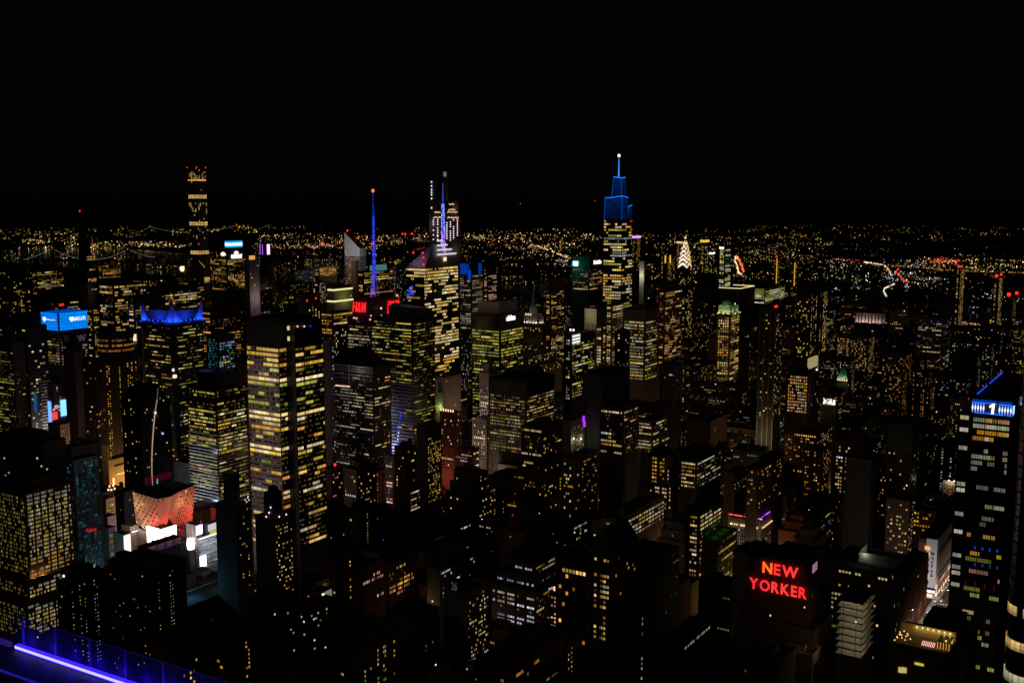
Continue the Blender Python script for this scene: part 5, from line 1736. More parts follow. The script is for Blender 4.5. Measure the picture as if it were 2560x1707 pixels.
s = bld('stone_block', 'tan block with two white floodlights over a light-coloured cornice', 'building', 'A', 760, 860, 1055, 1230, 1568, 960, 'tan_stone', None, O('resid', .12, 'WA', 4, 2.6, .5, .55, top=3, dark=True, rows={0: (.4, 'W', .5)}), parts=20, ph=0)
for zx in (893, 992):
    u, z = s.hit('S', 'A', zx, 1452)
    add_beacon(s, [(u, -1.6, z, .9)], (1.8, 1.9, 1.6))
    point_light('floodlight', (u, -4, z - 1), 700, (.95, 1, .8), s.o, .3)
pu = MB()
for zx, zy in ((1030, 1195), (1040, 1265)):
    u, z = s.hit('S', 'A', zx, zy)
    pu.box(u - 1.5, u + 2, -1.4, -.5, z - 2, z + 4, 'lit', (.5, .04, 1.2))
pu.build('violet_sign', s.o)
bld('stone_tower', 'flat-topped dark tower with a tan cornice and two lit window rows', 'skyscraper', 'A', 1060, 1270, 1615, 585, 1300, 1000, 'dark_stone', O('resid', .12, 'W', 4, 2.9, .55, .55, top=14, rows={3: (.55, 'E', .6), 5: (.9, 'W', 1.1), 6: (.95, 'W', 1.1), 12: (.6, 'K', 1)}), O('resid', .01, 'W'), tiers=[(.985, 0, 0, 0, 0), (1.03, -2, -2, -2, -2)], parts=30, ph=1)
b_['dusk'] = bld('brick_tower', 'black tower with the boldest grid of white, blue-white and orange windows', 'skyscraper', 'A', 1255, 1560, 1760, 1035, 1568, 850, 'dark_stone',
    O('office', .1, 'W', 4.1, 2.5, .62, .58, top=5, rows={0: (.95, 'KW', 1.25), 6: (.8, 'WC', .9), 7: (.6, 'A', 1.1), 8: (.5, 'WC', .8), 9: (.5, 'A', 1), 11: (.3, 'W'), 12: (.7, 'KW', 1), 13: (.9, 'KWC', 1), 14: (.95, 'CCW', 1), 15: (.9, 'CCB', .9), 16: (.9, 'W', 1.1), 17: (.8, 'W', 1), 18: (.6, 'A', 1), 19: (.8, 'WA', 1), 20: (.8, 'AW', 1), 21: (.8, 'A', 1.1), 22: (.6, 'A', 1), 23: (.9, 'YW', 1.1)}),
    O('office', .28, 'WA', 4.1, 2.5, .6, .5, top=5, rows={0: (.8, 'W', .8)}), tiers=[(1, 0, 0, 0, 0), (1.16, 5, 5, 5, 8)], parts=100, ph=1)
b_['terr'] = bld('stepped_tower', 'stepped stone tower of packed warm windows with pale ledges, behind the boldest window grid', 'skyscraper', 'A', 1750, 1945, 2140, 1230, 1568, 970, 'tan_stone', O('office', .55, 'WY', 3.9, 2.4, .6, .55, top=2, rows={0: (.7, 'W', .8), 1: (.9, 'K', 1), 2: (.7, 'W', .9)}), O('office', .3, 'W', 3.9, 2.4, .6, .55, top=2),
    tiers=[(.84, 0, 0, -2, -6), (1.0, 0, 0, 0, 0), (1.17, 0, 3, 4, 8), (1.26, 5, 7, 6, 12)], parts=80, ph=1, tank=1)
b_['tanpair'] = bld('stone_block', 'light stone block with lower cream window rows and a dark roof wedge', 'building', 'C', 1005, 1165, 1440, 440, 1050, 800, 'tan_stone', O('resid', .22, 'W', 4, 2.3, .55, .6, top=4, dark=True, rows={2: (.5, 'C', .6), 6: (.7, 'A', 1)}), O('resid', .13, 'AYC', 4, 2.8, .5, .5, top=4, rows={0: (.4, 'A', 1)}), parts=60, ph=1)
bld('brick_block', 'dark block with a neat grid of amber double windows beside the terraced corner block', 'building', 'B', 110, 340, 480, 480, 800, 870, 'brown_brick', O('resid', .8, 'AY', 4.4, 3.2, .65, .55, top=2, grp=2), O('resid', .06, 'C', 4.4, 3.2), parts=50, ph=1)
b_['terrace'] = bld('stepped_block', 'terraced corner block with continuous cream window rows on each setback', 'building', 'B', 525, 745, 1060, 545, 800, 860, 'dark_stone', O('office', .6, 'WA', 4.3, 2.5, .62, .5, top=2, rows={0: (.9, 'W', 1), 2: (.6, 'W', 1)}), O('office', .3, 'WE', 4.3, 2.2, .85, .5, top=2, rows={0: (.9, 'E', .9)}),
    tiers=[(1, 0, 0, 0, 0), (1.13, 0, 4, 0, 10), (1.27, 0, 8, 0, 26)], parts=80, ph=1)
bld('brick_block', 'block with bright paired windows low under the amber grid block', 'building', 'B', 80, 370, 400, 880, 1060, 820, 'brown_brick', O('resid', .65, 'WK', 4.2, 2.9, .7, .55, top=1, grp=2), None, parts=40, ph=0)
bld('stone_block', 'olive stone corner block with a lit cornice ledge', 'building', 'B', 1100, 1208, 1398, 712, 980, 850, 'tan_stone', None, O('resid', .2, 'GW', 4, 3, .35, .5, top=10, dark=True), parts=20, ph=0)
point_light('street_glow', (b_['terrace'].b, -60, 40), 9000, (.9, .8, .3), b_['terrace'].o, 2)
bld('brick_block', 'block with sparse orange triple windows behind the string-lit roof terrace', 'building', 'B', 1395, 1480, 1880, 650, 1100, 800, 'dark_stone', O('resid', .2, 'A', 4.3, 3, .6, .5, top=2), O('resid', .16, 'A', 4.3, 3, .6, .5, top=3, grp=3), parts=40, ph=1)
# ================================================================== near the glass barrier: west side
s = b_['grid'] = bld('office_tower', 'dark office tower with a dense grid of grouped pale-gold windows above the blue light strip', 'skyscraper', 9, -110, 192, 560, 82, 1130, 664, 'brown_brick',
    O('resid', .62, 'GGY', 3.6, 1.75, .8, .66, top=4, grp=3, s=.24, dim=.3), O('resid', .9, 'EYW', 3.6, 1.75, .8, .66, top=2, grp=3, s=.46, dim=.5, rows={0: (.5, 'E', .6), 1: (.8, 'E', .7), 17: (.5, 'A', .9), 18: (.3, 'A', .8), 20: (.95, 'A', 1.0), 23: (.9, 'Y', .7)}),
    tiers=[(.28, -9, -7, -3, -5), (.42, -5, -4, -2, -3), (1.0, 0, 0, 0, 0)], parts=100, ph=1, tank=1)
for zz, k in ((.42, 1), (.28, 1)):
    t = MB()
    t.box(0, s.b * .7, -3.6, -.2, s.H * zz + .1, s.H * zz + .5, 'tan_stone')
    t.build('terrace', s.o)
    point_light('terrace_lamp', (s.b * .25, -2.6, s.H * zz + 2), 500, (1, .6, .2), s.o, .3)
    point_light('terrace_lamp', (s.b * .05, -2.6, s.H * zz + 2), 300, (1, .6, .2), s.o, .3)
s = b_['glassgrid'] = bld('glass_tower', 'tower of dim teal glass ruled by thin pale mullion lines', 'skyscraper', 9, 500, 548, 775, -165, 650, 700, 'teal_glass', O('resid', .25, 'T', 3.5, 2.4, .9, .8, top=2, s=.25), O('resid', .55, 'T', 3.5, 2.4, .92, .85, top=2, s=.22, dim=.2), ph=0)
ml = MB()
for k in range(17):
    u = s.b * k / 16
    k0 = rnd.uniform(.0, .5) * s.H
    ml.box(u - .14, u + .14, -.7, -.15, 20 + k0, s.H - rnd.uniform(0, 40), 'lavender_cladding')
for k in range(0, 34):
    z = s.H - 2 - k * 3.5
    if z > 20:
        ml.box(0, s.b, -.45, -.16, z, z + .22, 'grey_concrete')
ml.build('mullion', s.o)
for q in range(3):
    u, z = s.hit('S', 9, 672 + q * 28, 384 - q * 2)
    s.panel('red_window', 'S', (u, u + 3.2, z, z + 2.6), 'lit', (.5, .012, .012), .1, .3)
point_light('screen_glow', (s.b * 1.25, -26, 30), 5000, (.6, .95, 1.0), s.o, 2)
point_light('screen_glow', (s.b * .7, -18, 22), 2500, (.4, .95, 1.0), s.o, 2)
bld('blank_tower', 'windowless dark slab standing behind the teal ruled glass tower', 'building', 5, 485, 500, 765, 1165, 1330, 800, 'dark_cladding', None, O('resid', .02, 'A'), ph=1, parts=10)
bld('apartment_tower', 'broad black tower crown with a single orange window cluster above the grouped-window tower', 'building', 5, -60, 330, 515, 1130, 1500, 705, 'dark_stone', O('resid', .02, 'W', 3.4, 3), O('resid', .05, 'AW', 3.4, 3, .5, .5, top=12), ph=1, parts=20, tank=1)
s = bld('stone_block', 'small tan brick block with two storeys of arched openings by the glaring screens', 'building', 'T', 40, 150, 285, 425, 680, 800, 'tan_stone', O('resid', .04, 'A', 3.4, 2.6, .45, .6, top=2, dark=True), O('resid', .1, 'A', 3.4, 2.6, .45, .6, top=2, dark=True), ph=1, parts=10)
point_light('street_glow', (s.b * .5, -16, s.H - 12), 500, (1, .7, .5), s.o, 1)
for zx, zy in ((268, 295), (322, 298), (250, 335), (296, 345), (345, 340)):
    u, z = s.hit('S', 'T', zx, zy)
    l_ = MB()
    l_.lathe(u, 6, [(.5, s.H + 6 + (345 - zy) * .08), (1.0, s.H + 7 + (345 - zy) * .08), (.4, s.H + 8 + (345 - zy) * .08)], 'lit', (2.0, 1.0, .45), 8)
    l_.build('roof_lamp', s.o)
s = bld('brick_block', 'pink-washed narrow block with a notched roofline beside the glaring screens', 'building', 'T', 50, 175, 305, 690, 1000, 770, 'lavender_cladding', None, None, ph=0)
point_light('screen_glow', (s.b * .4, -13, s.H - 10), 1500, (1, .62, .6), s.o, 1)
s = bld('glass_block', 'little glass block with three stacked lit window rows and a pale corner', 'building', 'T', 55, 138, 240, 860, 1280, 745, 'grey_concrete', None, O('resid', .9, 'E', 6.5, 1.7, .7, .5, top=5, s=.55, rows={1: (1, 'A', 1.3), 3: (1, 'E', .5)}), parts=30, ph=0)
s = b_['slantbill'] = bld('billboard_tower', 'tall slanting white billboard lit pink at the crossing by the glaring screens', 'billboard', 'T', 255, 275, 335, 960, 1290, 735, 'white_cladding', None, None, ph=0)
s.panel('screen', 'S', (.3, s.b, 8, s.H), 'screen', (1.5, 1.15, 1.05), .4, .2)

# red-washed faceted block
s = b_['red'] = bld('hotel_block', 'faceted orange-pink block pierced by square windows, washed red by floodlights', 'hotel', 'T', 552, 922, 1470, 408, 830, 790, 'copper_panel', custom=True)
m = MB()
q_ = s.hit('W', 'T', 922, 830)[1]
# folded facade: corner leans, edge heights vary
a_, b2 = s.a, s.b
zb_ = q_ - 6
P_ = {'A': (0, a_, s.H + 2), 'B': (0, 0, s.H), 'C': (b2 * .40, 1.5, s.H - 1.5), 'D': (b2 * .55, -3, s.H + 2.5), 'E': (b2 * .78, 1.2, s.H + 1.5), 'G': (b2, -2, s.H + 4), 'H': (b2, a_, s.H + 4),
      'a': (2.5, a_, zb_ + 4), 'b': (-1.5, -1.5, zb_ - 4), 'c': (b2 * .36, 3.0, zb_ + 10), 'd': (b2 * .5, 2, zb_), 'e': (b2 * .8, 3.5, zb_), 'g': (b2 - 2, 1, zb_ + 2), 'h': (b2 - 2, a_, zb_)}
ks = list(P_)
ix = {k: i for i, k in enumerate(ks)}
fc = ['ABba', 'BCcb', 'CDc', 'Ddc', 'DEed', 'EGge', 'GHhg', 'HAah', 'ABCDEGH']
m.poly([P_[k] for k in ks], [tuple(ix[c] for c in f)[::-1] for f in fc], 'copper_panel')
m.m[-1] = m.mi('roofing')
m.build('facade', s.o)


def quad_windows(fk, nx_, nz_, skip):
    A, B, c, d = [np.array(P_[k]) for k in fk]       # top-left, top-right, bottom-right, bottom-left
    n = np.cross(B - A, d - A)
    n = n / np.linalg.norm(n)
    if n[0] * .5 + n[1] * .8 > 0:
        n = -n
    for i in range(nx_):
        for j in range(nz_):
            if rnd.random() < skip or (i + j) % 2:
                continue
            def P(u, v):
                return (A * (1 - u) + B * u) * (1 - v) + (d * (1 - u) + c * u) * v
            u0_, u1_, v0_, v1_ = (i + .25) / nx_, (i + .75) / nx_, (j + .25) / nz_, (j + .75) / nz_
            wq = MB()
            lit_ = rnd.random() < .07
            pp = [P(u0_, v1_) + n * .12, P(u1_, v1_) + n * .12, P(u1_, v0_) + n * .12, P(u0_, v0_) + n * .12]
            wq.face([tuple(x) for x in pp], 'lit' if lit_ else 'dark_glass', (1.1, .62, .18))
            wq.build('window', s.o)


quad_windows(('A', 'B', 'b', 'a'), 12, 9, .08)
quad_windows(('B', 'C', 'c', 'b'), 6, 8, .45)
quad_windows(('D', 'E', 'e', 'd'), 8, 9, .1)
quad_windows(('E', 'G', 'g', 'e'), 5, 8, .35)
pd = MB()
pd.box(0, b2, 2, a_, 0, zb_ - 2, 'pale_stone')
pd.build('podium', s.o)
for dx, dy, z, p, c in ((-9, 2, zb_ + 12, 5200, (1, .10, .08)), (-7, a_ * .55, zb_ + 6, 2200, (1, .6, .4)), (-10, a_ * .9, s.H - 12, 3600, (1, .75, .35)), (b2 * .2, -8, zb_ + 8, 3600, (1, .08, .06)), (b2 * .62, -10, s.H - 10, 3600, (1, .5, .25)),
                        (b2 * .9, -10, zb_ + 10, 5200, (1, .10, .06)), (b2 * .45, -12, zb_ - 4, 1800, (1, .8, .6)), (-3, -9, s.H - 4, 900, (1, .1, .08))):
    point_light('red_floodlight', (dx, dy, z), p, c, s.o, .6)

# the glaring screens
s = b_['vee'] = bld('billboard_tower', 'huge glaring white double screen folded into a shallow V', 'billboard', 'T', 768, 958, 1205, 885, 1085, 765, 'dark_metal', custom=True)
z0 = s.hit('W', 'T', 860, 1075)[1]
fr = MB()
fr.box(.6, s.b, .6, s.a, 0, s.H - 1, 'dark_metal')
fr.build('frame', s.o)
s.panel('screen', 'W', (0, s.a, z0, s.H + 2), 'screen', (4.5, 4.2, 4.0), .5, -.1)
s.panel('screen', 'S', (0, s.b, z0 + 5, s.H + 1), 'screen', (4.5, 4.2, 4.0), .5, -.1)
s = b_['rightscreen'] = bld('billboard_tower', 'smaller glaring white screen with a violet rim beside the dark glass tower', 'billboard', 'T', 1355, 1372, 1520, 815, 975, 775, 'pale_stone', None, None, ph=0)
zb_ = s.hit('S', 'T', 1440, 970)[1]
s.panel('screen', 'S', (0, s.b, zb_, s.H), 'screen', (3.8, 3.3, 4.2), .5, .2)
s.panel('violet_rim', 'S', (0, s.b, s.H + .05, s.H + 1), 'lit', (.45, .1, .9), .5, .2)
s = b_['lights'] = bld('low_building', 'low grey louvred building with a string of white lamps under its lit roof band', 'building', 'T', 385, 440, 650, 900, 1160, 800, 'grey_concrete', None, O('resid', .0, 'A'), ph=0)
zt_ = s.hit('S', 'T', 500, 825)[1]
rb = MB()
rb.box(0, s.b, 0, s.a, s.H + .2, zt_, 'pale_stone', top='roofing')
rb.build('roof_band', s.o)
ls = MB()
for k in range(14):
    u = s.b * (k + .5) / 14
    ls.lathe(u, -2, [(.25, s.H - .6), (.42, s.H), (.2, s.H + .4)], 'lit', (2.0, 1.8, 2.4), 6)
tag(ls.build('roof_lamp', s.o), kind='stuff')
lv = MB()
for k in range(12):
    z = s.H - 4 - k * 1.9
    if z > 3:
        lv.box(0, s.b, -.6, -.1, z, z + .8, 'white_cladding')
lv.build('louvre', s.o)
for u in (s.b * .15, s.b * .55):
    s.panel('doorway_light', 'S', (u, u + 1.6, 4, 11), 'screen', (1.6, .8, .2), .3, .7)
point_light('screen_glow', (s.b * .5, -9, s.H + 3), 500, (.8, .95, .75), s.o, .5)
# street junction glow with food stalls
kz = at_z(*px('T', 520, 1195), 0)
s_ = thing('market_stall', 'row of brightly lit orange street stalls at the crossing below the screens', 'stall', (kz[0], kz[1], 0))
sm = MB()
for k in range(7):
    sm.box(k * 3.4, k * 3.4 + 2.8, 0, 2.6, 0, 2.2, 'dark_metal')
sm.build('counter', s_)
sm = MB()
for k in range(7):
    sm.frustum((k * 3.4 - .3, k * 3.4 + 3.1, -.3, 2.9, 2.6), (k * 3.4 + 1.2, k * 3.4 + 1.6, 1, 1.6, 4.0), 'screen', (2.6 + k % 2, 1.3, .7))
sm.build('canopy', s_)
# low lit glass base
s = b_['base'] = bld('glass_block', 'low block of blue-white lit louvred floors with a bright screen at its foot', 'building', 'T', 1392, 1408, 1850, 1005, 1430, 800, 'grey_concrete', None, O('band', .9, 'C', 4.6, 2.2, .96, .55, top=3, s=.6, rows={0: (.8, 'C', 1.0)}), parts=0, ph=0)
lv = MB()
for k in range(24):
    z = s.H - 1.2 - k * 1.8
    if z > 2:
        lv.box(0, s.b, -.7, -.2, z, z + (.75 if k % 4 else 1.3), 'white_cladding')
lv.build('louvre', s.o)
s.panel('top_edge_light', 'S', (0, s.b, s.H - .8, s.H + .4), 'lit', (1.5, 1.55, 1.8), .4, .8)
r = s.rect('S', 'T', 1400, 1290, 1645, 1400)
s.panel('screen', 'S', (max(0, r[0]), r[1], r[2], r[3] - 2), 'screen', (2.6, 3.2, 4.2), .5, 1.2)
up = MB()
up.box(s.b * .38, s.b, -1.5, 4, s.H + 2, s.H + 12, 'dark_cladding')
up.build('upper_canopy', s.o)
s.panel('poster', 'S', (s.b * .42, s.b, s.H + 4.5, s.H + 11), 'lit', (.55, .58, .62), .3, 1.6)
s.panel('poster_light', 'S', (s.b * .5, s.b, s.H + 1, s.H + 4), 'lit', (.7, .42, .06), .3, 1.6)
for k in range(4):
    point_light('louvre_lamp', (s.b * (k + .5) / 4, -9, s.H - 6), 900, (.75, .82, 1.0), s.o, .6)
s = bld('billboard_tower', 'round-cornered glaring sign between the folded screens and the lit louvred floors', 'billboard', 'T', 1245, 1262, 1395, 1075, 1190, 770, 'dark_metal', None, None, ph=0)
zb_ = s.hit('S', 'T', 1320, 1170)[1]
s.panel('screen', 'S', (0, s.b, zb_ + 3, s.H - 1), 'screen', (3.4, 2.8, 2.8), .8, .2)
rd = MB()
rd.lathe(1.5, -1.2, [(3.2, zb_ - 1), (3.8, zb_ + 4), (3.2, zb_ + 9)], 'screen', (3.0, 2.4, 2.4), 12)
rd.build('round_sign', s.o)
for x_, c in ((.35, (.9, .45, .3)), (.62, (1.1, .9, .85))):
    s.panel('lit_column', 'S', (s.b * x_, s.b * (x_ + .12), s.H + 2, s.H + 15), 'lit', tuple(q * .4 for q in c), .4, .1)

# bus terminal with the truss screen
s = b_['terminal'] = bld('bus_terminal', 'long dark terminal whose steel truss is backlit with red and blue panels', 'terminal', 'T', 655, 740, 1262, 1160, 1420, 660, 'dark_cladding', None, None, ph=0, a=9)
zb_ = s.hit('S', 'T', 750, 1230)[1]
zt_ = s.hit('S', 'T', 750, 1140)[1]
tr = MB()
n = 12
for i in range(n):
    u0_, u1_ = s.b * i / n, s.b * (i + 1) / n
    for A_, B_ in (((u0_, zb_), (u1_, zt_)), ((u0_, zt_), (u1_, zb_)), ((u0_, zb_), (u1_, zb_)), ((u0_, zt_), (u1_, zt_)), ((u0_, zb_), (u0_, zt_)), ((u0_, (zb_ + zt_) / 2), (u1_, (zb_ + zt_) / 2))):
        tr.bar((A_[0], -1.4, A_[1]), (B_[0], -1.4, B_[1]), .35, 'steel')
tr.build('truss', s.o)
for i in range(n):
    c = [(.02, .03, .35), (.45, .04, .05), (.5, .12, .1), (.02, .03, .32), (.4, .03, .04), (.3, .12, .16)][i % 6]
    s.panel('backlit_panel', 'S', (s.b * (i + .04) / n, s.b * (i + .96) / n, zb_ + .5, zt_ - .5), 'lit', c, .2, .6)
rfm = MB()
for k in range(8):
    rfm.box(s.b * (.04 + k * .12), s.b * (.10 + k * .12), s.a * .2, s.a * .5, s.H, s.H + rnd.uniform(1.5, 4), 'dark_metal')
rfm.build('roof_unit', s.o)
s = bld('low_building', 'flat low roof lit greenish, in the gap between two dark apartment towers', 'building', 9, 1395, 1472, 1760, 975, 1040, 640, 'grey_concrete', None, None, ph=0, b=70, a=26)
point_light('roof_lamp', (s.b * .2, s.a * .5, s.H + 7), 5200, (.12, .55, .95), s.o, 1)
point_light('roof_lamp', (s.b * .6, s.a * .4, s.H + 7), 700, (.75, .75, .4), s.o, 1)

# dark apartment masses in front
s = b_['apt1'] = bld('apartment_tower', 'black apartment tower with a steel lattice tank frame on its roof and scattered tiny windows', 'apartment tower', 9, 438, 520, 850, 800, 1400, 560, 'dark_stone', O('resid', .03, 'W', 3, 2.6, .4, .5), O('cols', .13, 'WYC', 2.9, 2.2, .3, .36, top=3, s=.6), parts=60, ph=1, tank=1)
lt = MB()
X0, Y0, Z0 = s.b * .1, s.a * .3, s.H
for i in range(5):
    for j in range(2):
        lt.bar((X0 + i * 4.5, Y0 + j * 9, Z0), (X0 + i * 4.5, Y0 + j * 9, Z0 + 15), .25, 'dark_metal')
    for q in (5, 10, 15):
        lt.bar((X0 + i * 4.5, Y0, Z0 + q), (X0 + i * 4.5, Y0 + 9, Z0 + q), .2, 'dark_metal')
        if i < 4:
            lt.bar((X0 + i * 4.5, Y0, Z0 + q), (X0 + i * 4.5 + 4.5, Y0, Z0 + q), .2, 'dark_metal')
            lt.bar((X0 + i * 4.5, Y0 + 9, Z0 + q), (X0 + i * 4.5 + 4.5, Y0 + 9, Z0 + q), .2, 'dark_metal')
lt.box(X0 + 1, X0 + 17, Y0 + 1, Y0 + 8, Z0, Z0 + 9, 'dark_cladding')
lt.build('roof_frame', s.o)
u, z = s.hit('W', 9, 515, 728)
l_ = MB()
l_.lathe(-.9, max(1, min(s.a - 1, u)), [(.4, z - .8), (.8, z), (.4, z + .9)], 'lit', (1.1, 1.3, 1.15), 8)
l_.build('roof_lamp', s.o)
s = b_['apt2'] = bld('apartment_tower', 'broad black apartment slab with amber dots, in front of the bus terminal', 'apartment tower', 9, 845, 1180, 1455, 700, 1500, 580, 'dark_stone', O('resid', .05, 'A', 3, 2.5, .32, .4, top=4, s=.8), O('cols', .1, 'AWC', 2.9, 2.3, .3, .36, top=4, s=.6), parts=70, ph=0, tank=0)
tw = MB()
for k, (f0, f1, h) in enumerate(((.55, .68, 4), (.75, .9, 6), (.3, .42, 2.5), (.05, .2, 2))):
    tw.box(s.b * .1, s.b * .35, s.a * f0, s.a * f1, s.H, s.H + h, 'dark_stone')
tw.build('penthouse', s.o)
s = b_['apt3'] = bld('apartment_tower', 'narrow black apartment tower with a stubby mast house, against the terraced glass tower', 'apartment tower', 9, 1688, 1850, 1962, 195, 760, 650, 'dark_stone', None, O('resid', .16, 'YAW', 3, 2.4, .45, .5, top=3), parts=50, ph=0)
tw = MB()
tw.box(s.b * .1, s.b * .6, s.a * .2, s.a * .65, s.H, s.H + 26, 'dark_stone')
tw.build('penthouse', s.o)
tin = MB()
for q in range(5):
    tin.lathe(s.b * rnd.uniform(.6, 1), -.7, [(.3, s.H + 2 + q), (.5, s.H + 2.5 + q), (.2, s.H + 3 + q)], 'lit', (1.0, .9, 1.0), 6)
tag(tin.build('roof_lamp', s.o), kind='stuff')
s = b_['apt4'] = bld('apartment_tower', 'black apartment tower with a lamp-lit penthouse and a ladder of yellow windows', 'apartment tower', 10, -8, 138, 292, 292, 850, 620, 'dark_stone', None, O('resid', .42, 'YW', 3.3, 2.5, .46, .46, top=5, s=.9), parts=90, ph=0)
tw = MB()
tw.box(s.b * .05, s.b * .55, s.a * .1, s.a * .55, s.H, s.H + 20, 'dark_stone')
tw.lathe(s.b * .3, s.a * .3, [(4, s.H + 20), (4, s.H + 23), (.4, s.H + 25)], 'dark_stone', seg=10)
tw.build('penthouse', s.o)
for zx, zy in ((120, 190), (108, 230), (85, 262), (177, 263), (232, 245)):
    f_ = 'W' if zx < 138 else 'S'
    u, z = s.hit(f_, 10, zx, zy)
    l_ = MB()
    x_, y_ = (-.7, u) if f_ == 'W' else (u, -.7)
    l_.lathe(x_, y_, [(.3, z - .5), (.55, z), (.3, z + .6)], 'lit', (1.5, 1.3, 1.6), 8)
    l_.build('roof_lamp', s.o)
bld('apartment_tower', 'black stepped tower with a column of amber windows near the bright signboards', 'apartment tower', 10, 612, 690, 830, 478, 860, 640, 'dark_stone', O('resid', .02, 'A'), O('cols', .14, 'AY', 3.2, 2.6, .5, .5, top=3), tiers=[(.93, 0, 0, 0, 0), (1.0, 3, 3, 3, 3)], parts=40, ph=1, tank=1)
bld('apartment_tower', 'dark round-shouldered tower rising behind the stepped amber-column tower', 'apartment tower', 10, 700, 800, 940, 190, 560, 760, 'dark_stone', O('resid', .015, 'A'), O('cols', .09, 'A', 3.2, 2.6, .5, .5, top=3), tiers=[(.92, 0, 0, 0, 0), (1.0, 4, 4, 4, 6)], parts=30, ph=1)
# neon corner
p0 = at_depth(*px(10, 480, 900), 735)
s = b_['neon'] = bld('sign_block', 'low corner block papered with bright white, red and green advertising screens', 'building', 10, 402, 470, 590, 875, 1050, 735, 'dark_metal', None, None, ph=0)
zb_ = s.hit('S', 10, 530, 1020)[1]
for x0_, x1_, y0_, y1_, c in ((.05, .45, .55, .95, (2.0, 1.5, 1.4)), (.5, .98, .5, 1.0, (.16, .18, .14)), (.05, .98, .08, .42, (.5, .55, .2)), (.3, .6, .42, .56, (1.6, .1, .1)), (.4, .7, .2, .4, (1.4, 1.3, 1.5)), (.06, .3, .12, .3, (.3, .7, .2))):
    s.panel('screen', 'S', (s.b * x0_, s.b * x1_, zb_ + (s.H - zb_) * y0_, zb_ + (s.H - zb_) * y1_), 'screen', c, .3, .2 + x1_ * .3)
for k in range(5):
    s.panel('canopy_lamp', 'S', (s.b * (.1 + k * .18), s.b * (.16 + k * .18), zb_ - 2.2, zb_ - 1.4), 'lit', (1.5, 1.2, 1.6), .3, 1.4)
s.panel('screen', 'W', (1, s.a - 1, s.H - 12, s.H - 3), 'screen', (1.5, .3, .25), .3, .2)
s = bld('sign_block', 'dim hoarding of pink and olive posters behind the bright signboards', 'building', 10, 400, 425, 580, 790, 880, 790, 'dark_metal', None, None, ph=0)
s.panel('poster', 'S', (1, s.b * .3, s.H - 16, s.H - 2), 'lit', (.09, .02, .025), .3)
s.panel('poster', 'S', (s.b * .35, s.b * .7, s.H - 14, s.H - 2), 'lit', (.06, .05, .008), .3)

# middle foreground roofs
bld('loft_block', 'dark loft block with a double row of orange windows along its flank', 'building', 10, 640, 1035, 1245, 660, 880, 735, 'brown_brick', O('resid', .015, 'A', 4, 3), O('office', .16, 'A', 4.3, 2.3, .6, .62, top=3, grp=4, rows={4: (.9, 'A', 1.0), 5: (.95, 'A', 1.15), 2: (.1, 'A')}), parts=60, ph=1, tank=1)
bld('loft_block', 'dark loft block showing a lone cluster of lilac-white windows', 'building', 10, 590, 782, 1010, 705, 1020, 680, 'brown_brick', O('resid', .01, 'W'), O('resid', .03, 'W', 4.4, 2.5, .6, .66, top=3, rows={1: (.5, 'K', 1.2), 2: (.5, 'K', 1.1)}), parts=40, ph=1, tank=1)
bld('loft_block', 'long low block with one cream strip of windows running under its roof edge', 'building', 10, 1180, 1400, 1690, 430, 620, 930, 'brown_brick', O('resid', .02, 'E'), O('resid', .04, 'WK', 4.2, 2.6, .75, .55, top=2, grp=3, rows={0: (.85, 'K', .9)}), parts=50, ph=1, tank=1)
bld('loft_block', 'dark block with three broad yellow window bays near its roof', 'building', 10, 1400, 1600, 1800, 500, 720, 800, 'dark_stone', O('resid', .02, 'Y', 6, 5, .7, .6, top=4, rows={1: (.0, 'Y')}), O('resid', .03, 'W'), parts=30, ph=1)
s = HEROES and None
s = b_['bays'] = bld('loft_block', 'low stone block faced with tall pale pilasters above a dark courtyard', 'building', 10, 1235, 1290, 1480, 560, 720, 780, 'tan_stone', O('resid', .05, 'WK', 4, 3, .5, .5, top=6), O('resid', .1, 'E', 4, 3, .5, .5, top=6), piers=(6, .9, .5), parts=20, ph=1)
bld('loft_block', 'dark block with small bright blue-white and pink windows above a faint painted number', 'building', 10, 1340, 1440, 1780, 690, 900, 700, 'dark_stone', O('resid', .05, 'W', 4, 2.6, .6, .5, top=2), O('resid', .12, 'CK', 4, 2.6, .6, .5, top=2, rows={0: (.4, 'C', 1), 3: (.3, 'W', 1)}), parts=40, ph=1)
s = b_['num'] = bld('stone_tower', 'plain-fronted tower with a faint white number on its roof wall and sparse lit columns', 'apartment tower', 10, 1470, 1650, 1830, 880, 1340, 610, 'tan_stone', O('cols', .10, 'AY', 3.6, 2.6, .4, .5, top=6), O('resid', .32, 'EWA', 3.6, 2.2, .5, .55, top=3, rows={10: (.2, 'W'), 15: (.9, 'KC', 1.1)}), parts=70, ph=0)
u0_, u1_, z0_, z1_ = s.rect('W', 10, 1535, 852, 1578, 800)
pw = MB()
pw.box(-.2, 6, u0_ - 2, u1_ + 2, s.H, s.H + 9, 'dark_stone')
pw.build('penthouse', s.o)
s.text('26', 'W', (u0_, u1_, s.H + 2, s.H + 8), (.035, .045, .045), 'lit', 'sign_letter', .0, proud=.5)  # painted number given a faint glow so it shows in the dark
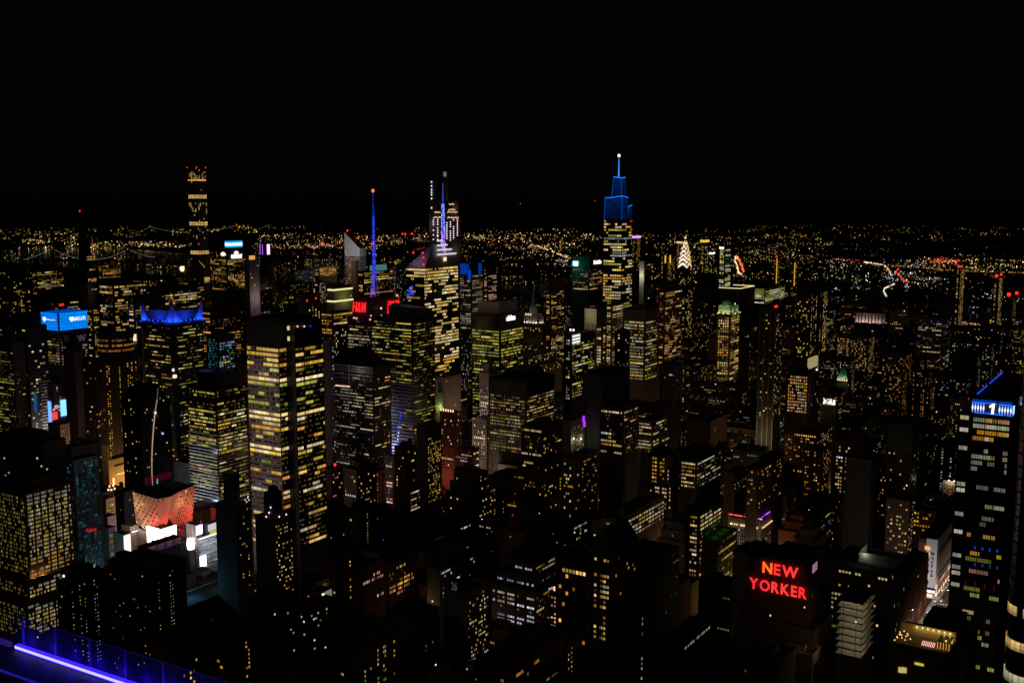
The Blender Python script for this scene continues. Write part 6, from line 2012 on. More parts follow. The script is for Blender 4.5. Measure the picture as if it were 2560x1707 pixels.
s = b_['setb'] = bld('stepped_block', 'stepped block with blue-white window clusters on each ledge', 'building', 11, -90, 178, 410, 640, 1060, 700, 'dark_stone', O('office', .3, 'C', 4.2, 2.7, .7, .52, top=4, grp=3, rows={0: (.7, 'CE', .7), 1: (.5, 'YE', .6), 2: (.6, 'CK', 1.3), 4: (.6, 'C', .8), 6: (.3, 'C', .6), 9: (.5, 'C', .7)}), O('office', .35, 'AWE', 4.2, 2.5, .6, .5, top=3),
    tiers=[(.62, -8, -6, -4, -4), (.8, -4, -3, -2, -2), (1, 0, 0, 0, 0)], parts=90, ph=1, tank=1)
s = bld('apartment_tower', 'slim dark tower with a colourful lit rooftop bar and two window columns', 'apartment tower', 11, 290, 412, 442, 868, 1100, 600, 'brown_brick', O('cols', .4, 'K', 3.4, 3, .5, .5, top=4), None, parts=20, ph=0)
bm = MB()
bm.box(1, s.b - 1, 1, s.a - 1, s.H + .2, s.H + 3, 'dark_metal')
bm.build('penthouse', s.o)
for k, c in enumerate(((.5, .6, 1.6), (1.6, .3, .2), (1.5, .9, .4), (1.4, .8, .3), (.1, .25, 1.5), (1.2, .5, .2))):
    s.panel('bar_light', 'W', (s.a * (.9 - k * .15), s.a * (.98 - k * .15), s.H + .8 + k % 2, s.H + 2.0 + k % 3), 'lit', c, .4, .2)
bld('stone_block', 'long pale-fronted block with rows of cream windows receding along its flank', 'building', 11, 700, 828, 1195, 300, 440, 745, 'tan_stone', O('office', .5, 'A', 4.2, 2.5, .65, .5, top=3, rows={1: (.6, 'A', .9), 2: (.8, 'WE', 1)}), O('office', .55, 'EW', 4.2, 2.0, .6, .55, top=5, grp=3, dark=True, rows={3: (.9, 'WK', 1.1)}), parts=80, ph=1, tank=1)
bld('loft_block', 'low block with a short run of cream windows between darker roofs', 'building', 11, 400, 470, 690, 330, 460, 780, 'brown_brick', O('resid', .05, 'Y'), O('resid', .12, 'EY', 4.2, 2.6, .75, .55, top=3, grp=3, rows={0: (.7, 'E', 1)}), parts=30, ph=1)
s = b_['corner'] = bld('stepped_block', 'corner block blazing with cream window rows over a green-lit terrace and a golden street corner', 'building', 11, 1362, 1472, 1645, 240, 690, 720, 'dark_stone', O('office', .6, 'WA', 4.1, 2.5, .68, .56, top=3, grp=3, rows={0: (.4, 'A', .8), 1: (.8, 'A', 1), 2: (.95, 'W', 1.2), 6: (.7, 'GW', .8), 7: (.2, 'W'), 9: (.9, 'K', 1), 11: (.7, 'W')}), O('office', .75, 'WA', 4.1, 2.2, .7, .55, top=3, grp=4, rows={0: (.9, 'W', 1), 1: (.95, 'W', 1), 2: (.95, 'W', 1.1), 3: (.9, 'W', 1)}), parts=100, ph=1)
ex = MB()
zt_ = s.hit('S', 11, 1540, 400)[1]
ex.box(s.b * .1, s.b * 1.0, -15, -.1, 0, zt_, 'dark_stone', top='grass')
put_windows(ex, 'S', -15, window_cells(s.b * .1, s.b, 8, zt_, O('office', .35, 'WY', 4.1, 2.4, .6, .5, top=2)))
for k in range(7):
    u = s.b * (.1 + .9 * k / 6)
    ex.box(u - .5, u + .5, -15.6, -15.01, 0, 24, 'tan_stone')
ex.build('lower_wing', s.o)
for k in range(3):
    point_light('terrace_lamp', (s.b * (.3 + .25 * k), -8, zt_ + 2.2), 120, (.12, 1, .25), s.o, .3)
for k in range(5):
    point_light('street_lamp_glow', (s.b * (.05 + .25 * k), -21, 7), 2600, (1, .68, .15), s.o, .4)
lm = MB()
for k in range(6):
    u = s.b * (.1 + .17 * k)
    lm.lathe(u, -16.2, [(.4, 5), (.7, 6), (.3, 7)], 'lit', (2.2, 1.3, .5), 8)
tag(lm.build('wall_lamp', s.o), kind='stuff')
s = b_['string'] = bld('stone_block', 'pale floodlit block edged at the roof with red, orange and violet string lights', 'building', 'B', 1145, 1580, 1720, 1345, 1568, 800, 'pale_stone', O('resid', .03, 'K', 3.6, 2.2, .4, .6, top=9, dark=True), O('resid', .02, 'K', 3.6, 2.2, .4, .6, top=9, dark=True), ph=1, tank=1)
sl = MB()
for k in range(26):
    t = k / 25
    c = (1.7, .15, .12) if t < .55 else (1.6, .5, .12)
    sl.lathe(2, s.a * (1 - t), [(.3, s.H + 2.6), (.6, s.H + 3.3), (.3, s.H + 3.9)], 'lit', c if rnd.random() < .7 else (.3, .05, .02), 6)
for k in range(22):
    t = k / 21
    c = (.12, .06, 1.3) if t < .5 else (.9, .1, 1.2)
    sl.lathe(s.b * t, 2, [(.3, s.H + 2.6), (.6, s.H + 3.3), (.3, s.H + 3.9)], 'lit', c if rnd.random() < .8 else (.1, .02, .2), 6)
for k in range(14):
    sl.lathe(-1.2, s.a * rnd.random(), [(.3, s.H - 5.6), (.7, s.H - 5), (.3, s.H - 4.2)], 'lit', (1.6, 1.0, .5), 6)
for k in range(7):
    sl.lathe(s.b * (k + .5) / 7, -1.2, [(.3, s.H - 5.6), (.7, s.H - 5), (.3, s.H - 4.2)], 'lit', (1.6, 1.0, .5), 6)
tag(sl.build('string_light', s.o), kind='stuff')
for k in range(4):
    point_light('floodlight', (-9, s.a * (k + .5) / 4, s.H - 42), 2600, (1, .86, .66), s.o, .5)
point_light('floodlight', (s.b * .5, -9, s.H - 40), 2200, (1, .8, .55), s.o, .5)
s = b_['mansard'] = bld('stepped_tower', 'ornate tower with a grey-blue mansard roof and rows of orange and white windows', 'building', 11, 620, 790, 990, 575, 1220, 560, 'brown_brick', O('office', .4, 'AW', 4.1, 2.7, .66, .58, top=3, grp=3, rows={3: (.6, 'A', .9), 4: (.15, 'A'), 5: (.8, 'E', .9), 8: (.5, 'A', .9), 9: (.9, 'A', 1.2), 10: (.6, 'A', 1), 13: (.7, 'Y', .9), 14: (.9, 'Y', 1), 15: (.6, 'AY', .9)}), O('resid', .08, 'A', 4.1, 2.7, .6, .55, top=3), parts=100, ph=0,
    tiers=[(1, 0, 0, 0, 0)], piers=(8, .9, .5))
mr = MB()
mr.frustum((-1, s.b + 1, -1, s.a + 1, s.H + 1.2), (6, s.b - 6, 6, s.a - 6, s.H + 17), 'dark_metal')
mr.build('mansard_roof', s.o)
wg = MB()
wg.box(-3, 16, s.a + .2, s.a + 26, 0, s.H - 4, 'brown_brick', top='roofing')
put_windows(wg, 'W', -3, window_cells(s.a + 1, s.a + 25, 40, s.H - 4, O('resid', .05, 'A', 4.1, 2.7, .7, .6, top=6, rows={1: (.9, 'A', 1.1)})))
wg.build('side_wing', s.o)
bld('apartment_tower', 'unlit black tower with two thin vertical window strips, low in the view', 'apartment tower', 11, 740, 925, 1172, 1010, 1620, 430, 'dark_stone', O('resid', .004, 'W', 3.2, 3, .5, .5), O('cols', .05, 'E', 3.1, 2.4, .45, .6, top=8), parts=30, ph=1, tank=1)
bld('loft_block', 'block with a slanting row of cream windows under a bright roof lamp', 'building', 11, 1180, 1345, 1570, 1275, 1600, 620, 'brown_brick', O('resid', .05, 'W', 4.2, 2.8, .7, .6, top=2), O('resid', .08, 'EW', 4.2, 2.4, .7, .6, top=2, grp=4, rows={0: (.95, 'E', .8)}), parts=40, ph=1, tank=1)
bld('loft_block', 'dark block with a stepped orange row of windows at the bottom edge', 'building', 11, -200, 20, 225, 1480, 1700, 480, 'brown_brick', O('resid', .03, 'A'), O('resid', .1, 'A', 4.2, 2.3, .6, .6, top=2, grp=4, rows={0: (.8, 'A', 1)}), parts=20, ph=1)
bld('apartment_tower', 'pale-edged low tower with a tall column of glowing stair windows on its flank', 'building', 10, 595, 755, 1210, 1362, 1640, 540, 'grey_concrete', O('resid', .02, 'Y', 3.8, 3), O('cols', .1, 'YW', 3.7, 2.2, .5, .6, top=4, s=.7), parts=60, ph=1, tank=1, piers=(9, .7, .4))
bld('loft_block', 'dark low block with a few cold white windows and a short red sign', 'building', 10, 300, 395, 640, 1020, 1300, 600, 'dark_stone', O('resid', .06, 'C', 3.6, 2.6, .5, .5, top=3), O('resid', .1, 'CW', 3.6, 2.6, .5, .5, top=3), parts=40, ph=1)
bld('loft_block', 'black block with a scatter of pale windows under the yellow-window ladder tower', 'building', 10, -60, 120, 330, 960, 1300, 520, 'dark_stone', O('resid', .04, 'CA', 3.3, 2.6, .45, .5, top=3), O('resid', .05, 'CK', 3.3, 2.6, .45, .5, top=3), parts=30, ph=1, tank=1)
bld('apartment_tower', 'black building with a lamp-lit tent roof and orange string lights on its terrace', 'building', 9, 1180, 1400, 1640, 1290, 1680, 430, 'brown_brick', O('resid', .015, 'A', 3.2, 2.4, .45, .5), O('resid', .08, 'YA', 3.2, 2.4, .45, .55, top=10), parts=30, ph=0)
hb = HEROES[-1]
s = None
bld('apartment_tower', 'black building with stacked pairs of small amber windows at the bottom edge', 'building', 9, 1560, 1760, 1990, 1200, 1680, 520, 'dark_stone', O('resid', .02, 'A'), O('cols', .13, 'AY', 3.2, 2.4, .45, .55, top=4), parts=40, ph=1)

# ================================================================== hotel with the red sign
s = b_['sign'] = bld('hotel_tower', 'stepped dark hotel tower carrying two lines of giant red letters', 'hotel', 'Y', 60, 1285, 1495, 375, 1700, 640, 'brown_brick',
    O('resid', .055, 'YWC', 3.4, 2.2, .45, .52, top=36, s=.7), O('resid', .05, 'YA', 3.4, 2.2, .45, .52, top=20, s=.7), tiers=[(.56, -16, -12, -6, -14), (.70, -9, -7, -3, -8), (1, 0, 0, 0, 0)], parts=90, ph=1, keep=True)
fr = MB()
for word, y0c, hpx in (('NEW', 245, 215), ('YORKER', 548, 215)):
    _, za = s.hit('W', 'Y', 385 if word == 'NEW' else 125, y0c)
    _, zl = s.hit('W', 'Y', 385 if word == 'NEW' else 125, y0c + hpx)
    for z in (zl - .5, (za + zl) / 2, za + .4):
        fr.bar((-.9, 1, z), (-.9, s.a - 1, z), .12, 'dark_metal')
sfr = fr.build('sign_frame', s.o)
for word, y0c, x0c, x1c, y1c, hpx, cols in (('NEW', 245, 385, 1082, 365, 215, [(1.5, .18, .02), (1.3, .035, .035), (1.4, .05, .04)]), ('YORKER', 548, 125, 1245, 765, 215, [(1.25, .03, .045), (1.25, .03, .05), (1.3, .05, .04), (1.35, .06, .045), (1.3, .05, .04), (1.3, .035, .035)])):
    ua, za = s.hit('W', 'Y', x0c, y0c)
    ub, zc2 = s.hit('W', 'Y', x1c, y1c)
    _, zl = s.hit('W', 'Y', x0c, y0c + hpx)
    s.text(word, 'W', (ub, ua, zl, za), (1.4, .04, .04), 'screen', 'sign_letter', .02, proud=1.6, cols=cols, thick=.6, parent=sfr)
r = s.rect('S', 'Y', 1338, 330, 1412, 500)
s.panel('lit_panel', 'S', (r[0], r[1], r[2] + 3, r[3]), 'lit', (.33, .17, .26), .3)
for k in (.33, .66):
    s.panel('panel_bar', 'S', (r[0] + (r[1] - r[0]) * k - .15, r[0] + (r[1] - r[0]) * k + .15, r[2] + 3, r[3]), 'dark_metal', (0, 0, 0), .2, .65)
for zx, zy, c in ((618, 1220, (1.2, .8, .9)), (1650, 1060, (1, .6, .3))):
    u, z = s.hit('W', 'Y', min(zx, 1280), zy)
    l_ = MB()
    l_.lathe(-9.6, u, [(.25, z - .5), (.5, z), (.2, z + .6)], 'lit', c, 8)
    l_.build('wall_lamp', s.o)

# deck garage
s = b_['garage'] = bld('parking_garage', 'open-sided garage with eight glowing cream decks', 'garage', 12, 540, 742, 842, 955, 1420, 600, 'grey_concrete', custom=True, keep=True)
z0 = s.hit('W', 12, 742, 1385)[1]
nd = 8
core = MB()
core.box(0, s.b, 0, s.a, 0, z0, 'tan_stone')
core.box(s.b * .4, s.b * .6, s.a * .4, s.a * .6, z0, s.H, 'grey_concrete')
core.build('base_wall', s.o)
for k in range(nd + 1):
    z = z0 + (s.H - z0) * k / nd
    d = MB()
    d.box(0, s.b, 0, s.a, z, z + .5, 'tan_stone', top='asphalt' if k < nd else 'roofing')
    d.box(-.3, -.02, -.3, s.a + .3, z + .1, z + .9, 'tan_stone')
    d.box(-.02, s.b + .3, -.3, -.02, z + .1, z + .9, 'tan_stone')
    d.build('deck', s.o)
co = MB()
for i in range(2):
    co.box(1.6, 1.9, s.a * (i + .5) / 2 - .15, s.a * (i + .5) / 2 + .15, z0, s.H, 'dark_metal')
    co.box(s.b * (i + .5) / 2 - .15, s.b * (i + .5) / 2 + .15, 1.6, 1.9, z0, s.H, 'dark_metal')
co.box(s.b * .3, s.b * .34, s.a * .25, s.a * .98, z0, s.H, 'pale_stone')
co.build('column', s.o)
cl = MB()
for k in range(nd):
    z = z0 + (s.H - z0) * (k + 1) / nd - .25
    for i in range(4):
        cl.box(s.b * .1, s.b * .35, s.a * (i + .4) / 4, s.a * (i + .4) / 4 + .5, z, z + .12, 'screen', (14, 11.5, 6.2))
        cl.box(s.b * (i + .4) / 4, s.b * (i + .4) / 4 + .5, s.a * .08, s.a * .3, z, z + .12, 'screen', (14, 11.5, 6.2))
tag(cl.build('ceiling_lamp', s.o), kind='stuff')
l_ = MB()
u, z = s.hit('W', 12, 692, 1083)
l_.lathe(-.7, u, [(.2, z - .4), (.45, z), (.2, z + .5)], 'lit', (1.6, 1.1, 1.3), 8)
l_.build('wall_lamp', s.o)
s = b_['whiteroof'] = bld('office_block', 'dark block with a white-lit roof yard and rows of warm windows, behind the glowing garage', 'building', 12, 490, 955, 1085, 720, 1440, 690, 'dark_stone', O('resid', .12, 'WY', 4.0, 2.7, .6, .52, top=3, rows={0: (.35, 'W', .9), 5: (.5, 'W', 1), 6: (.6, 'K', 1), 11: (.35, 'Y', 1.1), 12: (.4, 'Y', 1)}), O('resid', .03, 'E', 4, 3, .3, .8), parts=90, ph=0, tiers=[(1, 0, 0, 0, 0)], zcut=True)
rw = MB()
rw.box(s.b * .25, s.b * .3, s.a * .1, s.a * .6, s.H + 1.2, s.H + 9, 'pale_stone')
rw.box(s.b * .3 + .05, s.b * .7, s.a * .6, s.a * .63, s.H + 1.2, s.H + 9, 'pale_stone')
rw.build('roof_wall', s.o)
point_light('roof_lamp', (s.b * .5, s.a * .35, s.H + 8), 900, (.95, 1, .8), s.o, .5)
point_light('roof_lamp', (s.b * .2, s.a * .5, s.H + 8), 300, (.95, 1, .8), s.o, .5)
s = b_['greyslab'] = bld('blank_tower', 'tall blank grey-violet slab wall with one amber window column', 'apartment tower', 12, 612, 812, 885, -170, 560, 860, 'dark_stone', None, O('cols', .5, 'A', 3.6, 3, .5, .4, top=100, s=.8), parts=20, ph=1)
s = b_['paletower'] = bld('stone_tower', 'dim pale tower with an arched stepped top and two bright white windows', 'skyscraper', 8, 950, 1128, 1178, 985, 1600, 930, 'grey_concrete', O('resid', .05, 'W', 4, 2.7, .5, .55, top=22, dark=True, rows={14: (.4, 'W', 1)}), None, parts=30, tiers=[(.93, -1, -1, -1, -1), (1.0, 0, 0, 0, 0), (1.17, 4, 4, 4, 6)], ph=0)
bld('brick_tower', 'dark tower with columns of bright yellow square windows beside the vertical-lettered store', 'apartment tower', 12, 930, 1112, 1150, 150, 660, 1000, 'brown_brick', O('resid', .4, 'YW', 4.2, 3.0, .55, .5, top=3, s=1.1), None, parts=60, ph=1)
bld('brick_block', 'brick upper block with a bright row of amber windows above the white lettered store', 'building', 12, 1130, 1318, 1372, 235, 450, 990, 'brown_brick', O('resid', .35, 'A', 4.6, 3.2, .6, .55, top=2, rows={2: (.7, 'A', 1.1), 3: (.9, 'A', 1.2)}), O('resid', .02, 'A'), parts=40, ph=1)
s = bld('stone_block', 'tan block lit by two white floodlights at its cornice, near the numbered tower', 'building', 8, 1372, 1508, 1530, 1432, 1520, 1080, 'tan_stone', O('resid', .25, 'A', 4, 2.9, .45, .5, top=4, dark=True), None, parts=20, ph=0)
for k in (.35, .65):
    point_light('floodlight', (-4, s.a * k, s.H - 1), 700, (1, .85, .6), s.o, .3)
    add_beacon(s, [(-1, s.a * k, s.H + .5, .8)], (1.8, 1.6, 1.7))
bld('office_block', 'block with two short rows of bright cream windows and a pale flank', 'building', 8, 505, 828, 885, 1128, 1480, 900, 'brown_brick', O('resid', .3, 'W', 4.0, 2.7, .6, .52, top=3, grp=3, rows={0: (.4, 'G', .9), 4: (.6, 'C', 1), 5: (.75, 'W', 1.1), 9: (.5, 'Y', 1.1), 10: (.7, 'YW', 1), 11: (.5, 'Y', 1)}), None, parts=70, ph=1)
bld('loft_block', 'block with glowing amber eaves and mixed warm windows among dark roofs', 'building', 8, 195, 388, 505, 1062, 1330, 1040, 'brown_brick', O('resid', .3, 'AW', 3.8, 2.8, .5, .5, top=1, rows={0: (.95, 'A', 1.1)}), O('resid', .2, 'AW', 3.8, 2.8, .5, .5, top=1), parts=60, ph=1)
bld('apartment_tower', 'slim dark tower speckled with amber and pink-white windows', 'apartment tower', 8, 130, 180, 222, 1060, 1230, 1080, 'brown_brick', O('resid', .3, 'AKW', 3.6, 2.8, .5, .5, top=1), None, parts=20, ph=1)
bld('apartment_tower', 'dark block of loosely scattered amber windows in front of the amber-eaved block', 'building', 8, 275, 430, 480, 1190, 1500, 960, 'brown_brick', O('resid', .34, 'A', 3.7, 2.7, .5, .5, top=1), None, parts=60, ph=1)
bld('office_block', 'brown block with a full grid of warm orange windows under a glowing cream roof box', 'building', 8, 148, 322, 408, 598, 840, 1200, 'brown_brick', O('resid', .92, 'KA', 4.1, 2.6, .6, .6, top=1, s=.62, dim=.6), O('resid', .03, 'A'), parts=100, ph=0)
hb_ = None
s = b_['roofbox'] = bld('roof_pavilion', 'dark block topped by a slanted cream-lit roof box with a white lamp', 'building', 8, 140, 315, 378, 532, 600, 1230, 'brown_brick', O('resid', .05, 'W', 4, 3, .5, .5, top=8), None, ph=0)
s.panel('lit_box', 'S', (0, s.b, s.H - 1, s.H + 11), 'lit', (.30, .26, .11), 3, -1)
l_ = MB()
l_.lathe(s.b, -1, [(.6, s.H - 7), (1.3, s.H - 6), (.6, s.H - 5)], 'lit', (1.6, 1.1, 1.4), 8)
l_.build('roof_lamp', s.o)
s = b_['stripetower'] = bld('apartment_tower', 'tower with pale vertical concrete piers and warm windows, two red lamps on top', 'skyscraper', 8, -60, 62, 120, 75, 870, 1130, 'dark_stone', O('resid', .12, 'AY', 3.4, 2.6, .6, .5, top=6), O('resid', .22, 'AW', 3.4, 2.6, .6, .5, top=6), piers=(5.2, 1.3, .6, 'tan_stone'), ph=0, beacon=None)
add_beacon(s, [(1, 1, s.H + 2, 1.3), (5, 1, s.H + 2, 1.3)])
point_light('street_glow', (-24, s.a * .4, 80), 6000, (1, .8, .5), s.o, 3)
bld('apartment_tower', 'tall black tower with one continuous lit stair column', 'skyscraper', 8, 225, 338, 470, -50, 420, 1700, 'dark_stone', O('resid', .2, 'Y', 3.5, 2.8, .6, .55, top=6), O('cols', .2, 'YW', 3.5, 3.0, .6, .6, top=3, s=1.2), ph=0)
s = b_['greencap'] = bld('domed_tower', 'small tower with a green and white lit flared crown', 'building', 'E', 752, 870, 905, 1000, 1060, 1500, 'dark_stone', O('resid', .06, 'A'), None, ph=0)
hc = MB()
hc.frustum((0, s.b, 0, s.a, s.H + 1.2), (4, s.b - 3, 5, s.a - 5, s.H + 16), 'copper_roof')
hc.build('crown', s.o)
for k in range(5):
    point_light('floodlight', (-3, s.a * (k + .5) / 5, s.H + 1), 260 if 0 < k < 4 else 420, (.9, 1, 1) if 0 < k < 4 else (.1, 1, .1), s.o, .3)
    add_beacon(s, [(-1.4, s.a * (k + .5) / 5, s.H - 1.5, 1.0)], (1.5, .95, .4))
s = b_['roofyard'] = bld('stone_block', 'small tan block with a dazzling white-lit roof terrace', 'building', 'E', 570, 740, 775, 1300, 1450, 1150, 'tan_stone', O('resid', .03, 'W', 4, 4, .4, .4, dark=True), None, parts=20, ph=0)
rt = MB()
rt.box(s.b * .3, s.b * .36, s.a * .1, s.a * .9, s.H + 1.2, s.H + 9, 'white_cladding')
rt.build('roof_wall', s.o)
for k in range(3):
    point_light('roof_lamp', (s.b * .12, s.a * (k + .5) / 3, s.H + 5), 420, (1, 1, .92), s.o, .3)
    add_beacon(s, [(s.b * .1, s.a * (k + .4) / 3, s.H + 3, .9)], (2, 1.9, 1.8))
point_light('street_glow', (-10, s.a * .8, s.H - 30), 1200, (1, .85, .4), s.o, .5)

# ================================================================== department store on the lit street
s = b_['store'] = bld('department_store', 'long department store with a white sign front and pale piers along the lit street', 'department store', 'M', 222, 420, 690, 430, 1130, 916, 'red_brick', custom=True, b=250, keep=True)
m = MB()
w0 = s.hit('W', 'M', 300, 600)[0]
m.box(0, s.b, 0, s.a, 0, s.H, 'red_brick', top='roofing')
m.build('facade', s.o)
wf = MB()
wf.box(-1.2, -.02, -1.2, w0, 0, s.H + 2, 'white_cladding')
wf.box(0, 9, -1.2, -.02, 0, s.H + 2, 'white_cladding')
wf.build('white_front', s.o)
wl = MB()
for k in range(13):
    z = s.H - 5 - k * 5.2
    if z < 12:
        break
    u0_ = w0 * .58
    c = (1.1, .5, .12) if k == 0 else (.6, .5, .25) if k in (1, 5) else (.16, .14, .12) if rnd.random() < .4 else None
    x = -1.33
    for q in range(1):
        wl.face([(x, u0_ + 4.6, z - 3.4), (x, u0_, z - 3.4), (x, u0_, z), (x, u0_ + 4.6, z)], 'lit' if c else 'dark_glass', c or (0, 0, 0))
wl.build('window_column', s.o)
for i, ch in enumerate("MACY'S"):
    zz = s.hit('W', 'M', 385, 566 + i * 50)[1]
    if ch == "'":
        continue
    u = w0 * .30
    s.text(ch, 'W', (u - 1.25, u + 1.25, zz - 1.35, zz + 1.35), (.018, .015, .015), 'lit', 'sign_letter', .02, proud=1.5)
stz = s.hit('W', 'M', 385, 770)[1]
st = MB()
pts = []
for k in range(10):
    rr = 1.5 if k % 2 == 0 else .6
    pts.append((-1.9, w0 * .30 + rr * math.sin(k * math.pi / 5), stz + rr * math.cos(k * math.pi / 5)))
st.poly(pts + [(-1.25, p[1], p[2]) for p in pts], [tuple(range(10))[::-1], tuple(range(10, 20))] + [(i, (i + 1) % 10, 10 + (i + 1) % 10, 10 + i) for i in range(10)], 'dark_metal')
st.build('star_emblem', s.o)
pr = MB()
for k in range(46):
    u = 10 + (s.b - 12) * k / 45
    pr.box(u - .9, u + .9, -1.0, -.02, 14, s.H - 3, 'pale_stone')
for z0_, z1_ in ((s.H - 3, s.H + 1.5), (s.H * .72, s.H * .72 + 1.6), (s.H * .30, s.H * .30 + 2), (10, 14)):
    pr.box(9.2, s.b, -1.6, -1.01, z0_, z1_, 'pale_stone')
pr.build('stone_pier', s.o)
wn_ = MB()
for k in range(45):
    for j in range(9):
        u = 10 + (s.b - 12) * (k + .5) / 45
        z = 18 + j * (s.H - 26) / 9
        wn_.face([(u - 1.4, -.05, z), (u + 1.4, -.05, z), (u + 1.4, -.05, z + 3), (u - 1.4, -.05, z + 3)], 'dark_glass')
wn_.build('window_bay', s.o)
nb = MB()
nb.box(-1.0, -.02, w0 + .5, s.a, 12, s.H - 2, 'red_brick')
nb.build('side_front', s.o)
mq = MB()
mq.box(-7, -1.3, -2, w0, 7, 10, 'dark_metal')
mq.box(-7.2, -7.02, -2, w0 * .8, 7.6, 9.4, 'screen', (2.6, 2.3, 2.8))
mq.build('entrance_canopy', s.o)
sf = MB()
for k in range(24):
    u = 2 + (s.b - 4) * k / 24
    c = [(1.4, .9, .6), (1.6, 1.2, .9), (1.1, .6, .35)][k % 3]
    sf = MB()
    sf.box(u, u + 5, -1.75, -1.61, 1.2, 4.2, 'screen', c)
    sf.build('shop_window', s.o)
mb_ = MB()
for k in range(17):
    u = (s.a - 4) * k / 17 + 1
    mb_ = MB()
    mb_.box(-1.9, -1.25, u, u + 1.6, 1.2, 4.0, 'lit', (1.2, .9, .7))
    mb_.build('shop_window', s.o)
su_, sz_ = s.hit('S', 'M', 290, 612)
wc = uv2(U7 - 128, V34)
wx_, wy_ = proj((wc[0], wc[1], sz_))
bld('brick_block', 'narrow brick block with a lit flank running down to the bright shop sign', 'building', 0, wx_ - 30, wx_, wx_ + 40, wy_, 1560, wc[1], 'red_brick', None, O('resid', .02, 'A', 4, 3, .4, .5, top=4, dark=True), piers=(5, .8, .5), a=14, b=95, parts=10, ph=1, keep=True)
s_ = thing('shop_sign', 'tall bright white shop sign with a red one beside it on the lit street', 'sign', tuple(np.append(uv2(U7 - 110, V34 - 1.2), 0.0)))
m = MB()
m.box(0, 5, -.6, 0, 3, 14, 'screen', (2.2, 2.4, 2.6))
m.build('sign_panel', s_)
m = MB()
m.box(5.4, 8, -.6, 0, 3, 7, 'screen', (2.2, .5, .6))
m.build('red_panel', s_)

# lit street: roadway, pavements, markings, lamps, cars
def strip(name, u0, u1, v0, v1, z, mat):
    m_ = MB()
    c = [uv2(u0, v0), uv2(u1, v0), uv2(u1, v1), uv2(u0, v1)]
    m_.face([(p[0], p[1], z) for p in c], mat)
    return m_.build(name)


su0, sv = U7, V34
tag(strip('road', su0 - 330, su0 + 700, sv - 22, sv - 5, .02, 'asphalt'), kind='structure')
for nm, a0, a1 in (('pavement', sv - 5, sv), ('pavement', sv - 27, sv - 22)):
    pm_ = MB()
    c0 = [uv2(su0 - 330, a0), uv2(su0 + 700, a0), uv2(su0 + 700, a1), uv2(su0 - 330, a1)]
    p8 = [(p[0], p[1], .0) for p in c0] + [(p[0], p[1], .15) for p in c0]
    pm_.poly(p8, [(4, 5, 6, 7), (0, 1, 5, 4), (2, 3, 7, 6), (1, 2, 6, 5), (3, 0, 4, 7)], 'pavement')
    tag(pm_.build(nm), kind='structure')
mk = MB()
for k in range(90):
    for vv in (sv - 9.3, sv - 17.7):
        c = [uv2(su0 - 300 + k * 9, vv), uv2(su0 - 297 + k * 9, vv), uv2(su0 - 297 + k * 9, vv + .2), uv2(su0 - 300 + k * 9, vv + .2)]
        mk.face([(p[0], p[1], .026) for p in c], 'road_paint')
for vv in (sv - 13.7, sv - 13.2):
    c = [uv2(su0 - 300, vv), uv2(su0 + 600, vv), uv2(su0 + 600, vv + .2), uv2(su0 - 300, vv + .2)]
    mk.face([(p[0], p[1], .026) for p in c], 'yellow_paint')
for q in range(8):
    for uu in (su0 - 12, su0 - 40):
        c = [uv2(uu, sv - 21 + q * 2), uv2(uu + 4, sv - 21 + q * 2), uv2(uu + 4, sv - 20 + q * 2), uv2(uu, sv - 20 + q * 2)]
        mk.face([(p[0], p[1], .026) for p in c], 'road_paint')
tag(mk.build('road_marking'), kind='structure')


def make_car(taxi, oncoming):
    parts_ = []
    c = MB()
    pt = 'yellow_paint' if taxi else 'car_paint'
    c.frustum((0, 4.6, 0, 1.85, .35), (.05, 4.55, .08, 1.77, .9), pt)
    c.frustum((.9, 3.7, .1, 1.75, .901), (1.4, 3.2, .3, 1.55, 1.5), 'dark_glass')
    c.box(1.45, 3.15, .32, 1.53, 1.5, 1.53, pt)
    parts_.append(('body', c.mesh('car_body')))
    for x in (.85, 3.7):
        for y in (0, 1.85):
            w = MB()
            n = 10
            p = [(x + .33 * math.cos(2 * math.pi * k / n), y - .1, .33 + .33 * math.sin(2 * math.pi * k / n)) for k in range(n)] + [(x + .33 * math.cos(2 * math.pi * k / n), y + .1, .33 + .33 * math.sin(2 * math.pi * k / n)) for k in range(n)]
            w.poly(p, [tuple(range(n)), tuple(range(2 * n - 1, n - 1, -1))] + [(k, n + k, n + (k + 1) % n, (k + 1) % n) for k in range(n)], 'dark_metal')
            parts_.append(('wheel', w.mesh('car_wheel')))
    for y in (.2, 1.35):
        h = MB()
        h.box(-.06, .02, y, y + .35, .55, .8, 'screen', (9, 8, 7) if oncoming else (6, .25, .12))
        parts_.append(('headlight' if oncoming else 'tail_light', h.mesh('car_lamp')))
    return parts_


